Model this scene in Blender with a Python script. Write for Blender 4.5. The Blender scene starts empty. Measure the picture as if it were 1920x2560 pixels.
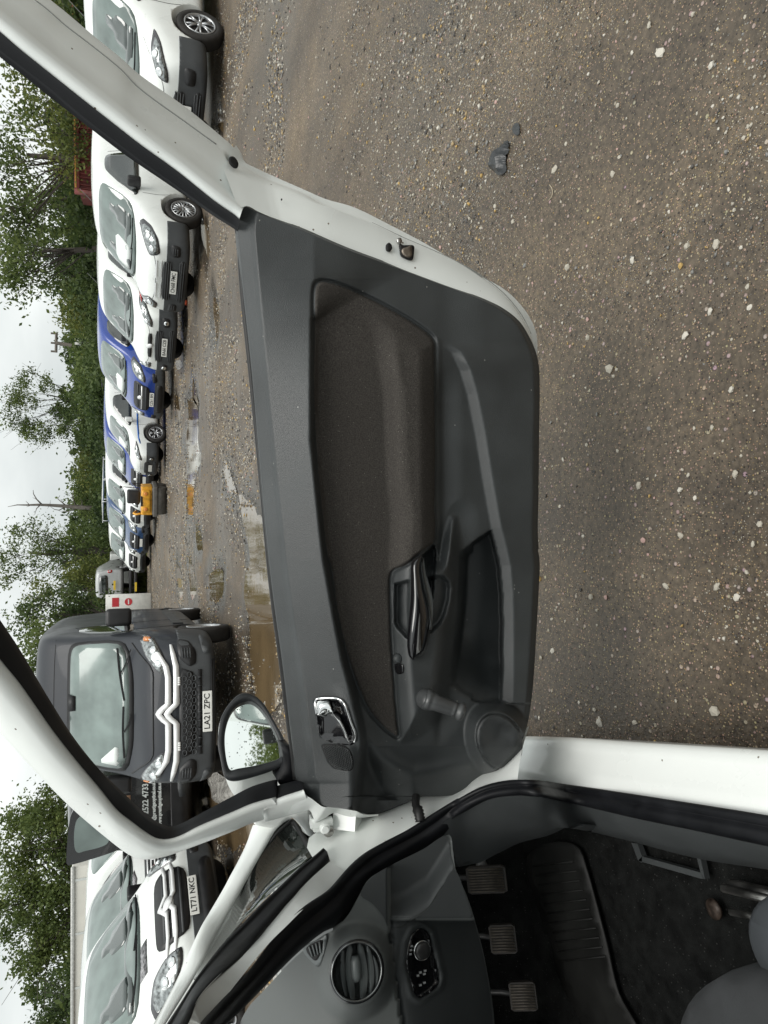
import bpy, bmesh, math, random
import numpy as np
from mathutils import Vector, Matrix
from mathutils.bvhtree import BVHTree
from mathutils.geometry import delaunay_2d_cdt

SC = bpy.context.scene
COL = SC.collection
random.seed(7)
RNG = np.random.default_rng(11)
R = math.radians

# ---------------------------------------------------------------- camera
FPX = 1774.0                     # focal length in pixels of the 1920x2560 picture
PITCH = math.atan(653.0 / FPX)   # looking down, horizon 653 px above centre
CAMH = 1.30
CP, SP = math.cos(PITCH), math.sin(PITCH)
cF = np.array([0.0, CP, -SP]); cR = np.array([1.0, 0, 0]); cU = np.array([0.0, SP, CP])
CAM = np.array([0.0, 0.0, CAMH])
cam_d = bpy.data.cameras.new('camera')
cam = bpy.data.objects.new('camera', cam_d)
COL.objects.link(cam)
cam_d.sensor_width = 36.0
cam_d.lens = FPX / 2560.0 * 36.0
cam_d.clip_start = 0.02
cam_d.clip_end = 2000
mx = Matrix.Identity(4)          # the phone was held on its side: local up is world right
for i in range(3):
    mx[i][0] = -cU[i]; mx[i][1] = cR[i]; mx[i][2] = -cF[i]; mx[i][3] = CAM[i]
cam.matrix_world = mx
SC.camera = cam

# ---------------------------------------------------------------- world, sun, exposure
SUN_EL, SUN_AZ = 68.0, 155.0
w = bpy.data.worlds.new('World'); SC.world = w; w.use_nodes = True
nt = w.node_tree; nt.nodes.clear()
def N(t, **k):
    n = nt.nodes.new(t)
    for a, b in k.items(): setattr(n, a, b)
    return n
L = nt.links.new
sky = N('ShaderNodeTexSky', sky_type='NISHITA', sun_disc=False, sun_elevation=R(SUN_EL), sun_rotation=R(SUN_AZ),
        air_density=1.0, dust_density=6.0, ozone_density=1.0)
hsv = N('ShaderNodeHueSaturation'); hsv.inputs['Saturation'].default_value = 0.10
L(sky.outputs[0], hsv.inputs['Color'])
tc = N('ShaderNodeTexCoord'); mp = N('ShaderNodeMapping'); mp.inputs['Scale'].default_value = (1, 1, 2.6)
L(tc.outputs['Generated'], mp.inputs[0])
nz = N('ShaderNodeTexNoise'); nz.inputs['Scale'].default_value = 2.2; nz.inputs['Detail'].default_value = 6; nz.inputs['Roughness'].default_value = 0.5
L(mp.outputs[0], nz.inputs['Vector'])
cr = N('ShaderNodeValToRGB')
cr.color_ramp.elements[0].position = 0.33; cr.color_ramp.elements[0].color = (3.75, 4.05, 4.05, 1)
cr.color_ramp.elements[1].position = 0.66; cr.color_ramp.elements[1].color = (6.3, 6.55, 6.4, 1)
L(nz.outputs[0], cr.inputs[0])
mixn = N('ShaderNodeMixRGB'); mixn.inputs[0].default_value = 0.88     # the cloud deck over the blue
L(hsv.outputs[0], mixn.inputs[1]); L(cr.outputs[0], mixn.inputs[2])
bg = N('ShaderNodeBackground'); bg.inputs['Strength'].default_value = 0.125
L(mixn.outputs[0], bg.inputs['Color'])
wo = N('ShaderNodeOutputWorld'); L(bg.outputs[0], wo.inputs['Surface'])
sun_d = bpy.data.lights.new('sun', 'SUN'); sun_d.energy = 1.5; sun_d.angle = R(40); sun_d.color = (1.0, 0.97, 0.92)
sun = bpy.data.objects.new('sun', sun_d); COL.objects.link(sun)
sun.rotation_euler = (R(90 - SUN_EL), 0, R(180 - SUN_AZ))
vs = SC.view_settings
vs.view_transform = 'Standard'; vs.look = 'None'; vs.gamma = 1.0; vs.use_curve_mapping = False; vs.exposure = 0.58
SC.cycles.max_bounces = 6
SC.cycles.use_denoising = True

# ---------------------------------------------------------------- materials
MATS = {}
def mat(name, col, rough=0.5, metal=0.0, coat=0.0, spec=0.5, noise=None, bump=None, coord='Object', emit=None, alpha=None):
    """noise=(scale, amount, detail): multiplies the colour; bump=(scale, distance)"""
    if name in MATS: return MATS[name]
    m = bpy.data.materials.new(name); m.use_nodes = True
    t = m.node_tree; p = t.nodes['Principled BSDF']; lk = t.links.new
    p.inputs['Base Color'].default_value = (*col, 1)
    p.inputs['Roughness'].default_value = rough; p.inputs['Metallic'].default_value = metal
    p.inputs['Coat Weight'].default_value = coat; p.inputs['Coat Roughness'].default_value = 0.04
    p.inputs['Specular IOR Level'].default_value = spec
    if noise or bump:
        co = t.nodes.new('ShaderNodeTexCoord')
    if noise:
        n = t.nodes.new('ShaderNodeTexNoise'); n.inputs['Scale'].default_value = noise[0]
        n.inputs['Detail'].default_value = noise[2] if len(noise) > 2 else 5
        lk(co.outputs[coord], n.inputs['Vector'])
        r = t.nodes.new('ShaderNodeMapRange'); r.inputs[1].default_value = 0.3; r.inputs[2].default_value = 0.7
        r.inputs[3].default_value = 1 - noise[1]; r.inputs[4].default_value = 1 + noise[1]
        lk(n.outputs[0], r.inputs[0])
        mm = t.nodes.new('ShaderNodeMixRGB'); mm.blend_type = 'MULTIPLY'; mm.inputs[0].default_value = 1
        mm.inputs[1].default_value = (*col, 1); lk(r.outputs[0], mm.inputs[2]); lk(mm.outputs[0], p.inputs['Base Color'])
        r2 = t.nodes.new('ShaderNodeMapRange'); r2.inputs[1].default_value = 0.3; r2.inputs[2].default_value = 0.7
        r2.inputs[3].default_value = max(0.02, rough * 0.85); r2.inputs[4].default_value = min(1, rough * 1.2)
        lk(n.outputs[0], r2.inputs[0]); lk(r2.outputs[0], p.inputs['Roughness'])
    if bump:
        n = t.nodes.new('ShaderNodeTexNoise'); n.inputs['Scale'].default_value = bump[0]; n.inputs['Detail'].default_value = 3
        lk(co.outputs[coord], n.inputs['Vector'])
        b = t.nodes.new('ShaderNodeBump'); b.inputs['Distance'].default_value = bump[1]; b.inputs['Strength'].default_value = 1.0
        lk(n.outputs[0], b.inputs['Height']); lk(b.outputs[0], p.inputs['Normal'])
    if emit:
        p.inputs['Emission Color'].default_value = (*emit, 1); p.inputs['Emission Strength'].default_value = 1
    MATS[name] = m
    return m
def speckle(m, scale, thresh, col, size=0.5, coord='Object'):
    """small specks of another colour (grit, chips, lint) laid over a material's colour"""
    t = m.node_tree; p = t.nodes['Principled BSDF']; lk = t.links.new
    co = t.nodes.new('ShaderNodeTexCoord'); v = t.nodes.new('ShaderNodeTexVoronoi'); v.inputs['Scale'].default_value = scale
    lk(co.outputs[coord], v.inputs['Vector'])
    sep = t.nodes.new('ShaderNodeSeparateColor'); lk(v.outputs['Color'], sep.inputs[0])
    a = t.nodes.new('ShaderNodeMath'); a.operation = 'GREATER_THAN'; a.inputs[1].default_value = thresh; lk(sep.outputs[0], a.inputs[0])
    b = t.nodes.new('ShaderNodeMath'); b.operation = 'LESS_THAN'; b.inputs[1].default_value = size * 0.5; lk(v.outputs['Distance'], b.inputs[0])
    c = t.nodes.new('ShaderNodeMath'); c.operation = 'MULTIPLY'; lk(a.outputs[0], c.inputs[0]); lk(b.outputs[0], c.inputs[1])
    mm = t.nodes.new('ShaderNodeMixRGB'); lk(c.outputs[0], mm.inputs[0]); mm.inputs[2].default_value = (*col, 1)
    src = p.inputs['Base Color']
    if src.is_linked: lk(src.links[0].from_socket, mm.inputs[1])
    else: mm.inputs[1].default_value = src.default_value
    lk(mm.outputs[0], p.inputs['Base Color'])
    return m
M_white = speckle(mat('white_car_paint', (.80, .825, .80), .28, coat=.6, noise=(3, .05, 6)), 55, .93, (.22, .2, .17), .22)
M_jamb = speckle(mat('white_jamb_paint', (.81, .84, .815), .30, coat=.6, noise=(6, .07, 6)), 60, .90, (.16, .13, .1), .25)
M_card = speckle(mat('grained_dark_plastic', (.037, .041, .042), .39, noise=(7, .26, 9), bump=(700, .0007)), 120, .985, (.30, .30, .28), .3)
M_fab = speckle(mat('brown_black_fabric', (.056, .051, .046), .95, spec=.15, noise=(420, .42, 3), bump=(700, .0016)), 260, .94, (.22, .21, .19), .36)
M_rub = mat('black_rubber', (.006, .0065, .008), .5, spec=.28, noise=(20, .3))
M_rubw = mat('worn_black_rubber', (.016, .016, .016), .5, spec=.35, noise=(25, .5))
M_gloss = mat('gloss_black_plastic', (.006, .006, .007), .06, coat=1)
M_chrome = mat('chrome', (.75, .76, .76), .08, metal=1)
M_steel = mat('steel', (.45, .44, .42), .35, metal=1, noise=(30, .3))
M_dash = mat('grey_dash_plastic', (.088, .096, .094), .6, noise=(6, .1), bump=(900, .0004))
M_dash2 = mat('dark_dash_plastic', (.036, .040, .041), .6, noise=(6, .1), bump=(900, .0004))
M_carpet = speckle(mat('dark_carpet', (.008, .0085, .0082), .95, spec=.1, noise=(35, .6, 8), bump=(400, .004)), 160, .8, (.05, .05, .048), .4)
M_matr = mat('rubber_floor_mat', (.007, .0072, .0065), .6, spec=.3, noise=(9, .5, 6))
M_hole = mat('dark_hole', (.003, .003, .003), .7)
M_seat = mat('charcoal_seat_cloth', (.03, .032, .034), .85, noise=(20, .2), bump=(800, .001))
M_mirror = mat('mirror_glass', (.86, .9, .88), .015, metal=1)
M_dropx = mat('water_drop', (.5, .52, .52), .05, coat=1)

# ---------------------------------------------------------------- objects
def put(name, me, parent=None, m=None, label=None):
    o = bpy.data.objects.new(name, me); COL.objects.link(o)
    if parent is not None: o.parent = parent
    if m is not None:
        me.materials.clear(); me.materials.append(m)
    if label: o['label'] = label
    return o
def mesh(V, F, smooth=False, name='m'):
    me = bpy.data.meshes.new(name)
    me.from_pydata([tuple(map(float, v)) for v in V], [], [tuple(int(i) for i in f) for f in F])
    me.update()
    if smooth: me.polygons.foreach_set('use_smooth', [True] * len(me.polygons))
    return me
def np_mesh(V, F, smooth=False, mats=None, name='m'):
    """V (n,3), F (k,3|4) numpy -> mesh, quickly"""
    me = bpy.data.meshes.new(name); V = np.asarray(V, np.float32); F = np.asarray(F, np.int32); k = F.shape[1]
    me.vertices.add(len(V)); me.vertices.foreach_set('co', V.ravel())
    me.loops.add(F.size); me.loops.foreach_set('vertex_index', F.ravel())
    me.polygons.add(len(F)); me.polygons.foreach_set('loop_start', np.arange(0, F.size, k, dtype=np.int32))
    me.polygons.foreach_set('loop_total', np.full(len(F), k, np.int32))
    if smooth: me.polygons.foreach_set('use_smooth', np.ones(len(F), bool))
    if mats is not None: me.polygons.foreach_set('material_index', np.asarray(mats, np.int32))
    me.update(calc_edges=True)
    return me
def thing(name, label, cat, loc=(0, 0, 0), rz=0, group=None):
    o = bpy.data.objects.new(name, None); COL.objects.link(o); o.empty_display_size = .2
    o.location = loc; o.rotation_euler = (0, 0, rz); o['label'] = label; o['category'] = cat
    if group: o['group'] = group
    return o
def tag(o, label, cat, group=None):
    o['label'] = label; o['category'] = cat
    if group: o['group'] = group
    return o
def setting(o, kind='structure'):
    o['kind'] = kind; return o
def merge(parts):
    """parts: list of (V,F) -> one (V,F)"""
    V = []; F = []
    for v, f in parts:
        b = len(V); V += [tuple(p) for p in v]; F += [tuple(i + b for i in q) for q in f]
    return V, F
def box(c, s, rot=None):
    V = [Vector((x * s[0] / 2, y * s[1] / 2, z * s[2] / 2)) for x in (-1, 1) for y in (-1, 1) for z in (-1, 1)]
    if rot is not None: V = [rot @ v for v in V]
    V = [v + Vector(c) for v in V]
    F = [(0, 1, 3, 2), (4, 6, 7, 5), (0, 4, 5, 1), (2, 3, 7, 6), (0, 2, 6, 4), (1, 5, 7, 3)]
    return [tuple(v) for v in V], F
def bevel_mesh(V, F, r=.01, seg=2, smooth=True):
    bm = bmesh.new()
    vs_ = [bm.verts.new(v) for v in V]
    for f in F:
        try: bm.faces.new([vs_[i] for i in f])
        except ValueError: pass
    bmesh.ops.recalc_face_normals(bm, faces=bm.faces)
    bmesh.ops.bevel(bm, geom=[e for e in bm.edges if e.calc_face_angle(0) > .5], offset=r, segments=seg, affect='EDGES', profile=.6)
    me = bpy.data.meshes.new('m'); bm.to_mesh(me); bm.free()
    if smooth: me.polygons.foreach_set('use_smooth', [True] * len(me.polygons)); 
    return me
def tube(pts, rad, n=8, cap=True):
    pts = [Vector(p) for p in pts]; V = []; F = []
    rs = rad if hasattr(rad, '__len__') else [rad] * len(pts)
    up = None
    for i, p in enumerate(pts):
        d = (pts[min(i + 1, len(pts) - 1)] - pts[max(i - 1, 0)]).normalized()
        if up is None: up = d.orthogonal().normalized()
        up = (up - d * up.dot(d)).normalized(); s = d.cross(up)
        for k in range(n):
            a = 2 * math.pi * k / n
            V.append(tuple(p + (up * math.cos(a) + s * math.sin(a)) * rs[i]))
    for i in range(len(pts) - 1):
        for k in range(n):
            F.append((i * n + k, i * n + (k + 1) % n, (i + 1) * n + (k + 1) % n, (i + 1) * n + k))
    if cap:
        F.append(tuple(range(n))[::-1]); F.append(tuple((len(pts) - 1) * n + k for k in range(n)))
    return V, F
def disc_stack(c, axis, rings, n=24, e1=None, sx=1.0, sy=1.0):
    """lathe: rings = [(radius, distance along axis), ...]; closed at both ends"""
    c = Vector(c); ax = Vector(axis).normalized(); u = Vector(e1).normalized() if e1 is not None else ax.orthogonal().normalized(); v = ax.cross(u)
    V = []; F = []
    for r, d in rings:
        for k in range(n):
            a = 2 * math.pi * k / n
            V.append(tuple(c + ax * d + u * (math.cos(a) * r * sx) + v * (math.sin(a) * r * sy)))
    for i in range(len(rings) - 1):
        for k in range(n):
            F.append((i * n + k, i * n + (k + 1) % n, (i + 1) * n + (k + 1) % n, (i + 1) * n + k))
    F.append(tuple(range(n))[::-1]); F.append(tuple((len(rings) - 1) * n + k for k in range(n)))
    return V, F
def catmull(P, n, closed=False):
    """resample control points smoothly to n points, even along the length"""
    P = np.asarray(P, float); m = len(P)
    if m == 2 and not closed:
        t = np.linspace(0, 1, n)[:, None]; return P[0] * (1 - t) + P[1] * t
    if closed: Q = np.vstack([P[-1], P, P[0], P[1]]); segs = m
    else: Q = np.vstack([2 * P[0] - P[1], P, 2 * P[-1] - P[-2]]); segs = m - 1
    out = []
    for i in range(segs):
        p0, p1, p2, p3 = Q[i:i + 4]
        # centripetal style tension keeps uneven spacing tame
        d1 = max(1e-9, np.linalg.norm(p1 - p0)) ** .5; d2 = max(1e-9, np.linalg.norm(p2 - p1)) ** .5; d3 = max(1e-9, np.linalg.norm(p3 - p2)) ** .5
        m1 = (p1 - p0) / d1 - (p2 - p0) / (d1 + d2) + (p2 - p1) / d2; m2 = (p2 - p1) / d2 - (p3 - p1) / (d2 + d3) + (p3 - p2) / d3
        m1 = m1 * d2; m2 = m2 * d2
        for t in np.linspace(0, 1, 14, endpoint=False):
            out.append((2 * t**3 - 3 * t**2 + 1) * p1 + (t**3 - 2 * t**2 + t) * m1 + (-2 * t**3 + 3 * t**2) * p2 + (t**3 - t**2) * m2)
    out.append(P[0] if closed else P[-1]); out = np.array(out)
    s = np.concatenate([[0], np.cumsum(np.linalg.norm(np.diff(out, axis=0), axis=1))])
    t = np.linspace(0, s[-1], n + 1)[:-1] if closed else np.linspace(0, s[-1], n)
    return np.stack([np.interp(t, s, out[:, k]) for k in range(out.shape[1])], 1)
def loft(lines, thick=None, closed_across=False):
    """lines: list of (n,3) arrays -> quad grid; thick=(dx,dy,dz) or callable adds a back side"""
    A = np.array(lines, float); k, n, _ = A.shape
    V = A.reshape(-1, 3).tolist(); F = []
    kk = k if closed_across else k - 1
    for i in range(kk):
        j = (i + 1) % k
        for q in range(n - 1): F.append((i * n + q, j * n + q, j * n + q + 1, i * n + q + 1))
    if thick is not None:
        b = len(V); V += (A.reshape(-1, 3) + np.array(thick)).tolist()
        F += [tuple(i + b for i in f[::-1]) for f in F[:]]
        for q in range(n - 1):
            F.append((q + 1, q, b + q, b + q + 1)); e = (k - 1) * n; F.append((e + q, e + q + 1, b + e + q + 1, b + e + q))
        for i in range(k - 1):
            F.append((i * n, (i + 1) * n, b + (i + 1) * n, b + i * n)); F.append(((i + 1) * n + n - 1, i * n + n - 1, b + i * n + n - 1, b + (i + 1) * n + n - 1))
    return V, F
def text_mesh(s, size, extrude=.002, align='CENTER', shear=0, bold=0):
    c = bpy.data.curves.new('t', 'FONT'); c.body = s; c.size = size; c.extrude = extrude; c.align_x = align; c.align_y = 'CENTER'
    c.resolution_u = 3; c.shear = shear; c.offset = bold
    o = bpy.data.objects.new('t', c); COL.objects.link(o)
    dg = bpy.context.evaluated_depsgraph_get(); me = bpy.data.meshes.new_from_object(o.evaluated_get(dg))
    bpy.data.objects.remove(o); return me
def frame_mat(o, ex, ey, ez=None):
    ex = Vector(ex).normalized(); ey = Vector(ey).normalized(); ez = ex.cross(ey) if ez is None else Vector(ez)
    m = Matrix.Identity(4)
    for i in range(3): m[i][0] = ex[i]; m[i][1] = ey[i]; m[i][2] = ez[i]; m[i][3] = o[i]
    return m

# ---------------------------------------------------------------- from the picture's rays to places
def ray(x, y):
    """world direction through a point of the 1920x2560 picture"""
    x = np.asarray(x, float); y = np.asarray(y, float)
    return cF + np.multiply.outer((1280 - y) / FPX, cR) - np.multiply.outer((x - 960) / FPX, cU)
def hit(x, y, n, d):
    """where the ray meets the plane n.p = d"""
    D = ray(x, y); n = np.asarray(n, float)
    t = (np.asarray(d) - CAM @ n) / (D @ n)
    return CAM + D * np.asarray(t)[..., None]
def on_z(x, y, z): return hit(x, y, (0, 0, 1), z)
def on_y(x, y, Y): return hit(x, y, (0, 1, 0), Y)
# the open car: a = forward along it, b = inboard from its right side, z up
P0 = np.array([-.371, .83, 0.0]); HD = np.array([-.2588, .9659, 0.0]); NI = np.array([-.9659, -.2588, 0.0])
def abz(a, b, z): return P0 + HD * a + NI * b + np.array([0, 0, z])
def on_a(x, y, a): return hit(x, y, HD, P0 @ HD + np.asarray(a))
def on_b(x, y, b): return hit(x, y, NI, P0 @ NI + np.asarray(b))
ZM = {'A': (0, 0, .3858), 'D': (0, 1400, .4461), 'E1': (0, 1900, .4461), 'E2': (560, 480, .5063), 'E3': (640, 1300, .4581),
      'E4': (500, 1900, .3978), 'E5': (1100, 1800, .4943), 'F': (560, 1960, .2411), 'G': (0, 0, .18083), 'S': (0, 0, 1), 'H': (560, 380, .12055)}
def px(z, pts):
    """points read off an enlargement -> picture coordinates"""
    ox, oy, s = ZM[z]; return [(ox + s * a, oy + s * b) for a, b in pts]
def sdf(P, poly):
    """signed distance (positive inside) of points P (n,2) to polygon"""
    P = np.asarray(P, float); Q = np.asarray(poly, float); d = np.full(len(P), 1e18); ins = np.zeros(len(P), bool)
    for i in range(len(Q)):
        a = Q[i]; b = Q[(i + 1) % len(Q)]; e = b - a; w_ = P - a
        t = np.clip((w_ @ e) / max(1e-9, e @ e), 0, 1); q = w_ - t[:, None] * e; d = np.minimum(d, (q * q).sum(1))
        c = ((a[1] <= P[:, 1]) != (b[1] <= P[:, 1]))
        xx = a[0] + (P[:, 1] - a[1]) * e[0] / (e[1] if abs(e[1]) > 1e-9 else 1e-9)
        ins ^= c & (P[:, 0] < xx)
    return np.sqrt(d) * np.where(ins, 1, -1)
def dline(P, line):
    P = np.asarray(P, float); Q = np.asarray(line, float); d = np.full(len(P), 1e18)
    for i in range(len(Q) - 1):
        a = Q[i]; e = Q[i + 1] - a; w_ = P - a; t = np.clip((w_ @ e) / max(1e-9, e @ e), 0, 1); q = w_ - t[:, None] * e
        d = np.minimum(d, (q * q).sum(1))
    return np.sqrt(d)
def sm(t): t = np.clip(t, 0, 1); return t * t * (3 - 2 * t)
def cdt_fill(poly, step, extra=None):
    """triangulate a polygon with interior points every step"""
    Q = np.asarray(poly, float); lo = Q.min(0); hi = Q.max(0)
    gx, gy = np.meshgrid(np.arange(lo[0], hi[0], step), np.arange(lo[1], hi[1], step)); G = np.stack([gx.ravel(), gy.ravel()], 1)
    G = G[sdf(G, Q) > step * .45]
    pts = [Vector(p) for p in Q.tolist()] + [Vector(p) for p in G.tolist()]; n = len(Q)
    r = delaunay_2d_cdt(pts, [(i, (i + 1) % n) for i in range(n)], [], 0, 1e-6)
    V = np.array([tuple(v) for v in r[0]]); F = []
    C = np.array([V[list(f)].mean(0) for f in r[2]]) if len(r[2]) else np.zeros((0, 2)); ins = sdf(C, Q) > 0
    for f, k in zip(r[2], ins):
        if k: F.append(tuple(f))
    return V, F, list(range(n))
def round_poly(P, r=.25, it=2):
    P = [np.array(p, float) for p in P]
    for _ in range(it):
        out = []
        for i in range(len(P)):
            a = P[i]; b = P[(i + 1) % len(P)]; out += [a * (1 - r) + b * r, a * r + b * (1 - r)]
        P = out; r = .25
    return P
def plate_px(poly, to3, back, step=12, smooth=True, rim=True):
    """a flat or gently shaped piece: polygon in picture coordinates, to3(x,y)->points, back = thickness vector"""
    V2, F, loop = cdt_fill(poly, step); V = to3(V2[:, 0], V2[:, 1]); n = len(V)
    # orient faces toward the camera
    FF = []
    for f in F:
        a, b, c = V[f[0]], V[f[1]], V[f[2]]
        FF.append(f if np.dot(np.cross(b - a, c - a), CAM - a) > 0 else f[::-1])
    V = V.tolist()
    if rim:
        b0 = len(V)
        edges = {}
        for f in FF:
            for i in range(len(f)):
                e = (f[i], f[(i + 1) % len(f)]); edges[e] = 1
        V += (np.array(V) + np.array(back)).tolist()
        FF += [tuple(i + b0 for i in f[::-1]) for f in FF[:]]
        for (i, j) in list(edges):
            if (j, i) not in edges: FF.append((j, i, i + b0, j + b0))
    return V, FF
# ================================================================ the open white car
CARLOC = abz(.3, .6, 0)
car = thing('open_car', 'white hatchback van seen from its open driver door, filling the foreground', 'car', tuple(CARLOC))
def cpart(name, VF, m, parent=None, smooth=True, label=None, me=None):
    if me is None:
        V, F = VF; V = np.asarray(V, float) - CARLOC; me = mesh(V, F, smooth)
    else:
        me.transform(Matrix.Translation(-Vector(CARLOC)))
    o = put(name, me, parent or car, m, label)
    if smooth == 'auto': pass
    return o
D0 = 1.39; ZB = 1.02
def door(x, y, h=0.0, lean=None):
    """point on the door plane moved h metres toward the camera; above the belt the frame leans inward"""
    x = np.asarray(x, float); y = np.asarray(y, float)
    p = hit(x, y, (0, 1, 0), D0 - np.asarray(h))
    if lean is None: lean = .22
    q = hit(x, y, (0, 1, lean), D0 + lean * ZB - np.asarray(h))
    return np.where((p[..., 2] > ZB)[..., None], q, p)
def dl(pts2, h, n, closed=False):
    P = catmull(pts2, n, closed); return door(P[:, 0], P[:, 1], h)

# ---- outlines of the door card, row by row
XL = px('H', [(320, 1300), (300, 1400), (290, 1560), (300, 1750), (325, 1991)]) + px('E2', [(100, 500), (140, 880), (180, 1340), (225, 1817)]) + \
     px('E3', [(100, 440), (150, 800), (185, 1100), (210, 1300), (225, 1420), (240, 1440), (262, 1480), (300, 1515), (345, 1545), (380, 1562), (470, 1575), (560, 1592), (615, 1609)])
XR = px('H', [(480, 1095), (540, 1115), (700, 1200), (1000, 1330), (1300, 1450), (1659, 1590)]) + px('E2', [(600, 270), (800, 345), (1000, 420), (1200, 495), (1290, 530), (1380, 575), (1460, 640), (1510, 720), (1540, 790), (1555, 860), (1559, 1000), (1556, 1200), (1553, 1500), (1550, 1690), (1558, 1817)]) + \
     px('E3', [(1537, 150), (1548, 230), (1542, 400), (1531, 600), (1516, 850), (1501, 1000), (1480, 1120), (1455, 1200), (1420, 1270), (1370, 1330), (1310, 1370), (1250, 1410), (1170, 1465), (1140, 1490), (1100, 1503), (950, 1508), (880, 1516), (830, 1541), (760, 1571), (680, 1600), (640, 1607), (618, 1610)])
XL = sorted(XL, key=lambda p: p[1]); 
TOPC = px('H', [(320, 1300), (350, 1200), (400, 1130), (440, 1100), (480, 1095)])
XLf = catmull(TOPC[::-1][0:1] + [(p) for p in TOPC[::-1][1:-1]] + XL, 900)
XRf = catmull(XR, 900)
def rows(lf, rf, ys):
    def at(c, y):
        o = np.argsort(c[:, 1], kind='stable'); return np.interp(y, c[o, 1], c[o, 0])
    return at(lf, ys), at(rf, ys)
fab_poly = catmull(px('E2', [(480, 436), (458, 445), (446, 470), (441, 700), (438, 1000), (452, 1300), (480, 1600), (510, 1817)]) +
    px('E3', [(400, 240), (440, 500), (500, 760), (560, 930), (620, 1050), (680, 1120), (730, 1165), (768, 1188), (783, 1182), (778, 1120), (767, 1000), (756, 850), (746, 700), (739, 500), (737, 320), (746, 285), (790, 258), (835, 238), (880, 200), (930, 160), (972, 133), (983, 100), (986, 0)]) +
    px('E2', [(1048, 1600), (1049, 1300), (1048, 1100), (1045, 800), (1043, 742), (1030, 715), (950, 650), (800, 560), (700, 510), (600, 465), (530, 442)]), 260, True)
band_in = px('E2', [(1045, 735), (1120, 790), (1165, 880), (1200, 1000), (1240, 1200), (1280, 1450), (1318, 1660)]) + px('E3', [(1310, 150), (1332, 250), (1345, 400), (1349, 550), (1349, 800), (1348, 1000)])
band_fade = px('E3', [(1345, 1010)])
cav_poly = px('E3', [(1283, 52), (1220, 90), (1125, 160), (1108, 200), (1104, 300), (1098, 450), (1080, 620), (1062, 780), (1050, 900), (1100, 960), (1200, 1000), (1346, 1010), (1349, 800), (1349, 550), (1345, 400), (1332, 250), (1310, 150)])
arm_poly = px('E2', [(700, 560), (860, 620), (1043, 742), (1049, 900), (1052, 1300), (1055, 1600), (1060, 1817)]) + px('E3', [(1075, 0), (1098, 180), (1092, 400), (1072, 650), (1045, 900), (1030, 965), (985, 1060), (925, 1130), (855, 1175), (800, 1188), (792, 1150), (775, 1000), (760, 800), (752, 600), (750, 330), (760, 180), (770, 0)]) + px('E2', [(830, 1400), (815, 1000), (760, 700)])
scoopL = px('E3', [(752, 345), (830, 325), (845, 330), (845, 655), (820, 648), (765, 590), (750, 560)])
scoopR = px('E3', [(935, 320), (975, 300), (1020, 300), (1052, 330), (1062, 370), (1055, 440), (1035, 520), (1010, 570), (965, 612), (935, 620)])
hole_poly = px('E3', [(900, 200), (975, 135), (983, 200), (975, 300), (962, 420), (930, 520), (905, 400)])
rel_poly = px('E3', [(322, 1000), (322, 985), (345, 973), (450, 976), (478, 998), (545, 1185), (540, 1210), (520, 1228), (355, 1185)])
twt_poly = px('E3', [(363, 1233), (380, 1225), (490, 1236), (520, 1270), (532, 1345), (520, 1366), (430, 1356), (397, 1322)])
bowl = px('E3', [(450, 900), (520, 1040), (600, 1180), (690, 1290), (770, 1345), (860, 1383), (960, 1370), (1060, 1345), (1160, 1330)])
ridge = px('E3', [(505, 1235), (560, 1340), (650, 1530)])
SPK = (640 + .4581 * 1333, 1300 + .4581 * 1211)
def spk_r(P):
    P = np.asarray(P, float) - SPK; a = R(-24)
    u = P[:, 0] * math.cos(a) + P[:, 1] * math.sin(a); v = -P[:, 0] * math.sin(a) + P[:, 1] * math.cos(a)
    return np.sqrt((u / 55.0) ** 2 + (v / 73.0) ** 2)
XLc = XLf[np.argsort(XLf[:, 1], kind='stable')]; XRc = XRf[np.argsort(XRf[:, 1], kind='stable')]
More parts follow.
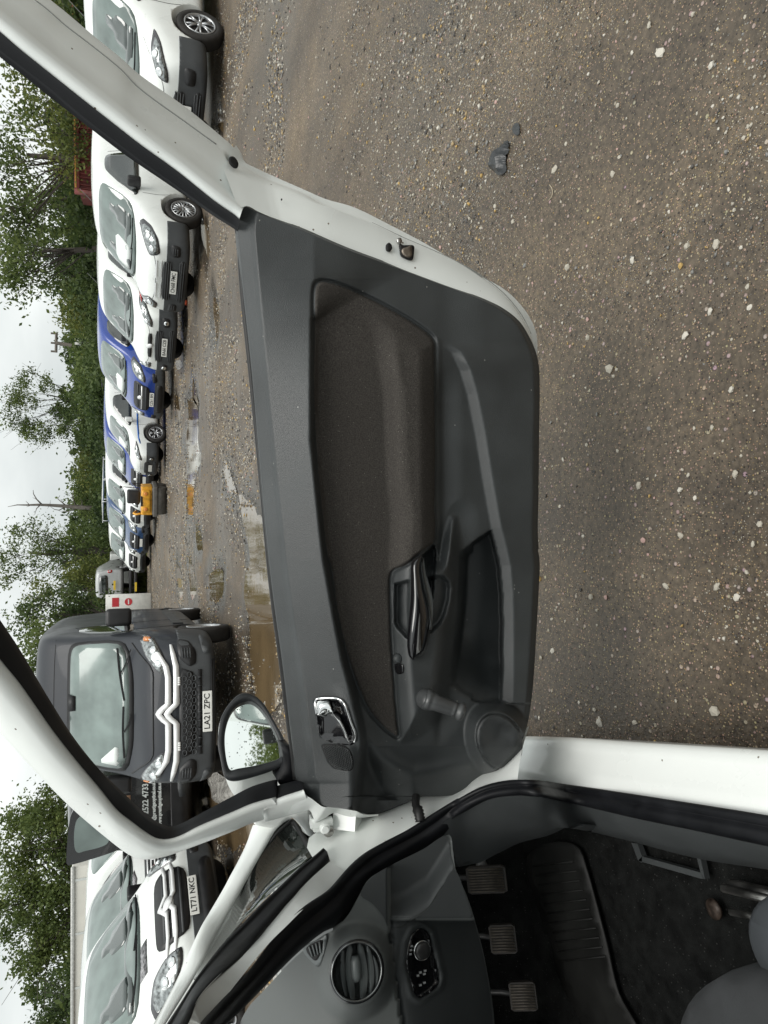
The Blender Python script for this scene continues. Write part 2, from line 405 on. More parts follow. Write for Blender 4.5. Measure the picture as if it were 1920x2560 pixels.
def relief(P):
    """how far the card stands toward the camera, metres"""
    P = np.asarray(P, float); x, y = P[:, 0], P[:, 1]
    xl = np.minimum(np.interp(y, XLc[:, 1], XLc[:, 0]), 750)
    h = np.zeros(len(P))
    d = x - xl
    gx_ = np.interp(y, [480, 698, 700, 1100, 1400, 1500, 1650, 1750, 1850, 1900, 2050], [785, 785, 782, 780, 812, 830, 858, 885, 905, 905, 880])
    A_ = np.interp(y, [520, 640, 960], [.30, .42, 1.0])
    u1 = np.clip(d / np.interp(y, [520, 900, 1500, 2000], [44, 36, 44, 50]), 0, 1.2); h -= .042 * np.clip(1 - u1, 0, 1)            # window sill, facing up
    h -= .056 * A_ * (1 - np.clip((x - xl - 30) / np.maximum(gx_ - xl - 30, 40.), 0, 1))          # face of the rail, leaning back
    h += .048 * A_
    h -= .046 * A_ * sm((x - gx_ + 8) / np.interp(y, [560, 690, 800], [520, 230, 24]))
    # lower face, gently hollow between the rail and the pocket band
    db = dline(P, band_in); xb = np.interp(y, [p[1] for p in band_in], [p[0] for p in band_in], left=1e4, right=1e4)
    below = np.clip((x - xb) / 27., 0, 1) * (y < band_in[-1][1] + 5)
    hb = np.zeros(len(P))
    hb = .017 * below
    fade = sm((y - 850) / 60.)                                       # the band is born at the fabric's corner
    h += hb * fade + .010 * sm((x - 1100) / 120.) * (1 - fade)
    # arm rest body
    da = sdf(P, arm_poly)
    h += .044 * sm((da + 18) / 64.) * sm((y - 740) / 240.)
    h -= .010 * sm((da + 70) / 60.) * (1 - sm((da + 16) / 44.)) * sm((x - 1080) / 24.) * sm((y - 900) / 100.)
    # pocket
    dc = sdf(P, cav_poly)
    pocket = np.where(x > 1180, sm((dc) / 8.), sm(dc / 22.))
    pocket *= 1 - sm((y - 1560) / 210.) * sm((1225 - x) / 100.)
    h -= .105 * pocket * (1 - .85 * sm((y - 1640) / 120.))
    # pull handle bay
    h -= .034 * sm((sdf(P, scoopL) + 1) / 9.)
    h -= .032 * sm((sdf(P, scoopR) + 3) / 14.)
    h -= .060 * sm((sdf(P, hole_poly) + 2) / 6.)
    # shoulder ridge near the hinge and the bowl below it
    side = np.zeros(len(P))
    bx = np.interp(y, [p[1] for p in ridge], [p[0] for p in ridge], left=1e4, right=ridge[-1][0] + 30)
    h -= .022 * sm((x - bx) / 34.) * sm((y - 1850) / 110.)
    dbw = dline(P, bowl); byl = np.interp(x, [p[0] for p in bowl], [p[1] for p in bowl])
    h += .010 * np.exp(-(dbw / 20.) ** 2) * sm((y - 1700) / 90.)
    h -= .055 * sm((y - byl) / 130.) * sm((x - 870) / 70.)
    # speaker pod
    r = spk_r(P)
    h += .058 * (1 - sm((r - .98) / .62)) * (1 - .15 * sm(1 - r))
    h -= .006 * np.exp(-((r - 1.0) / .035) ** 2)
    h += .045 * sm((x - 1210) / 60) * 0
    # grooves and wells of separate pieces
    h -= .007 * np.exp(-(sdf(P, fab_poly) / 4.0) ** 2)
    h -= .006 * sm((sdf(P, rel_poly) + 2) / 5.)
    h -= .003 * sm((sdf(P, twt_poly) + 2) / 4.)
    # outer edge rolls away
    de = np.minimum(np.interp(y, XRc[:, 1], XRc[:, 0]) - x, 200.)
    h -= .014 * (1 - sm(de / 16.))
    # away from the latch side the card's rear edge rolls back too
    return h
def card_pt(P, lift=0.0):
    P = np.asarray(P, float); return door(P[:, 0], P[:, 1], relief(P) + lift, lean=0.0)

# ---- door shell: the white pressing that shows round the card, with a back
door_o = None
o_out = px('S', [(590, 363), (604, 385), (612, 405), (640, 420), (694, 445), (760, 474), (813, 497)]) + px('E2', [(640, 75), (830, 168), (1000, 258), (1200, 378), (1380, 478), (1450, 540), (1510, 620), (1540, 690), (1547, 740), (1546, 800), (1535, 870)])
o_mid = px('S', [(575, 385), (590, 402), (612, 414), (660, 440), (760, 480)]) + px('E2', [(500, 60), (730, 150), (900, 232), (1080, 310), (1250, 400), (1380, 500), (1470, 610), (1515, 700), (1530, 790), (1525, 870)])
o_mid2 = px('S', [(560, 425), (600, 442), (700, 478), (760, 500)]) + px('E2', [(560, 90), (800, 190), (1000, 275), (1150, 345), (1280, 430), (1400, 530), (1470, 640), (1505, 740), (1515, 800), (1510, 870)])
o_in = px('H', [(300, 1180), (480, 1120), (700, 1230), (1000, 1360), (1659, 1620)]) + px('E2', [(600, 300), (800, 375), (1000, 450), (1200, 525), (1290, 560), (1380, 610), (1450, 680), (1480, 760), (1490, 820), (1490, 870)])
NN = 120
o_seam = px('E2', [(730, 152), (900, 232), (1080, 310), (1250, 400), (1380, 500), (1470, 610), (1515, 700)])
r1_seam = px('G', [(480, 0), (640, 120), (900, 350), (1200, 580), (1659, 950)]) + px('A', [(900, 570), (1200, 790), (1400, 935)])
V, F = loft([dl(o_in, -.004, NN), dl(o_mid2, -.010, NN), dl([(a, b + 6) for a, b in o_mid], -.030, NN), dl(o_mid, -.048, NN), dl(o_out, -.046, NN), dl(o_out, -.10, NN)])
door_o = cpart('door', (V, F), M_jamb, smooth=True)
# outer skin and core of the door, hidden from here but real from the side
core = np.array([list(p) for p in XL[::3]] + [list(p) for p in XR[::-3]])
Vc, Fc = plate_px(core, lambda x, y: door(x, y, -.125, lean=0.), (0, .02, 0), step=60)
cpart('door_skin', (Vc, Fc), M_white, door_o, smooth=False)
for ln_, h_ in ((r1_seam, -.0485), (o_seam, -.0475)):
    w_ = dl(ln_, h_, 80); cpart('seam_sealer', tube(w_, .0016, 5), mat('seam_sealer_grey', (.30, .31, .30), .7), door_o)
# hinge end flange
fl_a = px('F', [(820, 58), (860, 120), (905, 150), (960, 192), (1010, 228), (1045, 240), (1120, 228), (1200, 226), (1280, 240), (1360, 275), (1440, 312), (1510, 318), (1600, 312)])
fl_b = px('F', [(640, 330), (760, 298), (880, 268), (920, 330), (945, 400), (990, 380), (1050, 350), (1120, 305), (1160, 300), (1220, 320), (1330, 345), (1410, 350), (1600, 330)])
V, F = loft([dl(fl_a, .008, 50) , dl(fl_a, -.012, 50), dl(fl_b, -.030, 50), dl(fl_b, -.06, 50)])
cpart('hinge_flange', (V, F), M_jamb, door_o)

# ---- window frame: rear upright and front upright meeting the belt
rA = px('G', [(300, -330), (700, 0), (900, 160), (1090, 320), (1300, 500), (1659, 790)]) + px('A', [(900, 480), (1210, 700), (1460, 905), (1500, 940), (1530, 975)])
r1 = px('G', [(80, -330), (480, 0), (640, 120), (900, 350), (1200, 580), (1659, 950)]) + px('A', [(900, 570), (1200, 790), (1400, 935), (1480, 990), (1500, 1020)])
r1b = px('G', [(60, -320), (460, 10), (620, 130), (880, 360), (1180, 590), (1640, 965)]) + px('A', [(890, 580), (1190, 800), (1390, 945), (1460, 1010), (1440, 1060)])
r2 = px('G', [(-260, -360), (160, 0), (500, 290), (900, 640), (1300, 960), (1659, 1230)]) + px('A', [(850, 650), (1150, 880), (1400, 1060), (1520, 1140), (1560, 1180)])
r3 = px('G', [(-400, -230), (0, 110), (300, 360), (700, 700), (1100, 1010), (1659, 1440)]) + px('A', [(900, 780), (1150, 970), (1400, 1170), (1560, 1300), (1590, 1330)])
r4 = px('G', [(-400, -90), (0, 240), (300, 480), (700, 790), (1100, 1120), (1659, 1560)]) + px('A', [(900, 835), (1150, 1030), (1400, 1230), (1540, 1330), (1570, 1360)])
r5 = px('G', [(-400, 90), (0, 440), (300, 700), (700, 1020), (1100, 1340), (1659, 1780)]) + px('A', [(900, 930), (1150, 1110), (1400, 1310), (1530, 1400), (1550, 1420)])
n = 70
V, F = loft([dl(rA, -.10, n), dl(rA, -.052, n), dl(r1, -.050, n), dl(r1b, -.043, n), dl(r2, -.030, n), dl(r3, -.018, n), dl(r4, -.002, n), dl(r5, -.018, n), dl(r5, -.10, n)])
V2, F2 = loft([dl(rA, -.10, n), dl(r5, -.10, n)])
cpart('window_frame', merge([(V, F), (V2, F2)]), M_jamb, door_o)
q1 = r5
q2 = px('G', [(-400, 220), (0, 560), (300, 800), (700, 1120), (1100, 1440), (1659, 1880)]) + px('A', [(900, 975), (1150, 1160), (1400, 1350), (1530, 1450), (1545, 1470)])
q3 = px('G', [(-400, 360), (0, 690), (300, 920), (700, 1230), (1100, 1570), (1659, 2000)]) + px('A', [(900, 1030), (1150, 1208), (1400, 1385), (1520, 1465), (1540, 1480)])
q3b = px('G', [(-400, 400), (0, 730), (300, 960), (700, 1275), (1100, 1610), (1659, 2035)]) + px('A', [(900, 1044), (1150, 1218), (1400, 1400), (1520, 1475), (1540, 1488)])
q4 = px('G', [(-400, 450), (0, 790), (300, 1030), (700, 1350), (1100, 1660), (1659, 2090)]) + px('A', [(900, 1066), (1150, 1235), (1400, 1410), (1500, 1472), (1540, 1500)])
V, F = loft([dl(q1, -.017, n), dl(q2, -.034, n), dl(q3, -.040, n), dl(q3b, -.058, n), dl(q4, -.062, n), dl(q4, -.09, n)])
cpart('window_channel', (V, F), M_rub, door_o)
# front upright
fA = px('D', [(-320, 560), (-150, 760), (0, 965), (70, 1045), (250, 1240), (400, 1390), (520, 1495)]) + px('E1', [(600, 440), (690, 510), (740, 540), (790, 556), (850, 556), (930, 540), (1100, 480), (1300, 402), (1420, 352), (1560, 312)]) + px('F', [(400, 398), (640, 335), (880, 268)])
fB = px('D', [(-320, 500), (-150, 700), (0, 900), (80, 985), (260, 1190), (420, 1350), (540, 1450)]) + px('E1', [(620, 405), (700, 470), (760, 505), (810, 525), (870, 530), (940, 515), (1100, 460), (1300, 380), (1420, 330), (1560, 290)]) + px('F', [(400, 360), (640, 290), (870, 220)])
fC = px('D', [(-320, 330), (-150, 540), (0, 745), (100, 860), (280, 1080), (440, 1250), (560, 1370)]) + px('E1', [(640, 345), (730, 410), (800, 455), (850, 475), (900, 480), (960, 470), (1100, 415), (1300, 335), (1420, 285), (1560, 245)]) + px('F', [(400, 280), (640, 190), (850, 130)])
fD = px('D', [(-320, 130), (-150, 350), (0, 555), (110, 690), (300, 960), (450, 1150), (560, 1280)]) + px('E1', [(660, 282), (740, 345), (820, 405), (880, 438), (940, 442), (1010, 422), (1100, 375), (1300, 290), (1420, 240), (1560, 205)]) + px('F', [(400, 205), (640, 115), (820, 58)])
fE = px('D', [(-320, 0), (-150, 200), (0, 400), (110, 560), (280, 830), (430, 1040), (560, 1180)]) + px('E1', [(660, 180), (740, 260), (800, 320), (870, 370), (950, 398), (1010, 385), (1100, 345), (1300, 250), (1420, 180), (1560, 140)]) + px('F', [(400, 110), (640, 40), (810, -10)])
fF = px('D', [(-320, -90), (-150, 120), (0, 335), (110, 500), (270, 770), (410, 990), (545, 1160)]) + px('E1', [(655, 150), (735, 225), (805, 290), (870, 340), (950, 372), (1010, 358), (1100, 312), (1300, 205), (1420, 145), (1560, 110)]) + px('F', [(400, 60), (640, -10), (800, -50)])
n = 110
V, F = loft([dl(fA, -.10, n), dl(fA, -.050, n), dl(fB, -.044, n), dl(fC, -.006, n), dl(fD, -.016, n), dl(fD, -.10, n)])
V2, F2 = loft([dl(fA, -.10, n), dl(fD, -.10, n)])
cpart('window_frame', merge([(V, F), (V2, F2)]), M_jamb, door_o)
V, F = loft([dl(fD, -.015, n), dl(fE, -.036, n), dl(fF, -.052, n), dl(fF, -.085, n)])
cpart('window_channel', (V, F), M_rub, door_o)
# belt seal, the thin black and pale line along the window sill
bl = px('H', [(200, 1530), (225, 1640), (262, 1991)]) + px('E2', [(78, 500), (118, 880), (163, 1340), (207, 1817)]) + px('E3', [(78, 440), (126, 800), (162, 1100), (188, 1300), (200, 1420)])
br = px('H', [(270, 1530), (290, 1640), (325, 1991)]) + px('E2', [(100, 500), (140, 880), (180, 1340), (225, 1817)]) + px('E3', [(100, 440), (150, 800), (185, 1100), (210, 1300), (225, 1420)])
bl = catmull(bl, 60); br = catmull(br, 60)
mid = bl * .45 + br * .55
V, F = loft([door(bl[:, 0], bl[:, 1], -.085, 0), door(bl[:, 0] + 2, bl[:, 1], -.070, 0), door(mid[:, 0], mid[:, 1], -.068, 0)])
cpart('belt_moulding', (V, F), M_rubw, door_o)
V, F = loft([door(mid[:, 0], mid[:, 1], -.085, 0), door(mid[:, 0] + 1, mid[:, 1], -.060, 0), door(br[:, 0] + 4, br[:, 1], -.052, 0)])
cpart('belt_seal', (V, F), M_hole, door_o)

# ---- the card itself
ys = np.concatenate([np.linspace(510.6, 536, 20), np.linspace(538, 1990, 620), np.linspace(1992, 2037.4, 40)])
xl, xr = rows(XLc, XRc, ys); xr = np.maximum(xr, xl + .5)
U = np.linspace(0, 1, 190)[:, None]
# crowd the columns a little at both edges
X = xl[None, :] * (1 - U) + xr[None, :] * U; Y = np.repeat(ys[None, :], len(U), 0)
P = np.stack([X.ravel(), Y.ravel()], 1)
W = card_pt(P) - CARLOC
nr, ncx = X.shape
idx = np.arange(nr * ncx).reshape(nr, ncx)
Fq = np.stack([idx[:-1, :-1].ravel(), idx[:-1, 1:].ravel(), idx[1:, 1:].ravel(), idx[1:, :-1].ravel()], 1)
# side returns so that the card has thickness
edge = np.concatenate([idx[0, :], idx[1:, -1], idx[-1, -2::-1], idx[-2:0:-1, 0]])
ret = W[edge] + np.array([0, .035, 0]); b0 = len(W)
W = np.vstack([W, ret]); m_ = len(edge); a_ = np.arange(m_); b_ = (a_ + 1) % m_
Fq = np.vstack([Fq, np.stack([edge[a_], b0 + a_, b0 + b_, edge[b_]], 1)])
put('door_card', np_mesh(W, Fq, True), door_o, M_card)

# ---- fabric insert
Vf, Ff, lp = cdt_fill(fab_poly, 5.0)
dd = sdf(Vf, fab_poly); lift = .006 * sm((dd + 1) / 9.) - .006 + .004
lift += .008 * np.exp(-((Vf[:, 0] - (990 + (Vf[:, 1] - 1000) * .035)) / 16.) ** 2) * sm((Vf[:, 1] - 830) / 150.) * (Vf[:, 1] < 1420)
lift -= .004 * (1 - sm((dd + 1) / 9.))
Wf = card_pt(Vf, lift)
Ff = [f if np.dot(np.cross(Wf[f[1]] - Wf[f[0]], Wf[f[2]] - Wf[f[0]]), CAM - Wf[f[0]]) > 0 else f[::-1] for f in Ff]
put('fabric_insert', np_mesh(Wf - CARLOC, np.array(Ff), True), door_o, M_fab)

# ---- gloss pull handle
hl = catmull(px('E3', [(905, 192), (878, 205), (852, 225), (846, 330), (843, 450), (833, 560), (826, 640), (826, 700), (836, 745), (852, 764)]), 40)
hr = catmull(px('E3', [(907, 194), (914, 230), (920, 300), (934, 380), (953, 450), (964, 530), (955, 610), (942, 680), (920, 735), (868, 765)]), 40)
lines = []
for k, t in enumerate(np.linspace(0, 1, 13)):
    p = hl * (1 - t) + hr * t
    hgt = .038 + .042 * math.sin(math.pi * min(1, .10 + t * .88)) ** .6 * np.sin(np.linspace(.3, math.pi - .25, 40)) ** .35 + .010 - .012 * t
    lines.append(door(p[:, 0], p[:, 1], hgt, 0))
V, F = loft(lines)
cpart('pull_handle', (V, F), M_gloss, door_o)
# inner strap of the handle, the paler curl beside it
s1 = catmull(px('E3', [(915, 205), (925, 280), (945, 350), (962, 420), (966, 500), (958, 600)]), 24); s2 = catmull(px('E3', [(905, 230), (915, 320), (935, 420), (948, 500), (955, 560), (950, 600)]), 24)
V, F = loft([door(s1[:, 0], s1[:, 1], .052, 0), door(s2[:, 0], s2[:, 1], .068, 0)], thick=(0, .006, 0))
cpart('handle_strap', (V, F), mat('satin_grey_plastic', (.10, .105, .105), .3), door_o)

# ---- release handle in its well
V, F = plate_px(catmull(rel_poly, 60, True), lambda x, y: door(x, y, relief(np.stack([np.ravel(x), np.ravel(y)], 1)) + .0025, 0), (0, .004, 0), step=8)
cpart('release_bezel', (V, F), M_gloss, door_o)
rim = catmull([tuple(np.array(SPp) ) for SPp in px('E3', [(330, 1060), (322, 1000), (330, 978), (360, 972), (452, 977), (480, 1000), (515, 1095), (545, 1185), (535, 1215)])], 50)
W_ = door(rim[:, 0], rim[:, 1], relief(rim) + .006, 0)
cpart('release_rim', tube(W_, .0022, 8), M_chrome, door_o)
la = catmull(px('E3', [(335, 1062), (330, 1010), (335, 988), (362, 984), (400, 990)]) + px('E3', [(408, 1030), (430, 1060), (462, 1088), (490, 1140), (508, 1200), (514, 1216)]), 40)
lb = catmull(px('E3', [(340, 1072), (362, 1078), (385, 1070), (400, 1062), (412, 1068)]) + px('E3', [(425, 1080), (446, 1100), (462, 1130), (480, 1170), (492, 1200), (500, 1212)]), 40)
ln = []
for t in np.linspace(0, 1, 7):
    p = la * (1 - t) + lb * t; ln.append(door(p[:, 0], p[:, 1], relief(p) + .010 + .012 * math.sin(math.pi * t) ** .6, 0))
V, F = loft(ln); cpart('release_lever', (V, F), M_chrome, door_o)
# ---- tweeter grille: a plate with a mesh of bars
tw = catmull(twt_poly, 50, True)
V, F = plate_px(tw, lambda x, y: door(x, y, relief(np.stack([np.ravel(x), np.ravel(y)], 1)) + .001, 0), (0, .003, 0), step=8)
cpart('tweeter_cover', (V, F), M_hole, door_o)
parts = []
c0 = np.array(tw).mean(0)
for ang in (R(20), R(80), R(140)):
    dv = np.array([math.cos(ang), math.sin(ang)]); nv = np.array([-dv[1], dv[0]])
    for o_ in np.arange(-60, 60, 4.4):
        tt = np.linspace(-60, 60, 50); L_ = c0 + nv * o_ + dv * tt[:, None]; ok = sdf(L_, tw) > 1.5
        if ok.sum() < 3: continue
        L_ = L_[ok][[0, -1]]; w3 = door(L_[:, 0], L_[:, 1], relief(L_) + .0028, 0); parts.append(tube(w3, .0007, 4, False))
o = cpart('tweeter_grille', merge(parts), M_card, door_o); o['kind'] = 'stuff'
# ---- speaker disc
a = np.linspace(0, 2 * math.pi, 64, endpoint=False); ca, sa = math.cos(R(-24)), math.sin(R(-24))
def spk_ring(k): u = np.cos(a) * 55 * k; v = np.sin(a) * 73 * k; return np.stack([SPK[0] + u * ca - v * sa, SPK[1] + u * sa + v * ca], 1)
ring = spk_ring(.955)
V, F = plate_px(ring, lambda x, y: door(x, y, relief(np.stack([np.ravel(x), np.ravel(y)], 1)) + .0035, 0), (0, .012, 0), step=7)
cpart('speaker_cover', (V, F), speckle(mat('smooth_black_plastic', (.030, .033, .034), .5, noise=(30, .3)), 200, .96, (.1, .1, .1), .3), door_o)
# ---- lock button
c = np.array(px('E3', [(775, 755)])[0]); base = door(c[0], c[1], relief(c[None])[0] + .001, 0)
cpart('lock_button', disc_stack(base, (0, -1, .1), [(.0105, -.004), (.0105, .004), (.0085, .005), (.0085, .0075), (.0065, .009)], 20), M_card, door_o)
sl = catmull(px('E3', [(758, 790), (800, 788), (803, 835), (768, 838)]), 24, True)
V, F = plate_px(sl, lambda x, y: door(x, y, relief(np.stack([np.ravel(x), np.ravel(y)], 1)) + .002, 0), (0, .003, 0), step=6)
cpart('lock_plate', (V, F), M_gloss, door_o)
# ---- window winder
c1 = np.array(px('E3', [(925, 975)])[0]); c2 = np.array(px('E3', [(1128, 1050)])[0])
b1 = door(c1[0], c1[1], .048, 0); k0 = door(c1[0], c1[1], .080, 0); k2 = door(c2[0], c2[1], .110, 0)
V1 = disc_stack(b1, (0, -1, 0), [(.021, -.02), (.021, .012), (.018, .026), (.012, .034)], 22)
L1 = k0 * .9 + k2 * .1
def lp_(t): return k0 * (1 - t) + k2 * t
V2 = tube([lp_(t) for t in (0, .12, .16, .2, .3, .7, .74, .78, .80, .84, .88, .92, .98, 1.03, 1.06)], [.019, .020, .0175, .0185, .0165, .0155, .0145, .0165, .0150, .0135, .0165, .0185, .0185, .015, .008], 18)
cpart('window_winder', merge([V1, V2]), mat('winder_plastic', (.055, .058, .059), .36, noise=(30, .15)), door_o)

# ---- latch, holes and scuffs on the jamb
def on_jamb(zm, pts, h, m, name, back=(0, .004, 0), step=6, parent=door_o, n=30, lean=None):
    pl = catmull(px(zm, pts), n, True)
    V, F = plate_px(pl, lambda x, y: door(x, y, h, lean), back, step=step)
    return cpart(name, (V, F), m, parent)
on_jamb('H', [(150, 90), (200, 95), (250, 140), (290, 210), (300, 270), (275, 318), (225, 322), (160, 280), (110, 210), (98, 150), (115, 105)], -.006, M_hole, 'drain_plug')
on_jamb('E2', [(802, 260), (815, 250), (828, 262), (830, 280), (818, 293), (805, 287)], -.001, M_hole, 'latch_bolt_hole', lean=0)
on_jamb('E2', [(868, 255), (885, 262), (905, 262), (937, 265), (938, 300), (930, 335), (905, 330), (875, 312), (870, 285)], -.001, M_hole, 'latch_opening', lean=0)
on_jamb('E2', [(880, 282), (912, 268), (922, 262), (928, 280), (926, 318), (908, 322), (884, 305)], .002, mat('rusty_steel', (.20, .17, .14), .45, metal=.8, noise=(60, .5)), 'latch_claw', lean=0)
on_jamb('E2', [(856, 230), (874, 228), (880, 245), (872, 256), (858, 250)], .001, M_steel, 'latch_tab', lean=0)
o = on_jamb('H', [(105, 1085), (135, 1070), (165, 1095), (190, 1150), (175, 1162), (140, 1125)], .002, M_hole, 'paint_chip', lean=0)
on_jamb('H', [(1185, 965), (1205, 965), (1210, 990), (1190, 990)], .001, M_hole, 'paint_chip', lean=0, step=2, n=10)

# ---- door mirror
mir = None
mp0 = hit(600, 1850, (0, 1, 0), D0 + .16)
nrm = np.array([math.sin(R(150)), math.cos(R(150)), .115]); nrm /= np.linalg.norm(nrm)
def onm(x, y, k=0.0): return hit(x, y, nrm, nrm @ mp0 + np.asarray(k))
sh = catmull(px('D', [(1225, 960), (1240, 880), (1285, 805), (1350, 748), (1410, 752), (1470, 795), (1535, 900), (1590, 1000), (1614, 1080), (1618, 1130), (1590, 1152), (1450, 1208), (1300, 1240), (1262, 1222), (1236, 1120), (1220, 1030)]), 80, True)
gl = catmull(px('D', [(1262, 960), (1282, 880), (1312, 830), (1350, 802), (1400, 792), (1438, 810), (1490, 872), (1545, 975), (1574, 1060), (1576, 1098), (1558, 1115), (1450, 1148), (1330, 1170), (1292, 1178), (1276, 1150), (1260, 1050)]), 80, True)
shc = sh.mean(0); glc = gl.mean(0)
def sc2(p, c, k): return c + (p - c) * k
front = [onm(*sc2(gl, glc, .995).T, -.012), onm(*sc2(gl, glc, 1.01).T, .004), onm(*sc2(sh, shc, .985).T, .008), onm(*sh.T, -.004), onm(*sh.T, -.028)]
front = [np.vstack([l_, l_[:1]]) for l_ in front]
V, F = loft(front); mir = cpart('mirror_housing', (V, F), mat('mirror_black_plastic', (.022, .024, .026), .42, noise=(30, .2)), door_o)
whc = np.array(px('D', [(1345, 1240)])[0])
wh = catmull(px('D', [(1222, 980), (1238, 1130), (1262, 1215), (1290, 1285), (1330, 1334), (1400, 1322), (1470, 1290), (1560, 1240), (1628, 1200), (1622, 1130), (1560, 950), (1450, 800), (1350, 752), (1250, 860)]), 80, True)
rb = [np.vstack([q, q[:1]]) for q in (onm(*sc2(sh, shc, .97).T, -.026), onm(*wh.T, -.036), onm(*sc2(wh, wh.mean(0), .97).T, -.075), onm(*sc2(wh, wh.mean(0), .70).T, -.115), onm(*sc2(wh, wh.mean(0), .2).T, -.13))]
V, F = loft(rb); cpart('mirror_casing', (V, F), M_white, door_o)
V, F = plate_px(sc2(gl, glc, 1.0), lambda x, y: onm(x, y, -.010), -nrm * .003, step=20, rim=False)
cpart('mirror_glass', (V, F), M_mirror, door_o, smooth=False)
# rain on the mirror
parts = []
r2_ = random.Random(3)
for k in range(90):
    x = r2_.uniform(gl[:, 0].min(), gl[:, 0].max()); y = r2_.uniform(gl[:, 1].min(), gl[:, 1].max())
    if sdf(np.array([[x, y]]), gl)[0] < 4 or (x > 655 and r2_.random() < .6): continue
    c = onm(x, y, -.0098); rr = r2_.choice([.0006, .0008, .0010, .0013, .0018])
    parts.append(disc_stack(c, nrm, [(rr, 0), (rr * .9, rr * .35), (rr * .5, rr * .6)], 8))
o = cpart('rain_drop', merge(parts), mat('rain_water', (.50, .54, .53), .05, metal=.9), door_o); o['kind'] = 'stuff'
arm = catmull(px('D', [(1596, 1055), (1640, 1065), (1659, 1250), (1635, 1275), (1560, 1250), (1600, 1150)]), 40, True)
V, F = plate_px(arm, lambda x, y: door(x, y, -.085, 0), (0, .07, 0), step=16); cpart('mirror_mount', (V, F), M_rub, door_o)

# ================================================================ body round the opening
def L3(spec, n):
    """curve through points given as (zoom, x, y, 'a'|'b'|'z', value)"""
    P = []
    for z, x, y, k, v in spec:
        X_, Y_ = px(z, [(x, y)])[0]; P.append({'a': on_a, 'b': on_b, 'z': on_z}[k](X_, Y_, v))
    return catmull(np.array(P), n)
n = 130
# outer edge of the sill, ridge, seal edges
Lsill0 = [('E5', 432, 84, 'z', .335), ('E5', 650, 91, 'z', .335), ('E5', 1000, 115, 'z', .335), ('E5', 1659, 157, 'z', .335), ('E5', 2100, 190, 'z', .335)]
Lsill1 = [('E5', 380, 150, 'z', .352), ('E5', 430, 145, 'z', .352), ('E5', 700, 152, 'z', .352), ('E5', 1200, 195, 'z', .352), ('E5', 1659, 237, 'z', .352), ('E5', 2100, 280, 'z', .352)]
pil_s = [('E1', 890, 1790, 'a', .0), ('E4', 0, 1655, 'a', .15), ('E4', 100, 1545, 'a', .20), ('E4', 300, 1330, 'a', .30), ('E4', 480, 1095, 'a', .38), ('E4', 640, 930, 'a', .44), ('E4', 800, 820, 'a', .49), ('F', 1190, 975, 'a', .53), ('F', 1300, 850, 'a', .555), ('F', 1450, 720, 'a', .58), ('F', 1659, 600, 'a', .595), ('E4', 1300, 440, 'a', .60), ('E4', 1500, 312, 'a', .60), ('E4', 1620, 240, 'a', .59),
         ('E5', 80, 405, 'a', .575), ('E5', 200, 340, 'a', .54), ('E5', 330, 306, 'a', .48), ('E5', 450, 302, 'a', .42), ('E5', 620, 322, 'z', .40), ('E5', 1000, 378, 'z', .40), ('E5', 1659, 482, 'z', .40), ('E5', 2100, 560, 'z', .40)]
seal_out = pil_s
dz = .0
def shift(spec, k): return spec
seal_in = [('E4', 40, 1750, 'a', .12), ('E4', 190, 1640, 'a', .20), ('E4', 400, 1430, 'a', .32), ('E4', 600, 1225, 'a', .41), ('E4', 770, 1085, 'a', .47), ('E4', 860, 1040, 'a', .50), ('E4', 940, 960, 'a', .52), ('E4', 1000, 850, 'a', .55), ('E4', 1070, 745, 'a', .575), ('E4', 1200, 660, 'a', .60), ('E4', 1400, 560, 'a', .62), ('E4', 1560, 460, 'a', .62), ('E4', 1659, 365, 'a', .61),
          ('E5', 60, 515, 'a', .60), ('E5', 120, 470, 'a', .58), ('E5', 250, 402, 'a', .52), ('E5', 400, 385, 'a', .45), ('E5', 500, 391, 'a', .40), ('E5', 700, 430, 'z', .40), ('E5', 1000, 500, 'z', .40), ('E5', 1300, 562, 'z', .40), ('E5', 1659, 640, 'z', .40), ('E5', 2100, 730, 'z', .40)]
so = L3(seal_out, n); si = L3(seal_in, n)
# match the two curves point by point along their length
back = np.array(HD) * .0
def toward(p, k): d = CAM - p; return p + d / np.linalg.norm(d, axis=1)[:, None] * k
m1 = so * .72 + si * .28; m2 = so * .5 + si * .5; m3 = so * .30 + si * .70
V, F = loft([toward(so, -.03), toward(so, 0), toward(so * .9 + si * .1, .007), toward(m1, .008), toward(so * .66 + si * .34, .001), toward(so * .6 + si * .4, .001), toward(m2, .012), toward(m3, .016), toward(so * .12 + si * .88, .012), toward(si, -.006), toward(si, -.03)])
cpart('door_seal', (V, F), M_rub)

# sill and hinge pillar, one painted pressing
s0 = L3(Lsill0, 60); s1 = L3(Lsill1, 60)
si_sp = [('E5', 330, 285, 'z', .385), ('E5', 450, 303, 'z', .385), ('E5', 620, 322, 'z', .385), ('E5', 1000, 378, 'z', .385), ('E5', 1659, 482, 'z', .385), ('E5', 2100, 560, 'z', .385)]
s2 = L3(si_sp, 60); s3 = L3([(z, x, y + 60, k, .385) for z, x, y, k, v in si_sp], 60)
mid1 = s1 * .85 + s2 * .15 + np.array([0, 0, -.004])
V, F = loft([s0 + np.array([0, 0, -.22]) + NI * .03, s0 + np.array([0, 0, -.012]), s0, s0 * .6 + s1 * .4 + [0, 0, .002], s1, mid1, s1 * .4 + s2 * .6 + np.array([0, 0, .004]), s2, s3 + np.array([0, 0, -.01])])
cpart('sill', (V, F), M_white)
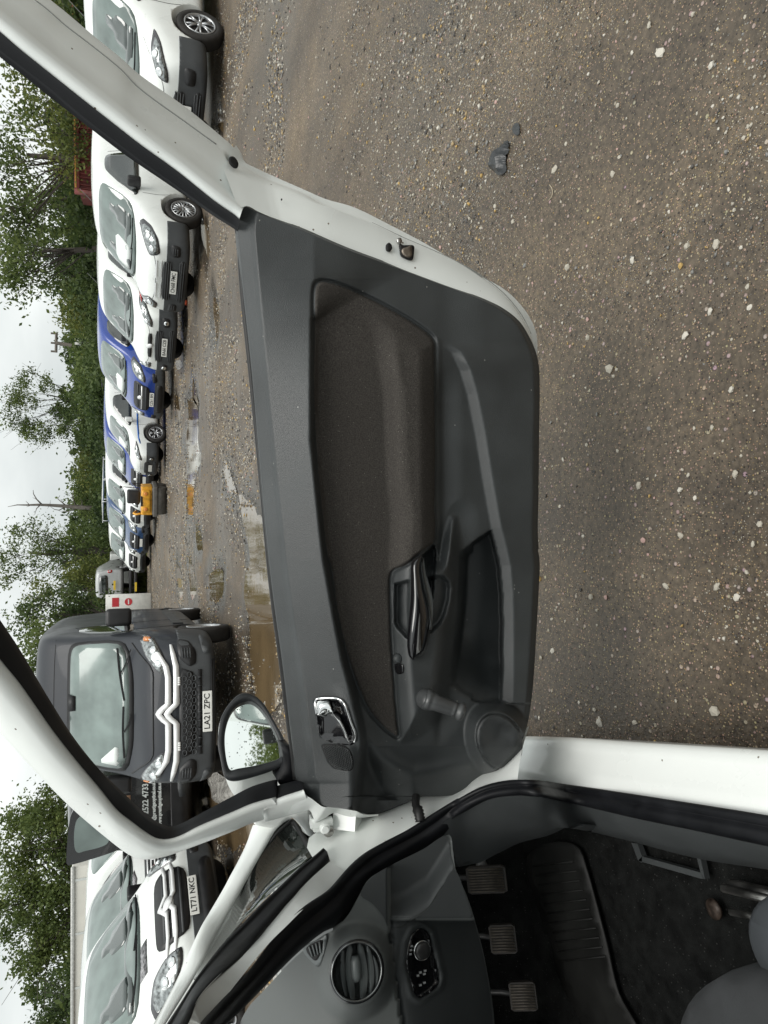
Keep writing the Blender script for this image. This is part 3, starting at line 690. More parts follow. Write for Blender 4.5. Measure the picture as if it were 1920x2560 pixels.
# hinge pillar face
def patch3(spec_rows, n, m, name, parent=None, thick=None, smooth=True, label=None):
    V, F = loft([L3(s_, n) for s_ in spec_rows], thick); return cpart(name, (V, F), m, parent, smooth, label)
pa = [('F', 880, 560, 'a', .70), ('F', 960, 500, 'a', .70), ('F', 1060, 480, 'a', .70), ('F', 1200, 420, 'a', .70), ('F', 1400, 330, 'a', .70), ('F', 1659, 260, 'a', .70), ('E4', 1500, 180, 'a', .70), ('E4', 1659, 100, 'a', .70), ('E5', 200, 230, 'a', .69), ('E5', 330, 150, 'a', .67), ('E5', 450, 30, 'a', .66)]
pb = [('F', 860, 660, 'a', .665), ('F', 1000, 600, 'a', .665), ('F', 1120, 560, 'a', .665), ('F', 1300, 470, 'a', .665), ('F', 1500, 380, 'a', .665), ('F', 1659, 330, 'a', .665), ('E4', 1400, 290, 'a', .665), ('E4', 1659, 180, 'a', .66), ('E5', 180, 290, 'a', .64), ('E5', 300, 220, 'a', .60), ('E5', 420, 130, 'a', .54)]
pc = [('F', 940, 800, 'a', .60), ('F', 1060, 740, 'a', .605), ('F', 1180, 660, 'a', .61), ('F', 1340, 570, 'a', .62), ('F', 1500, 500, 'a', .63), ('F', 1659, 440, 'a', .63), ('E4', 1300, 390, 'a', .635), ('E4', 1580, 240, 'a', .63), ('E5', 150, 345, 'a', .60), ('E5', 280, 280, 'a', .55), ('E5', 400, 230, 'a', .49)]
pd_ = [('F', 940, 1150, 'a', .52), ('F', 1130, 1030, 'a', .535), ('F', 1240, 920, 'a', .56), ('F', 1400, 770, 'a', .585), ('F', 1560, 670, 'a', .60), ('F', 1690, 600, 'a', .605), ('E4', 1300, 455, 'a', .61), ('E4', 1560, 300, 'a', .60), ('E5', 130, 400, 'a', .57), ('E5', 260, 340, 'a', .52), ('E5', 390, 320, 'a', .46)]
patch3([pa, pb, pc, pd_], 60, M_jamb, 'hinge_pillar')
# pillar behind and thin painted flange going up between the seals
ts = [('F', 1100, 800, 'a', .575), ('F', 900, 980, 'a', .52), ('F', 700, 1190, 'a', .47), ('F', 500, 1430, 'a', .42), ('F', 300, 1659, 'a', .37), ('E4', 0, 1480, 'a', .19), ('E1', 1050, 1475, 'a', .13), ('E1', 850, 1775, 'a', .0)]
tn = [('F', 1280, 920, 'a', .555), ('F', 1130, 1080, 'a', .52), ('F', 900, 1230, 'a', .46), ('F', 640, 1480, 'a', .39), ('F', 460, 1659, 'a', .35), ('E4', 30, 1650, 'a', .17), ('E1', 1115, 1490, 'a', .12), ('E1', 900, 1790, 'a', .0)]
patch3([ts, tn], 60, mat('flange_paint', (.68, .70, .68), .22, coat=.5, noise=(12, .08)), 'aperture_flange')
# outer weather strip with its cut end
wo_ = [('F', 1030, 662, 'a', .60), ('F', 940, 740, 'a', .585), ('F', 800, 850, 'a', .56), ('F', 600, 1040, 'a', .52), ('F', 400, 1230, 'a', .48), ('F', 160, 1480, 'a', .44), ('F', 0, 1640, 'a', .40), ('E4', 0, 1335, 'a', .31), ('E1', 1090, 1235, 'a', .29), ('E1', 1005, 1370, 'a', .23), ('E1', 930, 1485, 'a', .17), ('E1', 745, 1790, 'a', .03)]
wm_ = [('F', 1070, 700, 'a', .595), ('F', 990, 800, 'a', .575), ('F', 860, 920, 'a', .545), ('F', 680, 1110, 'a', .50), ('F', 500, 1310, 'a', .455), ('F', 300, 1520, 'a', .41), ('F', 160, 1659, 'a', .38), ('E4', 0, 1405, 'a', .26), ('E1', 1000, 1480, 'a', .14), ('E1', 810, 1780, 'a', .01)]
wi_ = [('F', 1100, 800, 'a', .585), ('F', 1020, 880, 'a', .565), ('F', 900, 990, 'a', .53), ('F', 740, 1160, 'a', .48), ('F', 560, 1370, 'a', .44), ('F', 380, 1590, 'a', .39), ('F', 330, 1659, 'a', .375), ('E4', 0, 1490, 'a', .19), ('E1', 1055, 1480, 'a', .13), ('E1', 860, 1780, 'a', 0.)]
A_, B_, C_ = L3(wo_, 70), L3(wm_, 70), L3(wi_, 70)
V, F = loft([toward(A_, -.02), toward(A_, 0), toward(A_ * .75 + B_ * .25, .006), toward(A_ * .7 + B_ * .3, .002), toward(A_ * .45 + B_ * .55, .003), toward(B_, .014), toward(B_ * .45 + C_ * .55, .018), toward(C_, .002), toward(C_, -.02)])
cpart('weather_strip', (V, F), M_rub)
# wing corner, quarter light and A pillar outer
w_out = [('F', 300, 425, 'a', .86), ('F', 280, 480, 'a', .85), ('F', 240, 600, 'a', .83), ('F', 150, 790, 'a', .79), ('F', 60, 960, 'a', .75), ('F', 0, 1075, 'a', .73), ('E4', 70, 940, 'a', .68), ('E4', 0, 1060, 'a', .62), ('E1', 1010, 1190, 'a', .54), ('E1', 940, 1330, 'a', .46), ('E1', 860, 1480, 'a', .38), ('E1', 690, 1790, 'a', .24)]
w_inn = [('F', 700, 352, 'a', .80), ('F', 640, 390, 'a', .80), ('F', 540, 480, 'a', .79), ('F', 430, 660, 'a', .765), ('F', 300, 880, 'a', .735), ('F', 180, 1100, 'a', .70), ('E4', 90, 1148, 'a', .60), ('E1', 1150, 1110, 'a', .54), ('E1', 1080, 1235, 'a', .48), ('E1', 1000, 1365, 'a', .41), ('E1', 925, 1485, 'a', .34), ('E1', 740, 1790, 'a', .20)]
A_, B_ = L3(w_out, 60), L3(w_inn, 60)
V, F = loft([toward(A_, -.05), A_, toward(A_ * .7 + B_ * .3, .012), toward(A_ * .3 + B_ * .7, .010), B_, toward(B_, -.03)])
cpart('front_pillar', (V, F), M_white)
wing = catmull(px('F', [(310, 410), (600, 335), (885, 266), (905, 330), (928, 500), (925, 540), (880, 540), (840, 470), (745, 372), (700, 352), (640, 385), (560, 450)]), 60, True)
V, F = plate_px(wing, lambda x, y: on_a(x, y, .80), tuple(HD * .05), step=12); cpart('front_wing', (V, F), M_white)
# wing side and bonnet going forward from the pillar, and roof, floor, far side
qo = [('F', 690, 355, 'a', .79), ('F', 560, 450, 'a', .785), ('F', 440, 640, 'a', .76), ('F', 300, 880, 'a', .73), ('F', 180, 1100, 'a', .695), ('F', 0, 1440, 'a', .62), ('E1', 1150, 1110, 'a', .535), ('E1', 1085, 1230, 'a', .475)]
qi = [('F', 960, 705, 'a', .66), ('F', 850, 800, 'a', .645), ('F', 700, 930, 'a', .62), ('F', 540, 1080, 'a', .59), ('F', 400, 1220, 'a', .565), ('F', 160, 1460, 'a', .52), ('E4', 0, 1345, 'a', .42), ('E1', 1090, 1236, 'a', .37)]
qglass = mat('quarter_glass', (.035, .042, .038), .03, coat=1, spec=.8)
A_, B_ = L3(qo, 50), L3(qi, 50)
V, F = loft([toward(A_, -.004), toward(B_, -.004)], thick=tuple(HD * .004)); cpart('quarter_light', (V, F), qglass)
rb1 = px('F', [(440, 655), (540, 500), (650, 400), (700, 362), (738, 378), (820, 500), (955, 705)]); rb2 = px('F', [(430, 690), (545, 560), (655, 455), (690, 430), (712, 450), (790, 575), (905, 748)])
ra = catmull(rb1, 50); rbb = catmull(rb2, 50); aa = np.interp(np.linspace(0, 1, 50), [0, .5, 1], [.77, .78, .655])
def ona(P, a_): return on_a(P[:, 0], P[:, 1], a_)
V, F = loft([toward(ona(ra, aa), -.02), toward(ona(ra, aa), .004), toward(ona(ra * .6 + rbb * .4, aa), .010), toward(ona(rbb, aa), .003), toward(ona(rbb, aa), -.01)])
cpart('quarter_light_seal', (V, F), M_rubw)
# hinge, bolt and check strap box
hp = on_a(*px('F', [(1015, 410)])[0], .66)
bmv = [box(hp + HD * .02, (.022, .04, .034)), disc_stack(hp + np.array([.004, -.004, -.02]), (0, 0, 1), [(.010, 0), (.010, .045)], 14), disc_stack(hp + np.array([.0, -.022, .0]), (0, -1, .1), [(.011, 0), (.011, .004), (.007, .005), (.007, .010)], 12)]
cpart('hinge', merge(bmv), M_jamb, smooth=False)
hb = on_a(*px('F', [(1080, 490)])[0], .655)
cpart('hinge_bolt', disc_stack(hb, (.1, -.8, .5), [(.012, -.004), (.012, .001), (.006, .002), (.006, .010)], 12), M_steel)
cb = on_a(*px('F', [(1280, 370)])[0], .67)
V, F = box((0, 0, 0), (.035, .05, .05)); rot = Matrix.Rotation(R(-35), 3, 'X') @ Matrix.Rotation(R(15), 3, 'Z')
cpart('check_strap_bracket', ([tuple(rot @ Vector(v) + Vector(cb)) for v in V], F), M_jamb, smooth=False)
gp = catmull(px('F', [(1055, 355), (1120, 345), (1180, 360), (1130, 420), (1200, 450), (1100, 470), (1060, 440)]), 30, True)
V, F = plate_px(gp, lambda x, y: on_a(x, y, .69), tuple(HD * .01), step=10); cpart('hinge_gap', (V, F), M_hole)
# wiring boot between door and pillar
wb = [on_a(*px('E4', [(1360, 225)])[0], .64), on_a(*px('E4', [(1355, 280)])[0], .62), on_a(*px('E4', [(1375, 330)])[0], .605), on_a(*px('E4', [(1385, 385)])[0], .60)]
wb = catmull(np.array(wb), 22)
cpart('wiring_boot', tube(wb, [.006 + .003 * (i % 2) + .003 * (i > 12) for i in range(22)], 12), M_rubw)

# ---------------------------------------------------------------- cabin
# trim along the sill and kick panel
ti_sp = [('E5', 60, 690, 'a', .66), ('E5', 80, 745, 'a', .68), ('E5', 180, 700, 'a', .67), ('E5', 300, 642, 'a', .64), ('E5', 450, 602, 'a', .60), ('E5', 560, 552, 'a', .54), ('E5', 640, 546, 'a', .48), ('E5', 780, 570, 'z', .335), ('E5', 950, 610, 'z', .335), ('E5', 1300, 700, 'z', .335), ('E5', 1659, 757, 'z', .335), ('E5', 2100, 830, 'z', .335)]
to_sp = [('E5', 0, 530, 'a', .60), ('E5', 60, 490, 'a', .585), ('E5', 140, 440, 'a', .57), ('E5', 250, 392, 'a', .52), ('E5', 350, 375, 'a', .47), ('E5', 430, 375, 'a', .43), ('E5', 500, 385, 'a', .40), ('E5', 700, 424, 'z', .392), ('E5', 1000, 494, 'z', .392), ('E5', 1300, 556, 'z', .392), ('E5', 1659, 634, 'z', .392), ('E5', 2100, 724, 'z', .392)]
A_, B_ = L3(to_sp, 90), L3(ti_sp, 90)
V, F = loft([A_, A_ * .8 + B_ * .2 + [0, 0, .004], A_ * .35 + B_ * .65 + [0, 0, .006], B_, B_ + np.array([0, 0, -.05])]); cpart('sill_trim', (V, F), M_dash2)
# floor, bulkhead, tunnel
def quad3(name, pts, m, th=(0, 0, -.02), parent=None, sub=1):
    P = np.array(pts); V = P.tolist() + (P + np.array(th)).tolist()
    F = [(0, 1, 2, 3), (7, 6, 5, 4), (0, 4, 5, 1), (1, 5, 6, 2), (2, 6, 7, 3), (3, 7, 4, 0)]
    return cpart(name, (V, F), m, parent, smooth=False)
quad3('carpet', [abz(-1.2, .10, .27), abz(-1.2, 1.5, .27), abz(1.05, 1.5, .27), abz(1.05, .10, .27)], M_carpet)
quad3('bulkhead', [abz(.98, .08, .27), abz(.98, 1.5, .27), abz(1.20, 1.5, .85), abz(1.20, .08, .85)], M_carpet, th=tuple(HD * .02))
quad3('far_side_light_block', [abz(-1.4, 1.52, .2), abz(-1.4, 1.52, 1.2), abz(1.3, 1.52, 1.0), abz(1.3, 1.52, .2)], M_dash2, th=tuple(NI * .04))  # unseen cabin wall, put in to shut out light from that side
quad3('roof', [abz(-1.2, .52, 1.475), abz(-1.2, 1.25, 1.475), abz(.05, 1.25, 1.46), abz(.05, .52, 1.46)], M_white, th=(0, 0, .03))  # out of view, added to keep sky light off the cabin
quad3('rear_panel', [abz(-1.35, .2, .25), abz(-1.35, 1.45, .25), abz(-1.35, 1.45, 1.45), abz(-1.35, .3, 1.45)], M_dash2, th=tuple(-HD * .03))
quad3('engine_bay_cover', [abz(1.10, .10, .93), abz(1.10, 1.4, .95), abz(2.0, 1.4, .80), abz(2.0, .22, .78)], M_white)
quad3('wing_side', [abz(.86, .045, .95), abz(.86, .045, .30), abz(2.0, .14, .30), abz(2.0, .14, .78)], M_white, th=tuple(NI * .02))
quad3('dash_shelf_light_block', [abz(.66, .30, .90), abz(.66, 1.5, .90), abz(1.15, 1.5, .93), abz(1.15, .16, .93)], M_dash)  # hidden dash top, added to stop light leaking into the footwell
quad3('underbody_light_block', [abz(-1.4, .06, .17), abz(-1.4, 1.5, .17), abz(2.0, 1.5, .17), abz(2.0, .06, .17)], M_rub)  # out of sight, added to darken the ground along the sill
quad3('rear_quarter_light_block', [abz(-.66, .02, .2), abz(-.66, .02, 1.0), abz(-2.4, .08, 1.0), abz(-2.4, .08, .2)], M_white, th=tuple(NI * .03))  # unseen bodywork beside the camera, added to block light from behind left
quad3('centre_tunnel', [abz(-.9, .72, .45), abz(-.9, .92, .45), abz(1.0, .92, .5), abz(1.0, .72, .5)], M_carpet, th=(0, 0, -.2))
# kick panel between sill trim and dash
kp = [('E4', 1600, 680, 'a', .63), ('E4', 1570, 560, 'a', .62), ('E4', 1555, 455, 'a', .61)]
# floor mat with ribs
mt = catmull(px('E5', [(440, 690), (470, 880), (560, 1120), (600, 1300), (700, 1500), (760, 1600), (1000, 1600), (900, 1380), (840, 1130), (780, 900), (740, 760), (690, 640), (560, 620)]), 60, True)
V, F = plate_px(mt, lambda x, y: on_z(x, y, .288), (0, 0, -.006), step=20); fm = cpart('floor_mat', (V, F), M_matr)
parts = []
for k in range(11):
    y0 = 735 + 48 * k; x0 = 470 + 14 * k; x1 = 730 + 17 * k
    p0 = on_z(*px('E5', [(x0, y0 + 5)])[0], .290); p1 = on_z(*px('E5', [(x1, y0 - 25)])[0], .290); parts.append(tube([p0 - [0, 0, .001], p1 * .8 + p0 * .2 - [0, 0, .001]], .0022, 6))
o = cpart('mat_rib', merge(parts), M_matr, fm); o['kind'] = 'stuff'
# heel recess frame in the carpet
for pl in ([(968, 622), (998, 625), (1022, 690), (1020, 722), (1002, 712)], [(1002, 712), (1022, 690), (1318, 772), (1335, 803), (1318, 802)], [(1318, 772), (1300, 700), (1318, 700), (1340, 806), (1330, 800)]):
    V, F = plate_px(px('E5', pl), lambda x, y: on_z(x, y, .296), (0, 0, -.012), step=40); cpart('carpet_frame', (V, F), M_dash2, smooth=False)
st = on_z(*px('E5', [(1390, 955)])[0], .29)
cpart('carpet_stud', disc_stack(st, (0, 0, 1), [(.018, 0), (.018, .004), (.008, .008)], 20), mat('rusty_stud', (.05, .036, .028), .5, metal=.6, noise=(80, .6)))
# seat rail
r0 = on_z(*px('E5', [(1430, 850)])[0], .32); r1_ = on_z(*px('E5', [(1800, 940)])[0], .32)
cpart('seat_rail', merge([tube([r0, r1_], .007, 6), tube([r0 + [0, .0, -.02], r1_ + [0, 0, -.02]], .012, 6)]), M_steel)
r0 = on_z(*px('E5', [(1470, 970)])[0], .31); r1_ = on_z(*px('E5', [(1700, 1020)])[0], .31)
cpart('seat_rail', tube([r0, r1_], .006, 6), M_steel)
# pedals: arm and ribbed rubber pad
def pedal(cx, cy, w_, h_, a_, col, ang):
    c = on_a(*px('E5', [(cx, cy)])[0], a_)
    ex = -NI; up = np.array([0, 0, 1.0]) * math.cos(R(ang)) + HD * math.sin(R(ang)); nn = np.cross(ex, up); nn = nn if nn @ (CAM - c) > 0 else -nn
    def P(u, v, k): return c + ex * u * w_ / 2 + up * v * h_ / 2 + nn * k
    out = [P(*p, 0) for p in ((-.85, -1), (.85, -1), (1, -.8), (1, .8), (.85, 1), (-.85, 1), (-1, .8), (-1, -.8))]
    V = [tuple(p) for p in out] + [tuple(p - nn * .014) for p in out]; F = [tuple(range(8)), tuple(range(15, 7, -1))] + [(i, i + 8, (i + 1) % 8 + 8, (i + 1) % 8) for i in range(8)]
    pr = cpart('pedal_arm', tube([c - nn * .01, c + up * .05 - nn * .03, c + up * .25 + HD * .05], .008, 8), mat('pedal_steel', (.02, .02, .02), .4, metal=.5))
    pad = cpart('pedal_pad', (V, F), mat('worn_pedal_rubber', (.022, .019, .016), .6, noise=(60, .5)), pr, smooth=False)
    rb_ = []
    for k in np.linspace(-.85, .85, 9): rb_.append(tube([P(k * .95, -.88, .002), P(k * .95, .88, .002)], .0022, 5))
    r_ = cpart('pedal_rib', merge(rb_), mat('pale_pedal_wear', (.055, .047, .037), .6, noise=(90, .4)), pr); r_['kind'] = 'stuff'
pedal(235, 810, .060, .095, .80, 0, 30)
pedal(318, 1110, .062, .062, .80, 0, 30)
pedal(420, 1400, .060, .062, .80, 0, 30)
bo = on_a(*px('E5', [(210, 735)])[0], .86); cpart('pedal_stop', disc_stack(bo, -HD, [(.016, 0), (.013, .01), (.004, .016)], 14), mat('grey_rubber', (.12, .12, .12), .5))

# ---- dashboard: relief over a facing surface
dash_poly = catmull(px('E4', [(250, 1680), (300, 1560), (400, 1450), (600, 1240), (760, 1110), (850, 1060), (930, 975), (990, 870), (1060, 750), (1200, 665), (1400, 565), (1520, 490), (1570, 470)]) + px('E4', [(1590, 570), (1605, 680), (1680, 860), (1740, 1050), (1800, 1300), (1850, 1680), (1830, 1760), (1200, 1760), (300, 1760)]), 220, True)
VENT = np.array(px('E4', [(985, 1330)])[0])
seam = px('E4', [(1185, 1000), (1190, 1060), (1205, 1200), (1230, 1400), (1270, 1680), (1290, 1760)])
sw_poly = px('E4', [(1350, 1075), (1390, 1058), (1435, 1090), (1470, 1230), (1500, 1370), (1488, 1420), (1385, 1492), (1350, 1470), (1325, 1380), (1300, 1290), (1315, 1150)])
edge2 = px('E4', [(1190, 1070), (1260, 1055), (1340, 1000), (1430, 940), (1500, 830), (1600, 670)])
def vent_r(P): q = (np.asarray(P, float) - VENT); a_ = R(-12); u = q[:, 0] * math.cos(a_) - q[:, 1] * math.sin(a_); v = q[:, 0] * math.sin(a_) + q[:, 1] * math.cos(a_); return np.sqrt((u / 66.) ** 2 + (v / 80.) ** 2)
def dash_a(P):
    P = np.asarray(P, float); x, y = P[:, 0], P[:, 1]
    a_ = np.full(len(P), .50)
    a_ += .26 * np.clip((865 - x) / 260., 0, 1) ** 1.6 * sm((y - 2250) / 180.)       # the top rolls forward to the screen
    xs = np.interp(y, [p[1] for p in seam], [p[0] for p in seam], left=1e4)
    low = (x > xs)
    a_ += np.where(low, .03 - .012 * sm((x - xs) / 12.) + .12 * np.clip((x - xs - 20) / 250., 0, 1) ** 1.3, 0)
    ey = np.interp(x, [p[0] for p in edge2], [p[1] for p in edge2], left=0, right=0)
    a_ += .05 * sm((ey - y) / 90.)
    r = vent_r(P)
    a_ -= .050 * (1 - sm((r - 1.02) / .62)); 
    a_ += .050 * (1 - sm((r - .80) / .14))
    a_ += .010 * sm(sdf(P, sw_poly) / 5. + .5)
    a_ -= .006 * (1 - sm(np.abs(sdf(P, sw_poly) + 10) / 10.))
    return a_
def dash_pt(P, k=0.0): P = np.asarray(P, float); return on_a(P[:, 0], P[:, 1], dash_a(P) - k)
Vd, Fd, _ = cdt_fill(dash_poly, 6.0); Wd = dash_pt(Vd)
Fd = [f if np.dot(np.cross(Wd[f[1]] - Wd[f[0]], Wd[f[2]] - Wd[f[0]]), CAM - Wd[f[0]]) > 0 else f[::-1] for f in Fd]
dash = put('dashboard', np_mesh(Wd - CARLOC, np.array(Fd), True), car, M_dash)
# darker lower panel as its own piece, standing just proud
lp_poly = catmull(px('E4', [(1195, 1066), (1262, 1053), (1345, 1000), (1432, 940), (1505, 830), (1596, 690), (1675, 870), (1735, 1060), (1795, 1310), (1840, 1680), (1830, 1745), (1295, 1745), (1275, 1680), (1236, 1400), (1211, 1200)]), 120, True)
Vd, Fd, _ = cdt_fill(lp_poly, 6.0); Wd = dash_pt(Vd, .007)
Fd = [f if np.dot(np.cross(Wd[f[1]] - Wd[f[0]], Wd[f[2]] - Wd[f[0]]), CAM - Wd[f[0]]) > 0 else f[::-1] for f in Fd]
put('lower_panel', np_mesh(Wd - CARLOC, np.array(Fd), True), dash, M_dash2)
kp_poly = catmull(px('E4', [(1010, 850), (1070, 745), (1200, 662), (1400, 562), (1548, 478), (1575, 600), (1590, 690), (1500, 820), (1428, 930), (1340, 990), (1255, 1045), (1190, 1055), (1150, 980), (1080, 900)]), 80, True)
Vd, Fd, _ = cdt_fill(kp_poly, 6.0); Wd = dash_pt(Vd, .003)
Fd = [f if np.dot(np.cross(Wd[f[1]] - Wd[f[0]], Wd[f[2]] - Wd[f[0]]), CAM - Wd[f[0]]) > 0 else f[::-1] for f in Fd]
put('end_panel', np_mesh(Wd - CARLOC, np.array(Fd), True), dash, M_dash2)
# round vent: outer ring, dark well, slats
def vring(k, n=48):
    t = np.linspace(0, 2 * math.pi, n + 1); u = np.cos(t) * 66 * k; v = np.sin(t) * 80 * k; a_ = R(12)
    return np.stack([VENT[0] + u * math.cos(a_) - v * math.sin(a_), VENT[1] + u * math.sin(a_) + v * math.cos(a_)], 1)
vent = cpart('air_vent', loft([on_a(*vring(1.04).T, .452), on_a(*vring(1.0).T, .444), on_a(*vring(.95).T, .444), on_a(*vring(.90).T, .452), on_a(*vring(.86).T, .48), on_a(*vring(.80).T, .53)]), mat('satin_black_plastic', (.012, .013, .014), .22, coat=.4))
cpart('vent_rim', tube(on_a(*vring(.935).T, .443), .0016, 6, False), mat('dull_metal_rim', (.25, .26, .26), .25, metal=.8), vent)
V, F = plate_px(vring(.86)[:-1], lambda x, y: on_a(x, y, .525), tuple(HD * .01), step=20); cpart('vent_well', (V, F), M_hole, vent)
sl_m = mat('vent_slat_plastic', (.10, .112, .112), .4)
for off, wd, l0, l1 in ((-33, 6, -62, 62), (-14, 10, -70, 72), (12, 11, -72, 70), (34, 7, -66, 60), (50, 4, -40, 40)):
    t = np.linspace(0, 1, 14); yy = VENT[1] + l0 + (l1 - l0) * t; bow = 5 * np.sin(t * math.pi) * (1 if off > 0 else -1)
    xx = VENT[0] + off * .92 + bow + (t - .5) * 8; ww = wd * (.55 + .45 * np.sin(t * math.pi))
    V, F = loft([on_a(xx - ww, yy, .475), on_a(xx, yy, .462), on_a(xx + ww, yy, .485)], thick=tuple(HD * .004)); cpart('vent_slat', (V, F), sl_m, vent)
cpart('vent_wheel', disc_stack(on_a(VENT[0] - 2, VENT[1] - 8, .462), (-NI), [(.006, -.02), (.009, -.012), (.009, .012), (.006, .02)], 14), sl_m, vent)
# side demister
sd = catmull(px('E4', [(648, 1188), (770, 1118), (795, 1095), (800, 1120), (745, 1300), (735, 1298)]), 40, True)
V, F = plate_px(sd, lambda x, y: on_a(x, y, dash_a(np.stack([np.ravel(x), np.ravel(y)], 1)) - .004), tuple(HD * .004), step=8); dm = cpart('side_demister', (V, F), sl_m)
sd2 = catmull(px('E4', [(668, 1188), (765, 1132), (772, 1140), (728, 1262)]), 30, True)
V, F = plate_px(sd2, lambda x, y: on_a(x, y, dash_a(np.stack([np.ravel(x), np.ravel(y)], 1)) - .006), tuple(HD * .002), step=8); cpart('demister_well', (V, F), M_hole, dm)
for k in range(4):
    q0 = np.array(px('E4', [(685 + k * 22, 1172 - k * 10)])[0]); q1 = np.array(px('E4', [(708 + k * 17, 1222 - k * 8 + 14)])[0])
    w3 = dash_pt(np.array([q0, q1]), .008); cpart('demister_slat', tube(w3, .0018, 5), sl_m, dm)
# light switch
V, F = plate_px(catmull(sw_poly, 50, True), lambda x, y: on_a(x, y, dash_a(np.stack([np.ravel(x), np.ravel(y)], 1)) - .0105), tuple(HD * .004), step=8); lsw = cpart('light_switch', (V, F), M_gloss)
kc = on_a(*px('E4', [(1390, 1192)])[0], .520)
cpart('switch_knob', disc_stack(kc, -HD, [(.016, -.01), (.016, .006), (.0145, .010), (.012, .012)], 26), mat('knob_black', (.02, .02, .02), .25), lsw)
cpart('knob_ring', disc_stack(kc, -HD, [(.0175, .002), (.0175, .006), (.0165, .008), (.0155, .006)], 26), M_chrome, lsw)
for (x_, y_) in ((1385, 1335), (1415, 1325), (1370, 1355), (1410, 1345), (1385, 1415), (1410, 1400), (1325, 1195), (1322, 1220), (1330, 1170)):
    c3 = dash_pt(np.array(px('E4', [(x_, y_)])), .0125)[0]
    V, F = box(c3, (.0035, .0012, .005)); cpart('switch_mark', (V, F), mat('grey_mark', (.30, .31, .31), .5), lsw, smooth=False)
# screen corner seen through the cabin
# ---- seat: cushion, side bolster, plastic base trim
def cushion(name, spec_poly, zt, drop, m):
    pl = catmull(spec_poly, 60, True); c = pl.mean(0); ln = []
    for k, dz_ in ((1.0, -drop), (1.0, -.05), (.97, -.018), (.88, -.004), (.6, .006), (.2, .010), (.02, .011)):
        q = sc2(pl, c, k); w3 = on_z(q[:, 0], q[:, 1], zt) + np.array([0, 0, dz_]); ln.append(np.vstack([w3, w3[:1]]))
    return cpart(name, loft(ln), m)
cushion('seat_base_trim', px('E5', [(1510, 1000), (1500, 1080), (1530, 1200), (1600, 1320), (1700, 1420), (2300, 1500), (2300, 860), (1900, 880), (1660, 880), (1560, 920)]), .43, .14, mat('seat_trim_plastic', (.05, .055, .06), .45))
cushion('seat_cushion', px('E5', [(1140, 1640), (1160, 1520), (1220, 1400), (1330, 1310), (1480, 1275), (1620, 1330), (1760, 1450), (2300, 1600), (2300, 2400), (1250, 2400)]), .47, .16, M_seat)
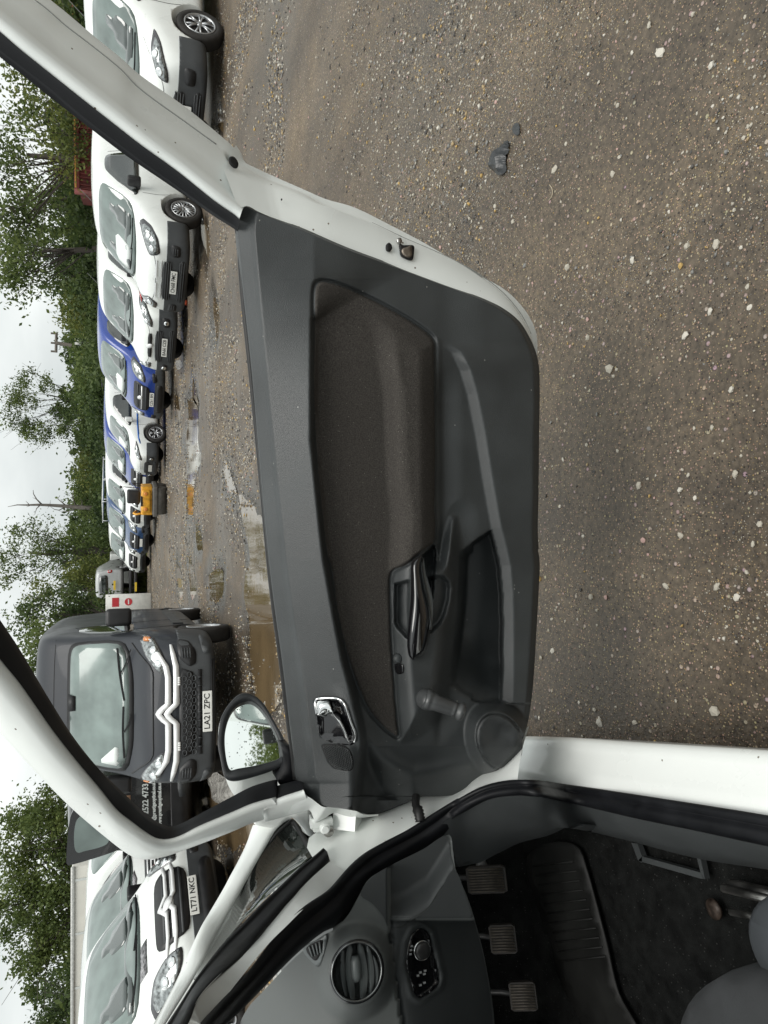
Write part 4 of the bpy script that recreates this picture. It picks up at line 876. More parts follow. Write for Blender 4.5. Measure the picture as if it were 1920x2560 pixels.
# ================================================================ ground
def ground_mat():
    m = bpy.data.materials.new('wet_gravel_yard'); m.use_nodes = True; t = m.node_tree; p = t.nodes['Principled BSDF']; lk = t.links.new
    co = t.nodes.new('ShaderNodeTexCoord'); O = co.outputs['Object']
    def noise(s, d=6, r=.55): n = t.nodes.new('ShaderNodeTexNoise'); n.inputs['Scale'].default_value = s; n.inputs['Detail'].default_value = d; n.inputs['Roughness'].default_value = r; lk(O, n.inputs['Vector']); return n
    def ramp(src, st):
        r = t.nodes.new('ShaderNodeValToRGB'); r.color_ramp.elements[0].position = st[0][0]; r.color_ramp.elements[0].color = (*st[0][1], 1)
        r.color_ramp.elements[1].position = st[1][0]; r.color_ramp.elements[1].color = (*st[1][1], 1)
        for q, c in st[2:]: e = r.color_ramp.elements.new(q); e.color = (*c, 1)
        lk(src, r.inputs[0]); return r
    def mix(f, a, b, bl='MIX'):
        x = t.nodes.new('ShaderNodeMixRGB'); x.blend_type = bl
        if isinstance(f, float): x.inputs[0].default_value = f
        else: lk(f, x.inputs[0])
        for k, q in ((1, a), (2, b)):
            if isinstance(q, tuple): x.inputs[k].default_value = (*q, 1)
            else: lk(q, x.inputs[k])
        return x.outputs[0]
    n1 = noise(.55); n2 = noise(4.5, 8, .65); n3 = noise(60, 4, .6)
    base = ramp(n1.outputs[0], [(.32, (.060, .047, .032)), (.72, (.106, .085, .060))]).outputs[0]
    b2 = ramp(n2.outputs[0], [(.3, (.72, .70, .69)), (.75, (1.25, 1.22, 1.18))]).outputs[0]
    c = mix(1.0, base, b2, 'MULTIPLY')
    b3 = ramp(n3.outputs[0], [(.3, (.55, .55, .55)), (.7, (1.5, 1.5, 1.5))]).outputs[0]
    c = mix(1.0, c, b3, 'MULTIPLY')
    hs = []
    for s, th, col in ((95., .70, (.30, .25, .17)), (48., .88, (.29, .265, .225)), (170., .60, (.30, .235, .14)), (120., .80, (.025, .022, .020))):
        v = t.nodes.new('ShaderNodeTexVoronoi'); v.inputs['Scale'].default_value = s; lk(O, v.inputs['Vector'])
        sp = t.nodes.new('ShaderNodeSeparateColor'); lk(v.outputs['Color'], sp.inputs[0])
        g = t.nodes.new('ShaderNodeMath'); g.operation = 'GREATER_THAN'; g.inputs[1].default_value = th; lk(sp.outputs[0], g.inputs[0])
        q = t.nodes.new('ShaderNodeMapRange'); q.inputs[1].default_value = .34; q.inputs[2].default_value = .22; q.inputs[3].default_value = 0; q.inputs[4].default_value = 1; lk(v.outputs['Distance'], q.inputs[0])
        u = t.nodes.new('ShaderNodeMath'); u.operation = 'MULTIPLY'; lk(g.outputs[0], u.inputs[0]); lk(q.outputs[0], u.inputs[1])
        tint = mix(.22, col, v.outputs['Color'], 'SOFT_LIGHT')
        c = mix(u.outputs[0], c, tint); hs.append((u.outputs[0], .25 / s))
    # broad tracks of pale packed mud, and the dark damp margin of each puddle
    mpt = t.nodes.new('ShaderNodeMapping'); mpt.inputs['Rotation'].default_value = (0, 0, R(28)); mpt.inputs['Scale'].default_value = (1.5, .22, 1); lk(O, mpt.inputs[0])
    nt_ = t.nodes.new('ShaderNodeTexNoise'); nt_.inputs['Scale'].default_value = 1.0; nt_.inputs['Detail'].default_value = 5; lk(mpt.outputs[0], nt_.inputs['Vector'])
    tr_ = ramp(nt_.outputs[0], [(.40, (.80, .80, .82)), (.66, (1.32, 1.30, 1.26))]).outputs[0]; c = mix(1.0, c, tr_, 'MULTIPLY')
    at = t.nodes.new('ShaderNodeAttribute'); at.attribute_name = 'damp'
    dk = t.nodes.new('ShaderNodeMapRange'); dk.inputs[3].default_value = 1.0; dk.inputs[4].default_value = .42; lk(at.outputs['Fac'], dk.inputs[0])
    c = mix(1.0, c, dk.outputs[0], 'MULTIPLY')
    lk(c, p.inputs['Base Color'])
    r = t.nodes.new('ShaderNodeMapRange'); r.inputs[1].default_value = .35; r.inputs[2].default_value = .7; r.inputs[3].default_value = .32; r.inputs[4].default_value = .80; lk(n1.outputs[0], r.inputs[0])
    rd_ = t.nodes.new('ShaderNodeMath'); rd_.operation = 'MULTIPLY_ADD'; rd_.inputs[1].default_value = -.30; rd_.use_clamp = True; lk(at.outputs['Fac'], rd_.inputs[0]); lk(r.outputs[0], rd_.inputs[2]); lk(rd_.outputs[0], p.inputs['Roughness'])
    p.inputs['Specular IOR Level'].default_value = .5
    h = t.nodes.new('ShaderNodeMath'); h.operation = 'MULTIPLY'; h.inputs[1].default_value = .010; lk(n2.outputs[0], h.inputs[0]); cur = h.outputs[0]
    h2 = t.nodes.new('ShaderNodeMath'); h2.operation = 'MULTIPLY_ADD'; h2.inputs[1].default_value = .004; lk(n3.outputs[0], h2.inputs[0]); lk(cur, h2.inputs[2]); cur = h2.outputs[0]
    for u, a in hs:
        q = t.nodes.new('ShaderNodeMath'); q.operation = 'MULTIPLY_ADD'; q.inputs[1].default_value = a; lk(u, q.inputs[0]); lk(cur, q.inputs[2]); cur = q.outputs[0]
    b = t.nodes.new('ShaderNodeBump'); b.inputs['Strength'].default_value = .9; b.inputs['Distance'].default_value = 1.0; lk(cur, b.inputs['Height']); lk(b.outputs[0], p.inputs['Normal'])
    return m
M_ground = ground_mat()
from mathutils import noise as mn
def gh(x, y):
    """height of the yard: shallow undulation, falling a little where water lies"""
    return .0
# fine inner sheet + wide outer sheet in one mesh: non-uniform grid
gx = np.concatenate([-np.geomspace(900, 9, 26), np.linspace(-8.5, 12, 260), np.geomspace(12.5, 900, 26)])
gy = np.concatenate([-np.geomspace(600, 3, 18), np.linspace(-2.6, 26, 330), np.geomspace(26.5, 1500, 26)])
GX, GY = np.meshgrid(gx, gy)
def vnoise(x, y, s, seed):
    rg = np.random.default_rng(seed); T = rg.random((64, 64)); u = x * s; v = y * s; i = np.floor(u).astype(int); j = np.floor(v).astype(int); fu = sm(u - i); fv = sm(v - j)
    g = lambda a, b: T[a % 64, b % 64]
    return (g(i, j) * (1 - fu) + g(i + 1, j) * fu) * (1 - fv) + (g(i, j + 1) * (1 - fu) + g(i + 1, j + 1) * fu) * fv
def gnd(x, y):
    h = (vnoise(x, y, .45, 1) - .5) * .07 + (vnoise(x, y, 1.3, 2) - .5) * .03 + (vnoise(x, y, 4.1, 3) - .5) * .012 + (vnoise(x, y, 9.7, 4) - .5) * .006
    f = np.exp(-((np.hypot(x, y - 12)) / 26.) ** 4)
    return h * f
GZ = gnd(GX, GY)
V = np.stack([GX.ravel(), GY.ravel(), GZ.ravel()], 1); ny_, nx_ = GX.shape; ii = np.arange(nx_ * ny_).reshape(ny_, nx_)
Fg = np.stack([ii[:-1, :-1].ravel(), ii[:-1, 1:].ravel(), ii[1:, 1:].ravel(), ii[1:, :-1].ravel()], 1)
ground = setting(put('ground', np_mesh(V, Fg, True), None, M_ground))
# ---- puddles: the water stands at a level, in hollows pressed into the sheet
M_pud = mat('muddy_water', (.115, .080, .042), .045, spec=.55, noise=(1.6, .25), bump=(3.0, .0015), coord='Object')
pud_specs = [  # outlines on the picture
    [(600, 1270), (636, 1275), (660, 1300), (690, 1340), (700, 1440), (700, 1560), (690, 1600), (690, 1700), (650, 1745), (625, 1640), (618, 1560), (610, 1500), (612, 1440), (622, 1400), (612, 1340)],
    [(466, 990), (487, 1010), (492, 1060), (490, 1110), (500, 1150), (490, 1190), (484, 1250), (470, 1270), (464, 1220), (470, 1160), (462, 1100), (470, 1050)],
    [(440, 1410), (452, 1440), (455, 1490), (450, 1500), (444, 1470)], [(472, 1395), (482, 1430), (488, 1480), (478, 1488), (470, 1440)],
    [(518, 1440), (546, 1432), (550, 1490), (528, 1500), (520, 1470)], [(488, 1310), (500, 1330), (506, 1370), (496, 1385), (488, 1350)],
    [(500, 545), (512, 560), (522, 600), (518, 640), (508, 620), (500, 580)], [(530, 740), (542, 770), (548, 830), (540, 850), (532, 800)],
    [(480, 950), (488, 985), (492, 1010), (484, 1005), (478, 975)], [(438, 985), (446, 1010), (450, 1050), (442, 1060), (438, 1020)],
    [(505, 1960), (560, 1950), (600, 1970), (620, 2030), (610, 2100), (580, 2120), (545, 2100), (520, 2050)],
    [(470, 2120), (500, 2130), (560, 2160), (580, 2230), (540, 2260), (500, 2240), (480, 2180)],
    [(560, 1150), (575, 1190), (588, 1240), (570, 1230), (558, 1190)], [(540, 250), (552, 280), (556, 330), (546, 320), (540, 280)]]
PUD = []
for k, sp_ in enumerate(pud_specs):
    c = catmull(sp_, 70, True); rg = np.random.default_rng(50 + k)
    w3 = on_z(c[:, 0], c[:, 1], 0.0)[:, :2]
    cc = w3.mean(0); rr = np.hypot(*(w3 - cc).T); wob = 1 + .10 * np.interp(np.arange(70) % 70, np.arange(0, 75, 5), rg.normal(size=15))
    w3 = cc + (w3 - cc) * np.clip(wob, .75, 1.3)[:, None]
    PUD.append(w3)
vz = V[:, 2].copy(); damp = np.zeros(len(V), np.float32)
for w3 in PUD:
    lo = w3.min(0) - .9; hi = w3.max(0) + .9; s_ = np.where((V[:, 0] > lo[0]) & (V[:, 0] < hi[0]) & (V[:, 1] > lo[1]) & (V[:, 1] < hi[1]))[0]
    if len(s_) == 0: continue
    d = sdf(V[s_, :2], w3); k_ = sm((d + .22) / .34); damp[s_] = np.maximum(damp[s_], sm((d + .42 + (vnoise(V[s_, 0], V[s_, 1], 3., 12) - .5) * .3) / .36))
    vz[s_] = vz[s_] * (1 - k_) + (-.032) * k_ + (vnoise(V[s_, 0], V[s_, 1], 5., 9) - .5) * .02 * k_
V[:, 2] = vz; ground.data.vertices.foreach_set('co', V.astype(np.float32).ravel()); ground.data.update()
at_ = ground.data.attributes.new('damp', 'FLOAT', 'POINT'); at_.data.foreach_set('value', damp)
for w3 in PUD:
    c = w3.mean(0); q = c + (w3 - c) * 1.12; Vp, Fp, _ = cdt_fill(q, .35)
    me = mesh(np.column_stack([Vp, np.full(len(Vp), -.018)]), Fp)
    o = setting(put('puddle', me, None, M_pud))

# ---- loose stones: individual larger ones, and grit as stuff
def rock(seed):
    rg = random.Random(seed); bm = bmesh.new(); bmesh.ops.create_icosphere(bm, subdivisions=1, radius=1.0)
    sx, sy, sz = rg.uniform(.7, 1.25), rg.uniform(.6, 1.0), rg.uniform(.4, .7)
    for v in bm.verts: v.co = Vector((v.co.x * sx, v.co.y * sy, v.co.z * sz)) * rg.uniform(.74, 1.1)
    me = bpy.data.meshes.new('stone'); bm.to_mesh(me); bm.free(); return me
stone_m = [mat('pale_stone', (.40, .37, .31), .8, noise=(40, .2)), mat('white_stone', (.50, .47, .41), .75, noise=(40, .15)), mat('grey_stone', (.20, .195, .185), .8, noise=(40, .25)),
           mat('ochre_stone', (.42, .28, .10), .8, noise=(40, .2)), mat('pink_stone', (.42, .28, .25), .8, noise=(40, .2)), mat('dark_stone', (.07, .066, .062), .7, noise=(40, .3))]
protos = []
for k in range(18):
    me = rock(k); me.materials.append(stone_m[[0, 0, 1, 0, 2, 5, 0, 3, 4, 0, 2, 0, 1, 0, 0, 2, 0, 5][k]]); protos.append(me)
rs = random.Random(21)
big = [(1660, 133, 22), (1652, 128, 10), (1635, 66, 18), (1392, 425, 18), (1785, 165, 20), (1535, 435, 16), (1430, 670, 22), (1320, 665, 17), (1587, 652, 16), (1725, 617, 22), (1710, 665, 20), (1800, 612, 22), (1785, 780, 18), (1480, 800, 14), (1483, 845, 18), (1543, 924, 26), (1727, 840, 20), (1560, 925, 12), (1880, 718, 16),
       (1624, 1215, 20), (1725, 1225, 18), (1855, 1185, 20), (1870, 1140, 12), (1645, 1073, 18), (1885, 770, 14), (1505, 1490, 18), (1368, 1447, 20), (1815, 1467, 20), (1862, 1492, 18), (1635, 1350, 18), (1727, 1338, 20), (1810, 1775, 26), (1520, 1805, 20), (1508, 1772, 14), (1613, 1803, 16), (1690, 1464, 18), (1848, 975, 20), (1800, 1070, 14), (1553, 942, 13),
       (1360, 1790, 14), (1405, 1625, 14), (1290, 555, 14), (1650, 1240, 12), (1900, 1360, 14), (1760, 1245, 12), (1543, 1492, 15), (1885, 1430, 14), (1915, 1310, 16), (1430, 1150, 11), (1570, 1128, 12), (1350, 1305, 12), (1362, 1350, 14), (1480, 1340, 11), (1418, 360, 10), (1550, 265, 14), (1583, 198, 12), (1590, 135, 10), (1740, 38, 14), (1500, 545, 10)]
def drop_stone(x, y, size_px, k, pr=None):
    p = on_z(x, y, 0); d = np.linalg.norm(p - CAM); s = size_px / FPX * d * .52
    o = bpy.data.objects.new('stone', protos[k]); COL.objects.link(o); o.parent = ground
    o.location = (p[0], p[1], float(gnd(np.array([p[0]]), np.array([p[1]]))[0]) + s * .18); o.scale = (s, s, s); o.rotation_euler = (rs.uniform(-.3, .3), rs.uniform(-.3, .3), rs.uniform(0, 6.28))
kinds = [2, 1, 9, 0, 12, 6, 13, 4, 2, 11, 7, 0, 2, 8, 1, 6]
for i, (x, y, s) in enumerate(big): drop_stone(x, y, s, kinds[i % len(kinds)])
cnt = 0
while cnt < 225:
    x = rs.uniform(700, 1915); y = rs.uniform(0, 1890)
    if x < 1250 and y > 300 + (x - 700) * .9: continue
    if x < 1330 and y > 600: continue
    clump = vnoise(np.array([x]), np.array([y]), .006, 31)[0]
    if rs.random() > clump ** 2 * 1.6: continue
    drop_stone(x, y, rs.uniform(5, 11) if x > 1100 else rs.uniform(4, 7), rs.choice([0, 1, 3, 6, 9, 11, 13, 14, 2, 12, 4, 10, 7, 8, 5])); cnt += 1
def grit(n, xr, yr, sr, seed, name, mats_w, power=1.0, zoff=0.0):
    rg = np.random.default_rng(seed)
    x = rg.uniform(*xr, n * 3); y = yr[0] + (yr[1] - yr[0]) * rg.random(n * 3) ** power
    c = vnoise(x, y, 1.1, 77) * .6 + vnoise(x, y, 3.3, 78) * .4; keep = rg.random(n * 3) < np.clip((c - .36) * 3.2, .04, 1); x = x[keep][:n]; y = y[keep][:n]; n = len(x)
    # keep out of standing water, apart from a few that break the surface
    Q_ = np.stack([x, y], 1); wet = np.zeros(n, bool)
    for w3 in PUD:
        lo = w3.min(0); hi = w3.max(0); q_ = np.where((x > lo[0]) & (x < hi[0]) & (y > lo[1]) & (y < hi[1]))[0]
        if len(q_): wet[q_] |= sdf(Q_[q_], w3) > .02
    ok = ~(wet & (rg.random(n) < .965)); x = x[ok]; y = y[ok]; n = len(x)
    base = np.array([[1, 0, 0], [-1, 0, 0], [0, 1, 0], [0, -1, 0], [0, 0, 1], [0, 0, -1]], float)
    s = sr[0] + (sr[1] - sr[0]) * rg.random(n) ** 2.6; j = base[None] * rg.uniform(.55, 1.25, (n, 6, 3)) + rg.normal(0, .16, (n, 6, 3))
    ang = rg.uniform(0, 6.28, n); ca, sa = np.cos(ang), np.sin(ang); X = j[:, :, 0] * ca[:, None] - j[:, :, 1] * sa[:, None]; Y = j[:, :, 0] * sa[:, None] + j[:, :, 1] * ca[:, None]
    W = np.stack([X, Y, j[:, :, 2] * .62], 2) * s[:, None, None]; z = gnd(x, y); W += np.stack([x, y, z + s * .15 + zoff], 1)[:, None, :]
    f = np.array([[0, 2, 4], [2, 1, 4], [1, 3, 4], [3, 0, 4], [2, 0, 5], [1, 2, 5], [3, 1, 5], [0, 3, 5]])
    F = (np.arange(n)[:, None, None] * 6 + f[None]).reshape(-1, 3)
    mi = np.repeat(rg.choice(len(mats_w), n, p=np.array([q[1] for q in mats_w]) / sum(q[1] for q in mats_w)), 8)
    me = np_mesh(W.reshape(-1, 3), F, False, mi)
    for q in mats_w: me.materials.append(q[0])
    o = bpy.data.objects.new(name, me); COL.objects.link(o); o['kind'] = 'stuff'
    return o
mw = [(stone_m[0], 5), (stone_m[1], 2.2), (stone_m[2], 4), (stone_m[3], .7), (stone_m[4], .5), (stone_m[5], 5), (mat('tan_grit', (.36, .27, .15), .8), 3)]
grit(85000, (-.3, 2.6), (.7, 3.4), (.0009, .0026), 5, 'gravel', mw)
grit(15000, (-.3, 3.0), (.7, 4.2), (.0020, .0068), 6, 'gravel', mw)
grit(30000, (.3, 7.5), (2.4, 11), (.003, .013), 7, 'gravel', mw, 1.2)
grit(26000, (-5, 6), (6, 20), (.006, .022), 8, 'gravel', mw, 1.2)
grit(14000, (-5, 6), (16, 42), (.010, .035), 9, 'gravel', mw, 1.2)
# ================================================================ vehicles
def bvh_of(me): return BVHTree.FromPolygons([v.co.copy() for v in me.vertices], [tuple(p.vertices) for p in me.polygons])
def body_mesh(st, level=3, arches=(), ar=.37, W=.9, crown=.03):
    """st: list of (x, zbottom, zbelt, ztop, wbelt, wtop) from tail to nose -> smooth closed body with wheel arches cut"""
    K = 9; V = []; F = []
    for x, zb, zl, zt, wb, wt in st:
        half = [(0, zb), (wb * .55, zb), (wb * .93, zb + .015), (wb * .995, zb + .12 * (zl - zb) + .04), (wb, zb + .6 * (zl - zb)), (wb * .985, zl), (wt + (wb - wt) * .25, zl + (zt - zl) * .62), (wt * .97, zt - min(.05, (zt - zl) * .35)), (wt * .80, zt), (0, zt + crown)]
        pts = half + [(-y, z) for y, z in half[-2:0:-1]]
        V += [(x, y, z) for y, z in pts]
    n = len(pts); m = len(st)
    for i in range(m - 1):
        for k in range(n): F.append((i * n + k, i * n + (k + 1) % n, (i + 1) * n + (k + 1) % n, (i + 1) * n + k))
    for base, flip in ((0, True), ((m - 1) * n, False)):
        h = n // 2
        for k in range(h):
            a, b, c, d = k, k + 1, (n - k - 1) % n, (n - k) % n
            q = [base + a, base + b, base + c, base + d]
            q2 = [];
            for i_ in q:
                if i_ not in q2: q2.append(i_)
            if len(q2) >= 3: F.append(tuple(q2 if not flip else q2[::-1]))
    me = mesh(V, F)
    bm = bmesh.new(); bm.from_mesh(me); bmesh.ops.recalc_face_normals(bm, faces=bm.faces); bm.to_mesh(me); bm.free()
    o = bpy.data.objects.new('b', me); COL.objects.link(o)
    md = o.modifiers.new('s', 'SUBSURF'); md.levels = level; md.render_levels = level
    cut = []
    for ax in arches:
        for sd in (-1, 1):
            Vc, Fc = disc_stack((ax, sd * (W - .30), ar * .86), (0, sd, 0), [(ar, 0), (ar, .60)], 28)
            c = bpy.data.objects.new('c', mesh(Vc, Fc)); COL.objects.link(c); cut.append(c)
            b = o.modifiers.new('b', 'BOOLEAN'); b.operation = 'DIFFERENCE'; b.solver = 'EXACT'; b.object = c
    dg = bpy.context.evaluated_depsgraph_get(); dg.update()
    out = bpy.data.meshes.new_from_object(o.evaluated_get(dg))
    for c in cut + [o]: bpy.data.objects.remove(c)
    out.materials.clear()
    out.polygons.foreach_set('use_smooth', [True] * len(out.polygons))
    return out
class Shell:
    def __init__(s, me, root): s.me = me; s.b = bvh_of(me); s.root = root
    def cast(s, u, v, side):
        """side: 'F' front view (u=y, v=z), 'B' back, 'L' left side (u=x, v=z), 'R' right side, 'T' top (u=x, v=y)"""
        o, d = {'F': ((9, u, v), (-1, 0, 0)), 'B': ((-9, u, v), (1, 0, 0)), 'L': ((u, 9, v), (0, -1, 0)), 'R': ((u, -9, v), (0, 1, 0)), 'T': ((u, v, 9), (0, 0, -1))}[side]
        h = s.b.ray_cast(Vector(o), Vector(d))
        if h[0] is None:
            h = s.b.find_nearest(Vector({'F': (3, u, v), 'B': (-3, u, v), 'L': (u, .95, v), 'R': (u, -.95, v), 'T': (u, v, 3)}[side]))
        return np.array(h[0]), np.array(h[1])
    def patch(s, name, poly, side, m, off=.006, step=.07, depth=.03, parent=None, rnd=2, fn=None, smooth=True, label=None):
        P = np.array(round_poly(poly, .16, rnd)) if rnd else np.array(poly, float)
        V2, F, lp = cdt_fill(P, step); W_ = []; dirv = {'F': (1, 0, 0), 'B': (-1, 0, 0), 'L': (0, 1, 0), 'R': (0, -1, 0), 'T': (0, 0, 1)}[side]; dv = np.array(dirv, float)
        for u, v in V2:
            p, nn = s.cast(u, v, side)
            if nn @ dv < 0: nn = -nn
            W_.append(p + nn * off * .6 + dv * off * .6)
        W_ = np.array(W_)
        if fn is not None: W_ = fn(W_, V2)
        FF = []
        for f in F:
            a, b, c = W_[f[0]], W_[f[1]], W_[f[2]]; FF.append(f if np.cross(b - a, c - a) @ dv > 0 else f[::-1])
        n = len(W_); ed = {}
        for f in FF:
            for i in range(len(f)): ed[(f[i], f[(i + 1) % len(f)])] = 1
        Vv = W_.tolist() + [tuple(w_ - dv * depth) for w_ in W_[lp]]; mp_ = {l: n + i for i, l in enumerate(lp)}
        for (i, j) in list(ed):
            if (j, i) not in ed and i in mp_ and j in mp_: FF.append((j, i, mp_[i], mp_[j]))
        me = mesh(Vv, FF, smooth)
        return put(name, me, parent or s.root, m, label)
    def line(s, name, pts, side, m, wdt=.006, off=.001, parent=None, n=24):
        c = catmull(np.array(pts, float), n) if len(pts) > 2 else catmull(np.array(pts, float), n)
        w3 = []
        for u, v in c:
            p, nn = s.cast(u, v, side); w3.append(p + nn * off * (1 if nn @ p >= 0 or True else 1))
        return put(name, mesh(*tube(w3, wdt, 4)), parent or s.root, m)
    def skin(s, name, box_, m, off=.008, parent=None):
        """a panel taken from the body inside box_ = (x0, x1, y0, y1, z0, z1), cut clean at its edges and standing off a little"""
        x0, x1, y0, y1, z0, z1 = box_
        bm = bmesh.new(); bm.from_mesh(s.me)
        for co, no in (((x0, 0, 0), (-1, 0, 0)), ((x1, 0, 0), (1, 0, 0)), ((0, y0, 0), (0, -1, 0)), ((0, y1, 0), (0, 1, 0)), ((0, 0, z0), (0, 0, -1)), ((0, 0, z1), (0, 0, 1))):
            bmesh.ops.bisect_plane(bm, geom=bm.verts[:] + bm.edges[:] + bm.faces[:], dist=1e-5, plane_co=co, plane_no=no, clear_outer=True)
        if not bm.faces: bm.free(); return None
        bm.normal_update()
        for v in bm.verts: v.co += v.normal * off
        ring_ = [e for e in bm.edges if e.is_boundary]
        r_ = bmesh.ops.extrude_edge_only(bm, edges=ring_)
        for v in [g for g in r_['geom'] if isinstance(g, bmesh.types.BMVert)]: v.co -= v.normal * (off + .012) if v.normal.length else Vector((0, 0, 0))
        me = bpy.data.meshes.new('skin'); bm.to_mesh(me); bm.free(); me.materials.clear()
        me.polygons.foreach_set('use_smooth', [True] * len(me.polygons))
        return put(name, me, parent or s.root, m)
M_glass = mat('windscreen_glass', (.15, .19, .178), .10, coat=.35, spec=.6, noise=(2.2, .35, 3))
M_glassd = mat('side_window_glass', (.030, .036, .034), .05, coat=1, spec=.7, noise=(3, .4, 3))
M_seatg = mat('dim_cabin_behind_glass', (.055, .070, .066), .05, coat=1, spec=.8)
M_bump = speckle(mat('grey_bumper_plastic', (.050, .054, .057), .5, noise=(4, .2, 6)), 60, .96, (.15, .14, .12), .3)
M_black = mat('black_plastic', (.012, .012, .013), .45, noise=(8, .3))
M_lamp = mat('headlamp_clear', (.26, .28, .28), .10, metal=.6, coat=1, noise=(24, .75, 2))
M_lampin = mat('headlamp_reflector', (.85, .87, .87), .12, metal=1)
M_lampdk = mat('headlamp_bezel', (.05, .05, .055), .2, coat=.6)
M_tyre = speckle(mat('muddy_tyre', (.022, .020, .018), .75, noise=(14, .5)), 90, .9, (.09, .075, .06), .4)
M_rim = mat('alloy_silver', (.50, .51, .52), .3, metal=.8, noise=(20, .15))
M_rimdk = mat('steel_wheel_dark', (.06, .06, .06), .5, metal=.4, noise=(20, .4))
M_plate = mat('number_plate_white', (.78, .78, .74), .35)
M_platey = mat('number_plate_yellow', (.75, .52, .05), .35)
M_ink = mat('black_ink', (.012, .012, .012), .5)
M_red = mat('red_lamp', (.40, .02, .02), .15, coat=1)
M_amber = mat('amber_lamp', (.65, .22, .04), .15, coat=1)
M_paper = mat('white_paper', (.72, .76, .74), .7)
M_chromed = mat('bright_trim', (.80, .81, .81), .28, metal=.25)
M_seam = mat('panel_gap', (.03, .03, .03), .8)
_wheel_cache = {}
def wheel(root, x, y, r=.31, w_=.20, kind='alloy', spokes=7, face=1):
    """tyre with tread shoulders, rim with spokes; face = +1 outer side toward +y"""
    key = (r, w_, kind, spokes, face)
    if key not in _wheel_cache:
        ty = mesh(*disc_stack((0, -w_ / 2 * face, 0), (0, face, 0), [(r * .64, .01), (r * .92, 0), (r * .985, .02), (r, .045), (r, w_ - .045), (r * .985, w_ - .02), (r * .93, w_ - .004), (r * .80, w_ + .004), (r * .66, w_ - .006), (r * .64, w_ - .03)], 40), True)
        parts_ = [disc_stack((0, (w_ / 2 - .075) * face, 0), (0, face, 0), [(r * .64, 0), (r * .62, .006), (.05, .010), (.045, .02)], 36)]
        rim = [disc_stack((0, (w_ / 2 - .06) * face, 0), (0, face, 0), [(r * .60, .0), (r * .66, .045), (r * .67, .062), (r * .625, .064), (r * .60, .045), (r * .585, .01)], 40)]
        if kind == 'steel':
            rim.append(disc_stack((0, (w_ / 2 - .05) * face, 0), (0, face, 0), [(r * .60, 0), (r * .52, .030), (r * .36, .032), (r * .22, .012), (r * .10, .02)], 32))
            for k in range(spokes * 2):
                a = math.pi * k / spokes; rim.append(disc_stack((math.cos(a) * r * .47, (w_ / 2 - .024) * face, math.sin(a) * r * .47), (0, face, 0), [(r * .05, 0), (r * .04, .006)], 8))
        else:
            for k in range(spokes):
                a = 2 * math.pi * k / spokes
                for da in (-.14, .14):
                    p = [(math.cos(a + da * .5) * r * .10, (w_ / 2 - .008) * face, math.sin(a + da * .5) * r * .10), (math.cos(a + da) * r * .38, (w_ / 2 - .004) * face, math.sin(a + da) * r * .38), (math.cos(a + da * 1.4) * r * .62, (w_ / 2 - .018) * face, math.sin(a + da * 1.4) * r * .62)]
                    rim.append(tube(p, [r * .045, r * .04, r * .045], 6))
            rim.append(disc_stack((0, (w_ / 2 - .03) * face, 0), (0, face, 0), [(r * .16, 0), (r * .15, .03), (r * .05, .036)], 18))
        _wheel_cache[key] = (ty, mesh(*merge(rim), True), mesh(*merge(parts_), True))
    ty, rm, bk = _wheel_cache[key]
    w0 = put('wheel', ty, root, M_tyre); w0.location = (x, y, r)
    put('rim', rm, w0, M_rim if kind != 'steeld' else M_rimdk); put('brake_disc', bk, w0, M_rimdk)
    w0.rotation_euler = (0, random.uniform(0, 6), 0)
    return w0
def number_plate(root, p, nrm, s, m=None, wd=.52, ht=.111, tilt=0):
    nrm = Vector(nrm).normalized(); ex = Vector((0, 0, 1)).cross(nrm).normalized(); ey = nrm.cross(ex)
    V, F = box((0, 0, 0), (wd, ht, .008)); b = put('number_plate', bevel_mesh(V, F, .006, 1, False), root, m or M_plate)
    b.matrix_local = frame_mat(Vector(p), ex, ey, nrm)
    if s:
        t = put('plate_lettering', text_mesh(s, ht * .86, .0012, bold=.001), b, M_ink); t.location = (0, .002, .005)
        bb = [v.co.x for v in t.data.vertices]; wv = max(bb) - min(bb); t.scale = (wd * .86 / wv, 1, 1)
    return b
def mirror_v(root, p, sd, s=1.0, m=None, arm=True):
    hs = bevel_mesh(*box((0, 0, 0), (.13 * s, .20 * s, .26 * s)), .045 * s, 3)
    o = put('wing_mirror', hs, root, m or M_black); o.location = (p[0], p[1] + sd * .12 * s, p[2])
    gl_ = put('mirror_glass', bevel_mesh(*box((-.066 * s, 0, 0), (.006, .16 * s, .21 * s)), .01 * s, 2), o, M_glass)
    if arm: put('mirror_arm', mesh(*tube([(0, -sd * .16 * s, -.09 * s), (0, -sd * .06 * s, -.08 * s)], .03 * s, 8)), o, M_black)
    return o
def chevron(root, x0, sh, zc, wd, ht, bar, m=M_chromed, arm_y=None):
    """double chevron badge with the two bars running out to the lamps"""
    for k in range(2):
        z = zc - k * ht * .62
        pl = [(-wd, z - ht * .30), (-wd, z - ht * .30 + bar), (-.10 * ht - .02, z - ht * .30 + bar), (0, z + ht * .28 + bar), (.10 * ht + .02, z - ht * .30 + bar), (wd, z - ht * .30 + bar), (wd, z - ht * .30), (.10 * ht + .055, z - ht * .30), (0, z + ht * .28 - bar * .3), (-.10 * ht - .055, z - ht * .30)]
        if arm_y:
            pl = arm_y(pl, k)
        sh.patch('badge_chevron', pl, 'F', m, .018, .05, .03, rnd=0, smooth=False)
def mk(name, label, st, loc, rz, paint, arches, group=None, W=.9, ar=.37, level=3, cat='van'):
    root = thing(name, label, cat, loc, rz, group)
    me = body_mesh(st, level, arches, ar, W); me.materials.clear()
    put('body', me, root, paint)
    # dark wheel wells behind the tyres
    return root, Shell(me, root)
